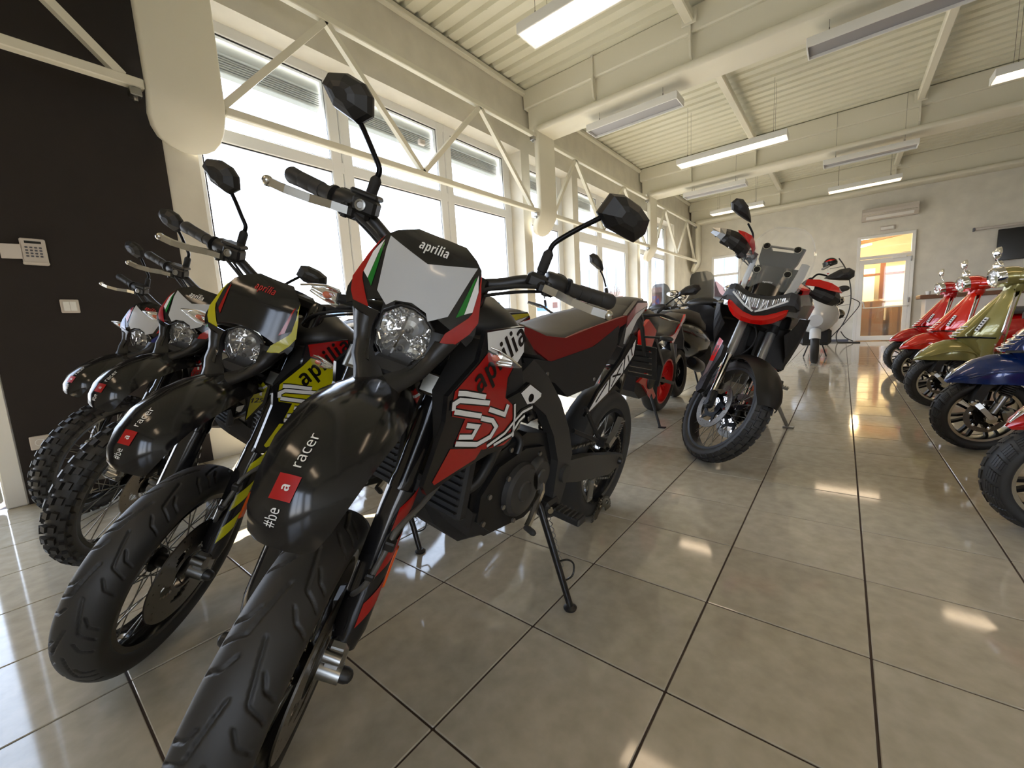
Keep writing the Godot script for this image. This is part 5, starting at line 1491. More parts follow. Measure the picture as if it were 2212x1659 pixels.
	P(o, "shift_lever", "shift", "alu_bright", func(b: MB):
		b.bar([Vector3(0.135, 0.475, 0.685), Vector3(0.155, 0.44, 0.71), Vector3(0.165, 0.375, 0.775), Vector3(0.17, 0.362, 0.80)], Vector2(0.016, 0.014), Vector3.RIGHT)
		b.lathe([Vector2(0, 0), Vector2(0.014, 0), Vector2(0.014, 0.025), Vector2(0, 0.025)], Vector3(0.125, 0.475, 0.685), Vector3.RIGHT, 12), B)
	P(o, "shift_toe", "toe", "rubber", func(b: MB): b.lathe([Vector2(0, 0), Vector2(0.009, 0), Vector2(0.010, 0.006), Vector2(0.009, 0.010), Vector2(0.010, 0.016), Vector2(0.009, 0.020), Vector2(0.010, 0.026), Vector2(0.009, 0.032), Vector2(0.006, 0.038), Vector2(0, 0.038)], Vector3(0.165, 0.362, 0.800), Vector3(1, -0.2, 0.1).normalized(), 12), B)
	var fy := 0.276 * tan(deg_to_rad(pose[3]))
	var stn := G(o, "side_stand")
	P(stn, "leg", "stleg%s" % off, "black_gloss", func(b: MB): b.tube([Vector3(0.125, 0.37 + lift, 0.67), Vector3(0.276, fy + 0.008, 0.66)], [0.013, 0.0105], 12))
	P(stn, "foot", "stfoot", "black_satin", func(b: MB): b.lathe([Vector2(0, 0), Vector2(0.02, 0), Vector2(0.022, 0.006), Vector2(0.012, 0.014), Vector2(0, 0.014)], Vector3.ZERO, Vector3(-sin(deg_to_rad(pose[3])), cos(deg_to_rad(pose[3])), 0), 16), Transform3D(Basis(), Vector3(0.276, fy + 0.001, 0.66)))
	P(stn, "tang", "sttang%s" % off, "black_gloss", func(b: MB):
		var m := Vector3(0.125, 0.37 + lift, 0.67).lerp(Vector3(0.276, fy, 0.66), 0.56)
		b.curve([m, m + Vector3(0.02, 0.0, -0.035), m + Vector3(0.035, -0.02, -0.055), m + Vector3(0.04, -0.055, -0.045), m + Vector3(0.026, -0.062, -0.006)], 0.0032, 6))
	P(stn, "spring", "stspr%s" % off, "alu", func(b: MB):
		var a := Vector3(0.13, 0.34 + lift, 0.63)
		var e := Vector3(0.222, fy + 0.12, 0.645)
		var l := []
		for k in 73: l.append(a.lerp(e, k / 72.0) + Vector3(cos(k * 0.9) * 0.006, 0, sin(k * 0.9) * 0.006))
		b.tube(l, 0.0014, 4))

func adventure_bike() -> void:
	var lean := 16.03
	var o := thing("adventure_motorcycle", "red and grey adventure motorcycle with clear windscreen and block tyres", "motorcycle", Transform3D(Basis(Vector3.UP, deg_to_rad(-0.94)) * Basis(Vector3.BACK, -deg_to_rad(lean)), Vector3(0.043, 0, -3.803)))
	var ra := deg_to_rad(26.7)
	var ax := Vector3(0, cos(ra), -sin(ra))
	var R := Basis(ax, deg_to_rad(43.0))
	var p0 := Vector3(0, 0, 1.638)
	var T := Transform3D(R, p0 - R * p0)
	var I := Transform3D()
	var N := Vector3(0, 0, 1)
	wheel(o, "front_wheel", T * Transform3D(Basis(), Vector3(0, 0.345, 1.525)), "afw", {"R": 0.338, "hw": 0.052, "rr": 0.278, "style": "block", "sq": 0.7, "spokes": 40, "rim_mat": "black_satin", "discs": [[0.078, 0.150, "float"], [-0.078, 0.150, "float"]], "hub": 0.04})
	wheel(o, "rear_wheel", I * Transform3D(Basis(), Vector3(0, 0.335, 0)), "arw", {"R": 0.328, "hw": 0.072, "rr": 0.235, "style": "block", "sq": 0.7, "spokes": 40, "rim_mat": "black_satin"})
	var base := Vector3(0, 0.345, 1.500)
	for s in [-1, 1]:
		var sd: float = s
		var leg := G(o, "fork_leg", T)
		P(leg, "outer_tube", "aft%d" % s, "silver", func(b: MB): b.lathe([Vector2(0, 0), Vector2(0.026, 0), Vector2(0.0275, 0.01), Vector2(0.0275, 0.42), Vector2(0, 0.42)], base + Vector3(sd * 0.105, 0, 0) + ax * 0.33, ax, 22))
		P(leg, "inner_tube", "afi%d" % s, "chrome", func(b: MB): b.tube([base + Vector3(sd * 0.105, 0, 0) + ax * 0.05, base + Vector3(sd * 0.105, 0, 0) + ax * 0.36], 0.0215, 14))
		P(leg, "clamp", "afc%d" % s, "black_satin", func(b: MB): b.lathe([Vector2(0.02, 0.0), Vector2(0.036, 0.0), Vector2(0.036, 0.05), Vector2(0.02, 0.05)], base + Vector3(sd * 0.105, 0, 0) + ax * 0.58, ax, 18, true))
		P(leg, "fork_foot", "aff%d" % s, "black_satin", func(b: MB):
			b.box(base + Vector3(sd * 0.108, 0.02, 0.005), Vector3(0.045, 0.12, 0.055), 0.012, Basis(Vector3.RIGHT, -ra))
			b.lathe([Vector2(0, 0), Vector2(0.018, 0), Vector2(0.018, 0.04), Vector2(0, 0.04)], Vector3(sd * 0.095, 0.345, 1.525), Vector3(sd, 0, 0), 14))
		P(leg, "caliper", "afk%d" % s, "black_satin", func(b: MB):
			b.box(Vector3(sd * 0.098, 0.40, 1.41), Vector3(0.05, 0.12, 0.06), 0.015, Basis(Vector3.RIGHT, 0.2))
			b.box(Vector3(sd * 0.118, 0.40, 1.41), Vector3(0.02, 0.08, 0.04), 0.006, Basis(Vector3.RIGHT, 0.2)))
		# guard: broad blade from the fender down the leg
		P(leg, "fork_guard", "afg%d" % s, "gunmetal", func(b: MB): b.prism(v2([1.30, 0.69, 1.42, 0.675, 1.46, 0.62, 1.475, 0.50, 1.52, 0.40, 1.50, 0.365, 1.455, 0.375, 1.385, 0.55, 1.315, 0.65]), side_t(0.105, 0.06, 0.0, sd), -0.012, 0.038 - 0.02))
		P(leg, "guard_stripe", "afs%d" % s, "red_bright", func(b: MB): b.decal(v2([1.305, 0.70, 1.375, 0.695, 1.43, 0.565, 1.385, 0.555]), func(q): return Vector3(sd * (0.1245 + 0.06 * q.x), q.y, q.x), Vector3(sd, 0, 0)))
		P(leg, "guard_tip", "afw%d" % s, "silver", func(b: MB): b.decal(v2([1.385, 0.555, 1.43, 0.565, 1.455, 0.50, 1.445, 0.45]), func(q): return Vector3(sd * (0.1245 + 0.06 * q.x), q.y, q.x), Vector3(sd, 0, 0)))
		P(leg, "guard_number", "afn%d" % s, "black_print", func(b: MB): b.text("660", 0.05, func(q): return Vector3(sd * (0.1255 + 0.06 * 1.375), 0.625, 1.375) + Vector3(sd * 0.0, 0.92, -0.38) * q.x * 0.9 + Vector3(0.0, 0.30, 0.80 ) * q.y * (-1.0 if s > 0 else 1.0) * 0.8, Vector3(sd, 0, 0), true))
		P(leg, "guard_holes", "afh%d" % s, "black_matt", func(b: MB):
			for y in [0.475, 0.445]: b.lathe([Vector2(0, 0), Vector2(0.009, 0), Vector2(0.009, 0.002), Vector2(0, 0.002)], Vector3(sd * 0.213, y, 1.475), Vector3(sd, 0, 0), 10))
		P(leg, "reflector", "afr%d" % s, "amber", func(b: MB): b.ball(Vector3(sd * 0.165, 0.535, 1.37), Vector3(0.006, 0.030, 0.018), 14, Basis(Vector3.RIGHT, -0.3)))
	P(o, "triple_clamp", "", "black_satin", func(b: MB): b.box(base + ax * 0.60 + Vector3(0, 0, -0.03), Vector3(0.24, 0.045, 0.09), 0.012, Basis(Vector3.RIGHT, -ra)), T)
	P(o, "front_fender", "", "gunmetal", func(b: MB):
		var g := []
		for i in 17:
			var a := lerpf(-1.0, 0.62, i / 16.0)
			var l := []
			var w := lerpf(0.075, 0.10, clampf(1.0 - absf(a + 0.15), 0, 1))
			if i < 2: w *= 0.7 + 0.15 * i
			for j in 11:
				var u := lerpf(-1, 1, j / 10.0)
				var r := 0.372 - 0.05 * pow(absf(u), 2.5)
				l.append(Vector3(u * w, 0.345 + r * cos(a), 1.525 - r * sin(a) * 1.02))
			g.append(l)
		b.patch(g, 0.004), T)
	# steering
	var HT := T * Transform3D(Basis(), Vector3(0, 0.08, -0.03))
	handle_set(HT, o, {})
	for s in [-1, 1]:
		var sd: float = s
		var hg := G(o, "hand_guard", T)
		P(hg, "shield", "hgs%d" % s, "black_satin", func(b: MB):
			var g := []
			for k in [[0.265, 1.178, 1.270, 1.055], [0.32, 1.175, 1.288, 1.10], [0.38, 1.182, 1.290, 1.11], [0.44, 1.196, 1.282, 1.085], [0.485, 1.212, 1.266, 1.03], [0.505, 1.222, 1.250, 0.97]]:
				var l := []
				for j in 6: l.append(Vector3(sd * k[0], lerpf(k[1], k[2], j / 5.0), k[3] - 0.030 * pow(j / 5.0 - 0.4, 2) * 4.0))
				g.append(l)
			b.patch(g, 0.004 * sd, false))
		P(hg, "red_cover", "hgr%d" % s, "red_bright", func(b: MB):
			var g := []
			for k in [[0.215, 1.225, 1.262, 1.03], [0.265, 1.248, 1.292, 1.062], [0.32, 1.258, 1.304, 1.106], [0.375, 1.274, 1.300, 1.116], [0.41, 1.282, 1.292, 1.10]]:
				var l := []
				for j in 3: l.append(Vector3(sd * k[0], lerpf(k[1], k[2], j / 2.0), k[3] - 0.004 - 0.012 * j))
				g.append(l)
			b.patch(g, -0.005 * sd, false))
		P(hg, "tip", "hgt%d" % s, "silver", func(b: MB):
			var g := []
			for k in [[0.46, 1.205, 1.272, 1.070], [0.485, 1.211, 1.264, 1.038], [0.508, 1.221, 1.250, 0.975]]:
				var l := []
				for j in 3: l.append(Vector3(sd * k[0], lerpf(k[1], k[2], j / 2.0), k[3] + 0.004 - 0.030 * pow(j / 2.0 - 0.4, 2) * 4.0))
				g.append(l)
			b.patch(g, -0.004 * sd, false))
		P(hg, "bar", "hgb%d" % s, "black_matt", func(b: MB): b.curve([Vector3(sd * 0.23, 1.17, 1.0), Vector3(sd * 0.27, 1.20, 1.05), Vector3(sd * 0.38, 1.22, 1.09), Vector3(sd * 0.47, 1.23, 1.04), Vector3(sd * 0.46, 1.22, 0.94)], 0.008, 7))
		P(o, "indicator", "ain%d" % s, "lens", func(b: MB): b.ball(Vector3(sd * 0.25, 1.205, 1.03), Vector3(0.045, 0.016, 0.018), 12, Basis(Vector3.BACK, -0.35 * sd)), T)
		P(o, "indicator_core", "ainc%d" % s, "reflector", func(b: MB): b.ball(Vector3(sd * 0.25, 1.205, 1.03), Vector3(0.036, 0.010, 0.010), 10, Basis(Vector3.BACK, -0.35 * sd)), T)
	var tear := v2([-0.088, 0.010, -0.075, 0.045, -0.035, 0.058, 0.02, 0.040, 0.070, 0.0, 0.098, -0.030, 0.062, -0.032, 0.0, -0.030, -0.060, -0.022])
	mirror(o, T, "amR", [Vector3(-0.245, 1.245, 0.985), Vector3(-0.252, 1.30, 0.985), Vector3(-0.275, 1.335, 0.975), Vector3(-0.335, 1.372, 0.96)], Vector3(-0.415, 1.415, 0.945), tear, Basis())
	mirror(o, T, "amL", [Vector3(0.225, 1.235, 0.985), Vector3(0.25, 1.285, 0.985), Vector3(0.268, 1.325, 0.98), Vector3(0.335, 1.345, 0.965)], Vector3(0.425, 1.388, 0.945), mir(tear), Basis(Vector3.BACK, 0.35))
	# cockpit, fixed
	P(o, "windscreen", "", "screen", func(b: MB):
		var g := []
		for k in [[1.09, 0.165], [1.15, 0.182], [1.20, 0.190], [1.29, 0.188], [1.35, 0.172], [1.40, 0.148], [1.44, 0.118], [1.466, 0.075], [1.470, 0.03]]:
			var l := []
			for j in 11:
				var u := lerpf(-1, 1, j / 10.0)
				l.append(Vector3(u * k[1], k[0] + (0.006 if absf(u) > 0.5 and k[0] > 1.45 else 0.0), 1.20 + (1.28 - k[0]) * 0.45 - 0.9 * pow(u * k[1], 2) + 0.02))
			g.append(l)
		b.patch(g, 0.004))
	P(o, "screen_edge", "", "lens", func(b: MB):
		var l := []
		for q in v2([-0.165, 1.09, -0.182, 1.15, -0.190, 1.20, -0.188, 1.29, -0.172, 1.35, -0.148, 1.40, -0.118, 1.44, -0.075, 1.466, -0.03, 1.470, 0.03, 1.470, 0.075, 1.466, 0.118, 1.44, 0.148, 1.40, 0.172, 1.35, 0.188, 1.29, 0.190, 1.20, 0.182, 1.15, 0.165, 1.09]): l.append(Vector3(q.x, q.y, 1.218 + (1.28 - q.y) * 0.45 - 0.9 * q.x * q.x))
		b.tube(l, 0.0045, 6))
	P(o, "screen_bolts", "", "black_gloss", func(b: MB):
		for q in [[-0.085, 1.35], [0.085, 1.345], [-0.085, 1.20], [0.085, 1.195]]: b.lathe([Vector2(0, 0), Vector2(0.019, 0), Vector2(0.016, 0.008), Vector2(0.006, 0.008), Vector2(0.004, 0.004), Vector2(0, 0.004)], Vector3(q[0], q[1], 1.222 + (1.28 - q[1]) * 0.45 - 0.9 * q[0] * q[0]), Vector3(0, 0.35, 1).normalized(), 18))
	P(o, "bolt_rings", "", "chrome", func(b: MB):
		for q in [[-0.085, 1.35], [0.085, 1.345], [-0.085, 1.20], [0.085, 1.195]]: b.lathe([Vector2(0.019, 0.002), Vector2(0.0215, 0.002), Vector2(0.0215, 0.0), Vector2(0.019, 0.0)], Vector3(q[0], q[1], 1.223 + (1.28 - q[1]) * 0.45 - 0.9 * q[0] * q[0]), Vector3(0, 0.35, 1).normalized(), 20, true))
	P(o, "screen_bar", "", "alu", func(b: MB): b.tube([Vector3(-0.07, 1.352, 1.15), Vector3(0.075, 1.348, 1.15)], 0.007, 8))
	P(o, "dashboard", "", "black_satin", func(b: MB):
		b.prism(v2([-0.12, 1.365, -0.085, 1.37, -0.06, 1.33, 0.06, 1.33, 0.085, 1.365, 0.115, 1.36, 0.10, 1.27, 0.085, 1.235, -0.10, 1.235, -0.12, 1.27]), Transform3D(Basis(), Vector3(0, 0, 1.09)), -0.03, 0.03)
		b.box(Vector3(0, 1.285, 1.06), Vector3(0.15, 0.09, 0.03), 0.008))
	P(o, "nose_panel", "", "black_gloss", func(b: MB):
		var g := []
		for k in [[1.235, 0.118, 1.165], [1.18, 0.115, 1.225], [1.12, 0.108, 1.29], [1.055, 0.10, 1.36]]:
			var l := []
			for j in 11:
				var u := lerpf(-1, 1, j / 10.0)
				l.append(Vector3(u * k[1], k[0], k[2] + 0.012 - 0.045 * u * u - 0.022 * pow(absf(u), 6)))
			g.append(l)
		b.patch(g, 0.006))
	P(o, "nose_lettering", "", "white_print", func(b: MB): b.text("aprilia", 0.018, func(q): return Vector3(q.x, 1.135 + q.y * 0.75, 1.2895 - q.y * 0.62), Vector3(0, 0.5, 1), true))
	for s in [-1, 1]:
		var sd: float = s
		P(o, "screen_side", "ssd%d" % s, "white", func(b: MB):
			var g := []
			for k in [[1.275, 0.126, 0.165, 1.13], [1.20, 0.122, 0.165, 1.19], [1.12, 0.116, 0.155, 1.265], [1.06, 0.105, 0.135, 1.335]]: g.append([Vector3(sd * k[1], k[0], k[3]), Vector3(sd * (k[1] + k[2]) / 2, k[0], k[3] - 0.012), Vector3(sd * k[2], k[0] - 0.005, k[3] - 0.05)])
			b.patch(g, 0.004 * sd))
	# lamp unit
	var zf := func(x: float) -> float: return 1.40 - 1.5 * x * x
	P(o, "lamp_surround", "", "black_satin", func(b: MB):
		var up := [[0.0, 1.052], [0.06, 1.058], [0.11, 1.075], [0.15, 1.098], [0.185, 1.090], [0.205, 1.045], [0.215, 1.01]]
		var lo := [[0.0, 0.925], [0.06, 0.938], [0.11, 0.962], [0.15, 0.985], [0.18, 0.99], [0.20, 0.99], [0.215, 1.005]]
		var g := []
		for r in 6:
			var l := []
			for i in 13:
				var k := absi(i - 6)
				var sg := 1.0 if i > 6 else -1.0
				var x: float = up[k][0]
				var y := lerpf(up[k][1], lo[k][1], clampf((r - 1) / 3.0, 0, 1))
				l.append(Vector3(sg * x, y, zf.call(x) + [-0.10, 0.0, 0.012, 0.012, 0.0, -0.08][r]))
			g.append(l)
		b.patch(g, 0.006, false))
	var hl := G(o, "headlight")
	P(hl, "lens", "", "lens", func(b: MB):
		var g := []
		for r in 3:
			var l := []
			for k in [[-0.155, 1.068, 1.042], [-0.10, 1.045, 1.005], [-0.03, 1.033, 0.958], [0.0, 1.032, 0.950], [0.03, 1.033, 0.958], [0.10, 1.045, 1.005], [0.155, 1.068, 1.042]]: l.append(Vector3(k[0], lerpf(k[1], k[2], r / 2.0), zf.call(k[0]) + 0.022))
			g.append(l)
		b.patch(g, 0.004, false))
	P(hl, "reflector", "", "reflector", func(b: MB):
		for k in 15:
			var x := -0.056 + k * 0.008
			b.box(Vector3(x, 1.005, zf.call(x) + 0.013), Vector3(0.005, 0.055, 0.006), 0.001, Basis(Vector3.UP, 0.4 * sin(k * 2.1)))
		for sd in [-1, 1]:
			for k in 7: b.box(Vector3(sd * (0.072 + k * 0.010), 1.022 + k * 0.004, zf.call(0.08 + k * 0.01) + 0.012), Vector3(0.006, 0.03, 0.006), 0.001, Basis(Vector3.UP, 0.5 * sin(k * 1.7))))
	P(hl, "daylight_strip", "", "white_print", func(b: MB):
		for sd in [-1, 1]:
			b.bar([Vector3(sd * 0.006, 0.955, zf.call(0.0) + 0.026), Vector3(sd * 0.06, 0.982, zf.call(0.06) + 0.026), Vector3(sd * 0.15, 1.047, zf.call(0.15) + 0.026)], Vector2(0.010, 0.004), N)
			b.bar([Vector3(sd * 0.022, 0.965, zf.call(0.02) + 0.026), Vector3(sd * 0.050, 1.028, zf.call(0.05) + 0.026)], Vector2(0.008, 0.004), N))
	P(o, "red_beak", "", "red_bright", func(b: MB):
		var up := [[0.0, 0.928], [0.06, 0.942], [0.11, 0.968], [0.145, 0.992], [0.165, 0.998]]
		var lo := [[0.0, 0.880], [0.06, 0.885], [0.11, 0.905], [0.145, 0.935], [0.165, 0.965]]
		var g := []
		for r in 4:
			var l := []
			for i in 9:
				var k := absi(i - 4)
				var sg := 1.0 if i > 4 else -1.0
				var x: float = up[k][0]
				l.append(Vector3(sg * x, lerpf(up[k][1], lo[k][1], clampf(r / 2.0, 0, 1)) + (-0.003 if r == 3 else 0.0), zf.call(x) + [0.002, 0.022, 0.004, -0.10][r]))
			g.append(l)
		b.patch(g, 0.005, false))
	# tank, side fairings, radiators
	for s in [-1, 1]:
		var sd: float = s
		P(o, "grey_cheek", "gch%d" % s, "silver", func(b: MB):
			var g := []
			for k in [[1.335, 0.165, 0.960, 1.005], [1.26, 0.215, 0.955, 1.085], [1.12, 0.245, 0.955, 1.10], [0.98, 0.255, 0.95, 1.09], [0.86, 0.24, 0.93, 1.06]]: g.append([Vector3(sd * (k[1] - 0.035), k[3], k[0] - 0.01), Vector3(sd * k[1], lerpf(k[3], k[2], 0.4), k[0]), Vector3(sd * (k[1] - 0.01), k[2], k[0])])
			b.patch(g, 0.005 * sd, false))
		P(o, "tank_side", "tks%d" % s, "red_bright", func(b: MB):
			var g := []
			for k in [[1.12, 0.18, 1.09, 1.14], [0.98, 0.20, 1.09, 1.17], [0.84, 0.17, 1.03, 1.13], [0.74, 0.14, 0.96, 1.02]]: g.append([Vector3(sd * (k[1] - 0.08), k[3], k[0]), Vector3(sd * k[1], (k[2] + k[3]) / 2, k[0]), Vector3(sd * k[1], k[2] - 0.02, k[0])])
			b.patch(g, 0.005 * sd, false))
		P(o, "side_fairing", "sfr%d" % s, "black_matt", func(b: MB):
			var g := []
			for k in [[1.25, 0.225, 0.955, 0.84], [1.18, 0.265, 0.955, 0.70], [1.06, 0.262, 0.955, 0.60], [0.92, 0.235, 0.94, 0.56], [0.78, 0.20, 0.88, 0.56]]:
				var l := []
				for j in 5: l.append(Vector3(sd * (k[1] - 0.05 * pow(j / 4.0, 2)), lerpf(k[2], k[3], j / 4.0), k[0] - 0.03 * j / 4.0))
				g.append(l)
			b.patch(g, 0.006 * sd, false))
		P(o, "radiator", "rad%d" % s, "black_matt", func(b: MB): b.box(Vector3(sd * 0.125, 0.735, 1.10), Vector3(0.21, 0.27, 0.04), 0.012, Basis(Vector3.UP, 0.25 * sd)))
		var gr := P(o, "radiator_grille", "rag%d" % s, "steel", func(b: MB):
			for i in 9:
				for j in 12:
					if (i + j * 2) % 5 == 0: continue
					b.box(Vector3(sd * (0.04 + i * 0.021 + 0.003 * (j % 2)), 0.62 + j * 0.0205, 1.124 - 0.0053 * i + 0.004), Vector3(0.009, 0.0022, 0.004)))
		gr.set_meta("kind", "stuff")
		P(o, "footpeg", "afp%d" % s, "alu", func(b: MB):
			b.box(Vector3(sd * 0.21, 0.40, 0.52), Vector3(0.11, 0.022, 0.05), 0.004)
			for k in 7: b.box(Vector3(sd * (0.165 + k * 0.015), 0.413, 0.52), Vector3(0.005, 0.012, 0.05)))
		P(o, "swingarm", "asw%d" % s, "black_satin", func(b: MB): b.prism(v2([0.62, 0.47, 0.60, 0.39, 0.05, 0.29, -0.06, 0.33, 0.05, 0.38, 0.40, 0.47]), side_t(0, 0, 0, sd), 0.10, 0.135))
		P(o, "tail_panel", "atl%d" % s, "silver", func(b: MB): b.prism(v2([0.62, 0.90, 0.45, 0.84, 0.10, 0.90, -0.18, 0.98, -0.18, 1.01, 0.15, 0.96, 0.45, 0.93]), side_t(0.09, 0.05, 0, sd), -0.01, 0.01))
	P(o, "fuel_tank", "", "black_satin", func(b: MB):
		var se := []
		for k in [[1.20, 0.98, 1.12, 0.12], [1.05, 0.95, 1.17, 0.17], [0.90, 0.93, 1.16, 0.17], [0.75, 0.90, 1.03, 0.13], [0.66, 0.88, 0.95, 0.09]]:
			var w: float = k[3]
			se.append([Vector3(-w, k[1], k[0]), Vector3(-w, lerpf(k[1], k[2], 0.6), k[0]), Vector3(-w * 0.5, k[2], k[0]), Vector3(w * 0.5, k[2], k[0]), Vector3(w, lerpf(k[1], k[2], 0.6), k[0]), Vector3(w, k[1], k[0])])
		b.loft(se))
	P(o, "seat", "", "seat_vinyl", func(b: MB):
		var se := []
		for k in [[0.72, 0.88, 0.95, 0.09], [0.55, 0.83, 0.905, 0.13], [0.35, 0.84, 0.91, 0.15], [0.15, 0.88, 0.965, 0.14], [-0.15, 0.92, 0.985, 0.12]]:
			var w: float = k[3]
			se.append([Vector3(-w, k[1], k[0]), Vector3(-w, k[2] - 0.02, k[0]), Vector3(-w * 0.6, k[2], k[0]), Vector3(w * 0.6, k[2], k[0]), Vector3(w, k[2] - 0.02, k[0]), Vector3(w, k[1], k[0])])
		b.loft(se))
	P(o, "engine", "", "engine", func(b: MB):
		b.prism(v2([1.05, 0.60, 1.04, 0.42, 0.92, 0.34, 0.62, 0.34, 0.52, 0.42, 0.54, 0.62, 0.75, 0.72, 0.98, 0.74]), side_t(0), -0.15, 0.15)
		b.box(Vector3(0, 0.80, 0.88), Vector3(0.24, 0.2, 0.26), 0.03))
	P(o, "inner_dark", "", "black_matt", func(b: MB):
		b.box(Vector3(0, 0.82, 1.03), Vector3(0.34, 0.26, 0.10), 0.02)
		b.box(Vector3(0, 0.98, 1.16), Vector3(0.24, 0.12, 0.20), 0.03)
		b.curve([Vector3(0.0, 0.86, 1.20), Vector3(0.03, 0.80, 1.22), Vector3(0.02, 0.72, 1.22), Vector3(-0.04, 0.64, 1.26), Vector3(-0.09, 0.60, 1.33)], 0.005, 7))
	P(o, "skid_plate", "", "alu", func(b: MB):
		var se := []
		for k in [[1.12, 0.52, 0.45, 0.12], [1.02, 0.45, 0.31, 0.14], [0.80, 0.40, 0.27, 0.14], [0.55, 0.36, 0.28, 0.12]]:
			var w: float = k[3]
			se.append([Vector3(-w, k[1], k[0]), Vector3(-w * 0.85, k[2], k[0]), Vector3(w * 0.85, k[2], k[0]), Vector3(w, k[1], k[0])])
		b.loft(se, false))
	P(o, "gear_lever", "", "black_satin", func(b: MB):
		b.curve([Vector3(0.16, 0.42, 0.62), Vector3(0.19, 0.40, 0.72), Vector3(0.20, 0.37, 0.78), Vector3(0.24, 0.40, 0.80)], 0.007, 7)
		b.box(Vector3(0.17, 0.43, 0.6), Vector3(0.03, 0.03, 0.03), 0.006))
	P(o, "pannier_guard", "", "black_satin", func(b: MB): b.curve([Vector3(0.17, 0.55, 0.95), Vector3(0.22, 0.50, 1.0), Vector3(0.235, 0.47, 0.93), Vector3(0.23, 0.50, 0.88)], 0.012, 8))
	P(o, "exhaust", "", "steel", func(b: MB): b.lathe([Vector2(0, 0), Vector2(0.04, 0), Vector2(0.06, 0.05), Vector2(0.06, 0.36), Vector2(0.045, 0.42), Vector2(0, 0.41)], Vector3(-0.18, 0.52, 0.30), Vector3(-0.05, 0.35, -1).normalized(), 20))
	var fy := 0.348 * tan(deg_to_rad(lean))
	var st := G(o, "side_stand")
	P(st, "leg", "", "alu", func(b: MB): b.tube([Vector3(0.14, 0.40, 0.60), Vector3(0.345, fy + 0.012, 0.505)], [0.016, 0.012], 10))
	P(st, "foot", "", "alu", func(b: MB): b.box(Vector3(0.355, fy + 0.008, 0.505), Vector3(0.075, 0.012, 0.05), 0.003, Basis(Vector3.BACK, deg_to_rad(lean))))

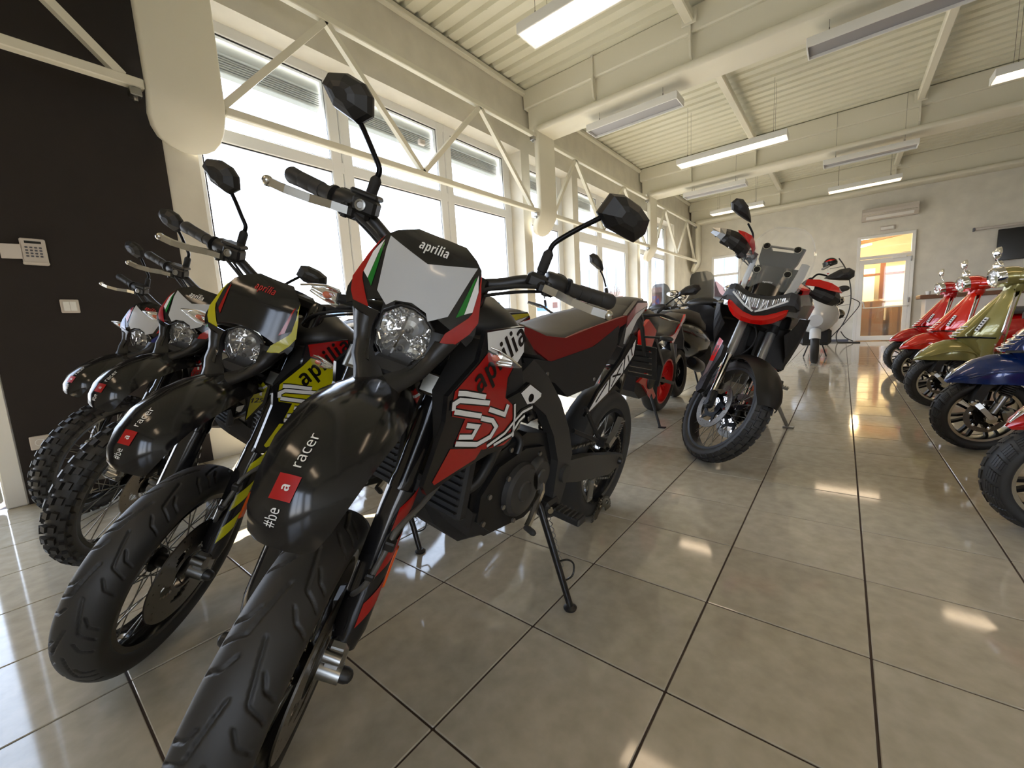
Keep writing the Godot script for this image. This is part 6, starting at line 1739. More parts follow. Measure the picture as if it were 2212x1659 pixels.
func scooter(at: Vector3, turn: float, paint: String, label: String, steer := 18.0) -> void:
	var o := thing("scooter", label, "scooter", Transform3D(Basis(Vector3.UP, deg_to_rad(turn)), at), "row of retro scooters on the right")
	var ra := deg_to_rad(27)
	var ax := Vector3(0, cos(ra), -sin(ra))
	var R := Basis(ax, deg_to_rad(steer))
	var p0 := Vector3(0, 0.229, 1.33)
	var T := Transform3D(R, p0 - R * p0)
	wheel(o, "front_wheel", T * Transform3D(Basis(), Vector3(0, 0.229, 1.33)), "sw", {"R": 0.225, "hw": 0.056, "rr": 0.166, "style": "scoot", "rim_mat": "alu_bright", "cast": 7, "cast_mat": "dark_metal", "rw": 0.042, "discs": [[0.05, 0.10, "float"]], "hub": 0.04})
	wheel(o, "rear_wheel", Transform3D(Basis(), Vector3(0, 0.229, 0)), "sw", {"R": 0.225, "hw": 0.056, "rr": 0.166, "style": "scoot", "rim_mat": "alu_bright", "cast": 7, "cast_mat": "dark_metal", "rw": 0.042, "hub": 0.04})
	var su := G(o, "front_suspension", T)
	P(su, "trailing_arm", "sarm", "alu_bright", func(b: MB):
		b.bar([Vector3(0.088, 0.325, 1.405), Vector3(0.094, 0.30, 1.385), Vector3(0.098, 0.236, 1.335)], Vector2(0.026, 0.05), Vector3.RIGHT)
		b.lathe([Vector2(0, 0), Vector2(0.028, 0), Vector2(0.026, 0.02), Vector2(0.012, 0.024), Vector2(0, 0.022)], Vector3(0.085, 0.229, 1.33), Vector3.RIGHT, 18)
		b.lathe([Vector2(0, 0), Vector2(0.022, 0), Vector2(0.02, 0.018), Vector2(0, 0.02)], Vector3(0.08, 0.33, 1.41), Vector3.RIGHT, 16))
	P(su, "shock", "ssho", "alu", func(b: MB): b.lathe([Vector2(0, 0), Vector2(0.02, 0), Vector2(0.02, 0.12), Vector2(0.014, 0.13), Vector2(0, 0.13)], Vector3(0.085, 0.265, 1.325), Vector3(0, 0.93, -0.36).normalized(), 16))
	P(su, "bellows", "sbel", "rubber", func(b: MB):
		for k in 7: b.lathe([Vector2(0.012, -0.008), Vector2(0.030, -0.003), Vector2(0.030, 0.003), Vector2(0.012, 0.008)], Vector3(0.085, 0.375, 1.283) + Vector3(0, 0.93, -0.36).normalized() * k * 0.012, Vector3(0, 0.93, -0.36).normalized(), 16, true))
	P(su, "caliper", "scal", "alu", func(b: MB): b.box(Vector3(0.072, 0.245, 1.245), Vector3(0.05, 0.085, 0.06), 0.014, Basis(Vector3.RIGHT, 0.3)))
	P(su, "link", "slnk", "black_satin", func(b: MB): b.bar([Vector3(0.07, 0.33, 1.41), Vector3(0.055, 0.42, 1.37), Vector3(0.03, 0.50, 1.27)], Vector2(0.05, 0.06), Vector3.RIGHT))
	P(su, "hose", "shos", "rubber", func(b: MB): b.curve([Vector3(0.08, 0.27, 1.24), Vector3(0.095, 0.31, 1.30), Vector3(0.09, 0.38, 1.33), Vector3(0.06, 0.46, 1.27)], 0.005, 7))
	P(o, "front_fender", "sfen", paint, func(b: MB):
		var g := []
		for k in [[1.515, 0.437, 0.012, 0.006], [1.500, 0.462, 0.040, 0.020], [1.455, 0.512, 0.072, 0.07], [1.39, 0.562, 0.098, 0.118], [1.32, 0.588, 0.112, 0.142], [1.25, 0.592, 0.117, 0.152], [1.19, 0.575, 0.116, 0.155], [1.145, 0.535, 0.112, 0.125], [1.115, 0.475, 0.105, 0.07]]:
			var l := []
			for j in 15:
				var u := lerpf(-1.0, 1.0, j / 14.0)
				l.append(Vector3(k[2] * sin(u * PI / 2) * (1.0 if absf(u) < 0.99 else 1.04), k[1] - k[3] * (1.0 - pow(cos(u * PI / 2), 0.75)), k[0] - 0.01 * u * u))
			g.append(l)
		b.patch(g, 0.003), T)
	P(o, "fender_edge", "sfed", paint, func(b: MB):
		for s in [-1, 1]: b.curve([Vector3(s * 0.075, 0.475, 1.44), Vector3(s * 0.108, 0.51, 1.36), Vector3(s * 0.122, 0.52, 1.27), Vector3(s * 0.122, 0.50, 1.19), Vector3(s * 0.112, 0.45, 1.13)], 0.005, 6), T)
	P(o, "fender_crest", "sfcr", "chrome", func(b: MB): b.curve([Vector3(0, 0.452, 1.511), Vector3(0, 0.500, 1.474), Vector3(0, 0.540, 1.43)], [0.004, 0.004, 0.006, 0.008, 0.010, 0.011, 0.010, 0.008, 0.006, 0.005, 0.004], 10), T)
	# leg shield: raised middle, sides falling back to the rolled edge
	P(o, "leg_shield", "sleg", paint, func(b: MB):
		var g := []
		for k in [[0.40, 1.150, 0.05, 1.10, 0.10], [0.50, 1.165, 0.07, 1.07, 0.14], [0.60, 1.175, 0.10, 1.045, 0.195], [0.64, 1.165, 0.11, 1.035, 0.205], [0.72, 1.125, 0.105, 1.02, 0.195], [0.82, 1.075, 0.095, 1.00, 0.175], [0.90, 1.035, 0.085, 0.985, 0.15], [0.95, 1.010, 0.075, 0.975, 0.125], [0.975, 0.995, 0.05, 0.968, 0.08]]:
			var l := []
			for q in [[-1.0, 1.0], [-1.0, 0.96], [-0.75, 0.7], [-0.45, 0.35], [0, 0.05], [0, -1], [0, 0.05], [0.45, 0.35], [0.75, 0.7], [1.0, 0.96], [1.0, 1.0]]:
				if q[1] < 0: l.append(Vector3(0, k[0], k[1] + 0.012))
				else:
					var x: float = signf(q[0]) * lerpf(k[2], k[4], absf(q[0])) if q[0] != 0 else (k[2] if l.size() > 5 else -k[2])
					l.append(Vector3(x, k[0], lerpf(k[1], k[3], q[1])))
			g.append(l)
		b.patch(g, 0.006))
	P(o, "shield_edge", "sled", "chrome", func(b: MB):
		for s in [-1, 1]: b.curve([Vector3(s * 0.197, 0.60, 1.048), Vector3(s * 0.205, 0.66, 1.036), Vector3(s * 0.19, 0.76, 1.016), Vector3(s * 0.168, 0.86, 0.996), Vector3(s * 0.13, 0.945, 0.978)], 0.0055, 7)
		b.curve([Vector3(-0.13, 0.945, 0.978), Vector3(-0.075, 0.978, 0.972), Vector3(0, 0.985, 0.97), Vector3(0.075, 0.978, 0.972), Vector3(0.13, 0.945, 0.978)], 0.005, 7))
	P(o, "horn_cover", "shor", paint, func(b: MB):
		# tapering centre spine down to the step above the fender
		var se := []
		for k in [[0.985, 1.000, 0.030, 0.006], [0.90, 1.065, 0.040, 0.016], [0.80, 1.140, 0.050, 0.022], [0.70, 1.215, 0.062, 0.028], [0.635, 1.270, 0.072, 0.030], [0.606, 1.284, 0.074, 0.030]]:
			var w: float = k[2]
			se.append([Vector3(-w - 0.012, k[0], k[1] - 0.10), Vector3(-w, k[0], k[1] - k[3]), Vector3(-w * 0.6, k[0], k[1] - 0.002), Vector3(w * 0.6, k[0], k[1] - 0.002), Vector3(w, k[0], k[1] - k[3]), Vector3(w + 0.012, k[0], k[1] - 0.10)])
		b.loft(se))
	P(o, "neck_cover", "snec", paint, func(b: MB):
		var se := []
		for k in [[0.61, 1.255, 0.075, 1.10, 0.17], [0.55, 1.225, 0.085, 1.06, 0.16], [0.45, 1.165, 0.085, 1.06, 0.13], [0.38, 1.13, 0.07, 1.06, 0.11]]: se.append([Vector3(-k[4], k[0], k[3]), Vector3(-k[2], k[0], k[1] - 0.01), Vector3(0, k[0], k[1]), Vector3(k[2], k[0], k[1] - 0.01), Vector3(k[4], k[0], k[3])])
		b.loft(se))
	for k in 4:
		P(o, "grille_bar", "sgb%d" % k, "chrome", func(b: MB): b.curve([Vector3(-0.060, 0.628 + k * 0.024, 1.256 - k * 0.020), Vector3(-0.04, 0.622 + k * 0.024, 1.282 - k * 0.020), Vector3(0, 0.620 + k * 0.024, 1.290 - k * 0.020), Vector3(0.04, 0.622 + k * 0.024, 1.282 - k * 0.020), Vector3(0.060, 0.628 + k * 0.024, 1.256 - k * 0.020)], 0.0045, 7))
	P(o, "shield_badge", "sbad", "white_print", func(b: MB): b.bar([Vector3(0.118, 0.66, 1.158), Vector3(0.115, 0.72, 1.128), Vector3(0.112, 0.765, 1.103)], Vector2(0.034, 0.007), Vector3(0.4, 0, 1)))
	P(o, "badge_lettering", "sbl", "dark_metal", func(b: MB):
		for k in 5: b.box(Vector3(0.1205 - k * 0.0006, 0.675 + k * 0.019, 1.156 - k * 0.0105), Vector3(0.018, 0.011, 0.004), 0.0, Basis(Vector3.UP, 0.4)))
	P(o, "step_trim", "sstp", "chrome", func(b: MB): b.bar([Vector3(0.072, 0.608, 1.270), Vector3(0.12, 0.612, 1.17), Vector3(0.19, 0.605, 1.06), Vector3(0.17, 0.55, 1.06)], Vector2(0.012, 0.014)))
	# headset
	P(o, "headset", "shed", paint, func(b: MB):
		var se := []
		for k in [[1.062, 1.075, 0.072, 0.072], [1.02, 1.078, 0.080, 0.076], [0.97, 1.08, 0.092, 0.074], [0.92, 1.07, 0.098, 0.066], [0.885, 1.06, 0.08, 0.05]]:
			var l := []
			for j in 20: l.append(Vector3(cos(TAU * j / 20) * k[2], k[1] + sin(TAU * j / 20) * k[3], k[0]))
			se.append(l)
		b.loft(se)
		for s in [-1, 1]: b.curve([Vector3(s * 0.05, 1.075, 0.94), Vector3(s * 0.13, 1.085, 0.925), Vector3(s * 0.22, 1.08, 0.90), Vector3(s * 0.25, 1.075, 0.885)], [0.06, 0.057, 0.054, 0.05, 0.046, 0.042, 0.038, 0.036, 0.033, 0.031, 0.029, 0.027, 0.025, 0.024, 0.023, 0.022], 12)
		b.lathe([Vector2(0, 0), Vector2(0.055, 0), Vector2(0.06, 0.05), Vector2(0.05, 0.1), Vector2(0, 0.1)], Vector3(0, 0.96, 0.965), Vector3(0, 0.97, -0.2).normalized(), 20), T)
	P(o, "headset_trim", "shdt", "chrome", func(b: MB):
		for s in [-1, 1]: b.curve([Vector3(s * 0.07, 1.06, 0.99), Vector3(s * 0.14, 1.062, 0.955), Vector3(s * 0.22, 1.065, 0.915)], 0.004, 6), T)
	var hl := G(o, "headlight", T)
	P(hl, "ring", "shr", "chrome", func(b: MB): b.lathe([Vector2(0.060, 0.012), Vector2(0.068, 0.018), Vector2(0.077, 0.012), Vector2(0.079, 0.0), Vector2(0.079, -0.035), Vector2(0.070, -0.035)], Vector3(0, 1.075, 1.078), Vector3(0, -0.12, 1).normalized(), 32, true))
	P(hl, "reflector", "shrf", "reflector", func(b: MB):
		var g := []
		for i in 5:
			var l := []
			for j in 28: l.append(Vector3(0, 1.075, 1.045) + Vector3(cos(TAU * j / 28) * (0.066 - i * 0.013), sin(TAU * j / 28) * (0.066 - i * 0.013), 0.028 - i * 0.008 + (0.003 if j % 2 else 0.0)))
			g.append(l)
		b.patch(g, 0.003, false))
	P(hl, "lens", "shrl", "lens", func(b: MB): b.lathe([Vector2(0.066, 0.006), Vector2(0.055, 0.016), Vector2(0.03, 0.022), Vector2(0.0, 0.024), Vector2(0.0, 0.020), Vector2(0.06, 0.004)], Vector3(0, 1.075, 1.078), Vector3(0, -0.12, 1).normalized(), 28))
	for s in [-1, 1]:
		var sd: float = s
		P(o, "grip", "sgr%d" % s, "rubber", func(b: MB): b.lathe([Vector2(0, 0), Vector2(0.017, 0), Vector2(0.017, 0.10), Vector2(0.021, 0.105), Vector2(0.019, 0.12), Vector2(0, 0.122)], Vector3(sd * 0.25, 1.075, 0.885), Vector3(sd, -0.03, -0.2).normalized(), 16), T)
		P(o, "lever", "slv%d" % s, "chrome", func(b: MB): b.curve([Vector3(sd * 0.20, 1.07, 0.94), Vector3(sd * 0.26, 1.065, 0.945), Vector3(sd * 0.33, 1.06, 0.925), Vector3(sd * 0.36, 1.06, 0.91)], [0.009, 0.008, 0.008, 0.008, 0.007, 0.007, 0.007, 0.007, 0.007, 0.006, 0.006, 0.006, 0.006, 0.006, 0.007, 0.008], 8), T)
		var m := G(o, "mirror", T)
		P(m, "stem", "smst%d" % s, "chrome", func(b: MB): b.curve([Vector3(sd * 0.16, 1.11, 0.93), Vector3(sd * 0.19, 1.16, 0.965), Vector3(sd * 0.235, 1.20, 0.965), Vector3(sd * 0.245, 1.215, 0.96)], 0.005, 7))
		P(m, "housing", "smho%d" % s, "chrome", func(b: MB): b.lathe([Vector2(0, 0.03), Vector2(0.02, 0.028), Vector2(0.04, 0.018), Vector2(0.05, 0.006), Vector2(0.052, -0.004), Vector2(0.048, -0.006), Vector2(0, -0.006)], Vector3(sd * 0.255, 1.245, 0.955), Vector3(sd * 0.15, 0.1, 1).normalized(), 24))
	# rear body
	P(o, "floorboard", "sflo", "rubber", func(b: MB): b.box(Vector3(0, 0.30, 0.84), Vector3(0.34, 0.05, 0.42), 0.015))
	P(o, "under_tray", "stray", paint, func(b: MB): b.box(Vector3(0, 0.255, 0.82), Vector3(0.30, 0.05, 0.50), 0.02))
	P(o, "inner_shield", "sins", paint, func(b: MB):
		var g := []
		for k in [[0.96, 0.945, 0.10], [0.80, 0.985, 0.155], [0.62, 1.015, 0.185], [0.45, 1.03, 0.15], [0.31, 1.03, 0.15]]: g.append([Vector3(-k[2], k[0], k[1]), Vector3(-k[2] * 0.5, k[0], k[1] - 0.012), Vector3(0, k[0], k[1] - 0.016), Vector3(k[2] * 0.5, k[0], k[1] - 0.012), Vector3(k[2], k[0], k[1])])
		b.patch(g, 0.008))
	P(o, "rear_body", "srea", paint, func(b: MB):
		var se := []
		for k in [[0.66, 0.42, 0.10, 0.16], [0.50, 0.48, 0.17, 0.24], [0.25, 0.52, 0.21, 0.25], [0.0, 0.55, 0.20, 0.22], [-0.20, 0.60, 0.15, 0.16], [-0.36, 0.63, 0.06, 0.08]]:
			var l := []
			for j in 16: l.append(Vector3(cos(TAU * j / 16) * k[2], k[1] + sin(TAU * j / 16) * k[3], k[0]))
			se.append(l)
		b.loft(se))
	P(o, "seat", "ssea", "seat_vinyl", func(b: MB):
		var se := []
		for k in [[0.62, 0.70, 0.77, 0.09], [0.45, 0.72, 0.81, 0.14], [0.20, 0.73, 0.80, 0.155], [0.0, 0.75, 0.83, 0.14], [-0.22, 0.76, 0.82, 0.09]]:
			var w: float = k[3]
			se.append([Vector3(-w, k[1], k[0]), Vector3(-w, k[2] - 0.02, k[0]), Vector3(-w * 0.6, k[2], k[0]), Vector3(w * 0.6, k[2], k[0]), Vector3(w, k[2] - 0.02, k[0]), Vector3(w, k[1], k[0])])
		b.loft(se))
	P(o, "tail_lamp", "sta", "tail_red", func(b: MB): b.box(Vector3(0, 0.66, -0.36), Vector3(0.09, 0.05, 0.05), 0.015))
	P(o, "engine_unit", "sen", "engine", func(b: MB):
		b.prism(v2([0.40, 0.32, 0.36, 0.20, 0.0, 0.15, -0.10, 0.22, 0.0, 0.32, 0.3, 0.38]), side_t(0), 0.06, 0.15))
	P(o, "exhaust", "sex", "steel", func(b: MB): b.lathe([Vector2(0, 0), Vector2(0.05, 0), Vector2(0.055, 0.3), Vector2(0.03, 0.34), Vector2(0, 0.33)], Vector3(-0.15, 0.23, 0.15), Vector3(0, 0.1, -1).normalized(), 16))
	P(o, "centre_stand", "scs", "black_satin", func(b: MB):
		for s in [-1, 1]: b.tube([Vector3(s * 0.08, 0.22, 0.38), Vector3(s * 0.16, 0.008, 0.34)], 0.011, 8))

func maxi_scooter(at: Vector3, turn: float, body: String, glass_mat: String, label: String) -> void:
	var o := thing("touring_scooter", label, "scooter", Transform3D(Basis(Vector3.UP, deg_to_rad(turn)), at))
	var ws := {"R": 0.29, "hw": 0.06, "rr": 0.19, "style": "plain", "rim_mat": "dark_metal", "cast": 5, "discs": [[0.06, 0.12, "float"]], "hub": 0.04}
	wheel(o, "front_wheel", Transform3D(Basis(), Vector3(0, 0.29, 1.50)), "mx", ws)
	wheel(o, "rear_wheel", Transform3D(Basis(), Vector3(0, 0.29, 0)), "mx", ws)
	P(o, "windscreen", "mxscr", glass_mat, func(b: MB):
		var g := []
		for k in [[1.05, 0.29, 1.40], [1.12, 0.25, 1.35], [1.20, 0.19, 1.29], [1.30, 0.165, 1.22], [1.40, 0.15, 1.16], [1.46, 0.12, 1.12], [1.485, 0.07, 1.105]]:
			var l := []
			for j in 9:
				var u := lerpf(-1, 1, j / 8.0)
				l.append(Vector3(u * k[1], k[0], k[2] - 1.2 * pow(u * k[1], 2)))
			g.append(l)
		b.patch(g, 0.004))
	P(o, "front_fairing", "mxff", body, func(b: MB):
		var se := []
		for k in [[1.62, 0.72, 0.10, 0.10], [1.50, 0.76, 0.22, 0.24], [1.32, 0.80, 0.31, 0.30], [1.12, 0.80, 0.33, 0.30], [1.02, 0.78, 0.30, 0.28]]:
			var l := []
			for j in 16: l.append(Vector3(cos(TAU * j / 16) * k[2], k[1] + sin(TAU * j / 16) * k[3], k[0]))
			se.append(l)
		b.loft(se))
	P(o, "front_fender", "mxfe", body, func(b: MB):
		var g := []
		for i in 9:
			var a := lerpf(-1.1, 0.8, i / 8.0)
			var l := []
			for j in 7:
				var u := lerpf(-1, 1, j / 6.0)
				l.append(Vector3(u * 0.075, 0.29 + (0.325 - 0.04 * u * u) * cos(a), 1.5 - (0.325 - 0.04 * u * u) * sin(a)))
			g.append(l)
		b.patch(g, 0.004))
	P(o, "tunnel", "mxtu", "black_satin", func(b: MB): b.box(Vector3(0, 0.42, 0.85), Vector3(0.46, 0.30, 0.50), 0.05))
	P(o, "rear_body", "mxrb", body, func(b: MB):
		var se := []
		for k in [[0.85, 0.52, 0.18, 0.20], [0.55, 0.60, 0.24, 0.22], [0.2, 0.66, 0.25, 0.20], [-0.15, 0.74, 0.20, 0.14], [-0.42, 0.82, 0.09, 0.07]]:
			var l := []
			for j in 14: l.append(Vector3(cos(TAU * j / 14) * k[2], k[1] + sin(TAU * j / 14) * k[3], k[0]))
			se.append(l)
		b.loft(se))
	P(o, "seat", "mxse", "seat_vinyl", func(b: MB):
		var se := []
		for k in [[0.88, 0.70, 0.78, 0.10], [0.65, 0.74, 0.83, 0.17], [0.42, 0.78, 0.90, 0.18], [0.36, 0.82, 0.97, 0.17], [0.05, 0.88, 1.00, 0.16], [-0.3, 0.90, 0.98, 0.09]]:
			var w: float = k[3]
			se.append([Vector3(-w, k[1], k[0]), Vector3(-w, k[2] - 0.03, k[0]), Vector3(-w * 0.6, k[2], k[0]), Vector3(w * 0.6, k[2], k[0]), Vector3(w, k[2] - 0.03, k[0]), Vector3(w, k[1], k[0])])
		b.loft(se))
	P(o, "rear_fender", "mxrf", "black_gloss", func(b: MB):
		var g := []
		for i in 9:
			var a := lerpf(-0.3, 1.7, i / 8.0)
			var l := []
			for j in 7:
				var u := lerpf(-1, 1, j / 6.0)
				l.append(Vector3(u * 0.08, 0.31 + (0.36 - 0.04 * u * u) * cos(a), -(0.36 - 0.04 * u * u) * sin(a)))
			g.append(l)
		b.patch(g, 0.004))
	P(o, "handlebar", "mxhb", "black_satin", func(b: MB): b.curve([Vector3(-0.36, 1.04, 0.98), Vector3(-0.24, 1.06, 1.05), Vector3(-0.1, 1.08, 1.10), Vector3(0.1, 1.08, 1.10), Vector3(0.24, 1.06, 1.05), Vector3(0.36, 1.04, 0.98)], 0.018, 9))
	P(o, "instrument_cover", "mxin", "black_satin", func(b: MB): b.ball(Vector3(0, 1.08, 1.14), Vector3(0.20, 0.07, 0.12), 18))
	for s in [-1, 1]:
		var m := G(o, "mirror")
		P(m, "stem", "mxms%d" % s, "black_satin", func(b: MB): b.curve([Vector3(s * 0.22, 1.08, 1.08), Vector3(s * 0.28, 1.15, 1.10), Vector3(s * 0.33, 1.20, 1.08)], 0.008, 7))
		P(m, "housing", "mxmh%d" % s, "black_satin", func(b: MB): b.ball(Vector3(s * 0.36, 1.23, 1.075), Vector3(0.085, 0.05, 0.03), 18))
		P(m, "glass", "mxmg%d" % s, "mirror_glass", func(b: MB): b.ball(Vector3(s * 0.36, 1.23, 1.052), Vector3(0.074, 0.042, 0.012), 18))
		P(o, "switch_cluster", "mxsw%d" % s, "alu", func(b: MB): b.box(Vector3(s * 0.25, 1.065, 1.03), Vector3(0.06, 0.04, 0.05), 0.012))
	P(o, "tail_lamp", "mxtl", "tail_red", func(b: MB): b.box(Vector3(0, 0.80, -0.43), Vector3(0.16, 0.05, 0.04), 0.012))
	P(o, "exhaust", "mxex", "dark_metal", func(b: MB): b.lathe([Vector2(0, 0), Vector2(0.06, 0), Vector2(0.07, 0.05), Vector2(0.07, 0.38), Vector2(0.05, 0.42), Vector2(0, 0.41)], Vector3(-0.20, 0.32, 0.25), Vector3(-0.05, 0.25, -1).normalized(), 18))
	P(o, "centre_stand", "mxcs", "black_satin", func(b: MB):
		for s in [-1, 1]: b.tube([Vector3(s * 0.1, 0.26, 0.42), Vector3(s * 0.18, 0.008, 0.36)], 0.012, 8))

func naked_bike(at: Vector3, turn: float, paint: String, tank: String, wheelm: String, label: String) -> void:
	var lean := 10.0
	var o := thing("street_motorcycle", label, "motorcycle", Transform3D(Basis(Vector3.UP, deg_to_rad(turn)) * Basis(Vector3.BACK, -deg_to_rad(lean)), at))
	var ra := deg_to_rad(25)
	var ax := Vector3(0, cos(ra), -sin(ra))
	var R := Basis(ax, deg_to_rad(30))
	var p0 := Vector3(0, 0, 1.45)
	var T := Transform3D(R, p0 - R * p0)
	wheel(o, "front_wheel", T * Transform3D(Basis(), Vector3(0, 0.30, 1.36)), "nb" + wheelm, {"R": 0.30, "hw": 0.058, "rr": 0.222, "style": "plain", "rim_mat": wheelm, "cast": 6, "discs": [[0.07, 0.15, "float"]], "hub": 0.035})
	wheel(o, "rear_wheel", Transform3D(Basis(), Vector3(0, 0.31, 0)), "nbr" + wheelm, {"R": 0.31, "hw": 0.075, "rr": 0.222, "style": "plain", "rim_mat": wheelm, "cast": 6, "discs": [[-0.07, 0.11, "float"]], "hub": 0.035})
	for s in [-1, 1]:
		var sd: float = s
		P(o, "fork_leg", "nfk%d" % s, "steel", func(b: MB): b.tube([Vector3(sd * 0.1, 0.30, 1.345), Vector3(sd * 0.1, 0.30, 1.345) + ax * 0.62], 0.024, 12), T)
		P(o, "side_fairing", "nsf%d" % s, paint, func(b: MB): b.prism(v2([1.18, 0.88, 1.05, 0.95, 0.85, 0.86, 0.92, 0.70, 1.08, 0.62]), side_t(0, 0, 0, sd), 0.16, 0.185))
		P(o, "belly_fairing", "nbf%d" % s, paint, func(b: MB): b.prism(v2([0.98, 0.46, 0.86, 0.42, 0.56, 0.24, 0.50, 0.27, 0.72, 0.44, 0.80, 0.52]), side_t(0, 0, 0, sd), 0.13, 0.15))
		P(o, "tail_panel", "ntp%d" % s, paint, func(b: MB): b.prism(v2([0.40, 0.78, 0.20, 0.80, -0.18, 0.96, -0.22, 0.93, 0.0, 0.82, 0.22, 0.70]), side_t(0.10, 0.12, 0, sd), -0.01, 0.008))
		P(o, "peg_hanger", "nph%d" % s, "alu", func(b: MB):
			b.bar([Vector3(sd * 0.14, 0.72, 0.28), Vector3(sd * 0.16, 0.53, 0.16)], Vector2(0.012, 0.028), Vector3.RIGHT)
			b.bar([Vector3(sd * 0.14, 0.70, 0.16), Vector3(sd * 0.16, 0.53, 0.16)], Vector2(0.012, 0.024), Vector3.RIGHT)
			b.bar([Vector3(sd * 0.165, 0.53, 0.16), Vector3(sd * 0.18, 0.60, 0.10)], Vector2(0.02, 0.02), Vector3.RIGHT))
		P(o, "grip", "ngr%d" % s, "rubber", func(b: MB): b.tube([Vector3(sd * 0.26, 1.03, 0.99), Vector3(sd * 0.38, 1.02, 0.94)], 0.017, 12), T)
		P(o, "lever", "nlv%d" % s, "alu_bright", func(b: MB): b.curve([Vector3(sd * 0.22, 1.02, 1.03), Vector3(sd * 0.29, 1.02, 1.06), Vector3(sd * 0.37, 1.02, 1.03)], 0.006, 7), T)
	var md := v2([-0.075, 0.012, -0.06, 0.042, -0.02, 0.05, 0.03, 0.034, 0.075, 0.0, 0.08, -0.02, 0.03, -0.03, -0.04, -0.026])
	mirror(o, T, "nmL", [Vector3(0.20, 1.05, 1.0), Vector3(0.23, 1.11, 1.0), Vector3(0.27, 1.17, 0.99), Vector3(0.31, 1.21, 0.98)], Vector3(0.36, 1.255, 0.97), mir(md), Basis(Vector3.BACK, 0.35))
	mirror(o, T, "nmR", [Vector3(-0.20, 1.05, 1.0), Vector3(-0.23, 1.11, 1.0), Vector3(-0.27, 1.17, 0.99), Vector3(-0.31, 1.21, 0.98)], Vector3(-0.36, 1.255, 0.97), md, Basis(Vector3.BACK, -0.35))
	P(o, "handlebar", "nhb", "black_satin", func(b: MB): b.curve([Vector3(0.38, 1.02, 0.94), Vector3(0.24, 1.035, 1.0), Vector3(0.1, 1.0, 1.03), Vector3(-0.1, 1.0, 1.03), Vector3(-0.24, 1.035, 1.0), Vector3(-0.38, 1.02, 0.94)], 0.012, 9), T)
	P(o, "headlight", "nhl", "black_gloss", func(b: MB): b.ball(Vector3(0, 0.93, 1.18), Vector3(0.11, 0.12, 0.10), 18), T)
	P(o, "headlight_lens", "nhll", "lens", func(b: MB): b.ball(Vector3(0, 0.93, 1.22), Vector3(0.085, 0.095, 0.075), 16), T)
	P(o, "front_fender", "nff", "black_gloss", func(b: MB):
		var g := []
		for i in 9:
			var a := lerpf(-0.9, 0.7, i / 8.0)
			var l := []
			for j in 7:
				var u := lerpf(-1, 1, j / 6.0)
				l.append(Vector3(u * 0.07, 0.30 + (0.33 - 0.04 * u * u) * cos(a), 1.36 - (0.33 - 0.04 * u * u) * sin(a)))
			g.append(l)
		b.patch(g, 0.004), T)
	P(o, "fuel_tank", "ntk", tank, func(b: MB):
		var se := []
		for k in [[1.08, 0.90, 0.10, 0.07], [0.95, 0.92, 0.16, 0.12], [0.75, 0.90, 0.16, 0.12], [0.58, 0.83, 0.10, 0.08]]:
			var l := []
			for j in 14: l.append(Vector3(cos(TAU * j / 14) * k[2], k[1] + sin(TAU * j / 14) * k[3], k[0]))
			se.append(l)
		b.loft(se))
	P(o, "seat", "nst", "seat_vinyl", func(b: MB):
		var se := []
		for k in [[0.64, 0.78, 0.84, 0.08], [0.45, 0.76, 0.82, 0.13], [0.22, 0.79, 0.86, 0.13], [0.12, 0.84, 0.93, 0.11], [-0.12, 0.90, 0.97, 0.08]]:
			var w: float = k[3]
			se.append([Vector3(-w, k[1], k[0]), Vector3(-w, k[2] - 0.02, k[0]), Vector3(-w * 0.6, k[2], k[0]), Vector3(w * 0.6, k[2], k[0]), Vector3(w, k[2] - 0.02, k[0]), Vector3(w, k[1], k[0])])
		b.loft(se))
	P(o, "tail", "ntl", "black_satin", func(b: MB):
		b.bar([Vector3(0, 0.76, 0.45), Vector3(0, 0.82, 0.1), Vector3(0, 0.93, -0.22)], Vector2(0.16, 0.07))
		b.bar([Vector3(0, 0.90, -0.15), Vector3(0, 0.72, -0.36), Vector3(0, 0.60, -0.42)], Vector2(0.12, 0.02), Vector3(0, 0.3, 1)))
	P(o, "tail_lamp", "ntlm", "tail_red", func(b: MB): b.box(Vector3(0, 0.93, -0.23), Vector3(0.10, 0.03, 0.03), 0.008))
	P(o, "engine", "nen", "engine", func(b: MB):
		b.prism(v2([1.0, 0.60, 0.98, 0.38, 0.85, 0.30, 0.58, 0.30, 0.48, 0.42, 0.52, 0.60, 0.75, 0.80, 0.95, 0.78]), side_t(0), -0.13, 0.13)
		for s in [-1, 1]: b.lathe([Vector2(0, 0), Vector2(0.085, 0), Vector2(0.075, 0.03), Vector2(0, 0.035)], Vector3(s * 0.13, 0.44, 0.70), Vector3(s, 0, 0), 22))
	P(o, "frame", "nfr", "swingarm", func(b: MB):
		for s in [-1, 1]:
			b.bar([Vector3(s * 0.09, 0.90, 1.05), Vector3(s * 0.14, 0.78, 0.80), Vector3(s * 0.13, 0.55, 0.50), Vector3(s * 0.12, 0.36, 0.50)], Vector2(0.03, 0.08), Vector3.RIGHT)
			b.bar([Vector3(s * 0.11, 0.42, 0.50), Vector3(s * 0.11, 0.31, 0.0)], Vector2(0.03, 0.07), Vector3.RIGHT))
	P(o, "exhaust", "nex", "dark_metal", func(b: MB): b.lathe([Vector2(0, 0), Vector2(0.045, 0), Vector2(0.062, 0.05), Vector2(0.062, 0.32), Vector2(0.05, 0.36), Vector2(0.04, 0.34), Vector2(0, 0.33)], Vector3(-0.17, 0.36, 0.35), Vector3(-0.06, 0.22, -1).normalized(), 18))
	var fy := 0.28 * tan(deg_to_rad(lean))
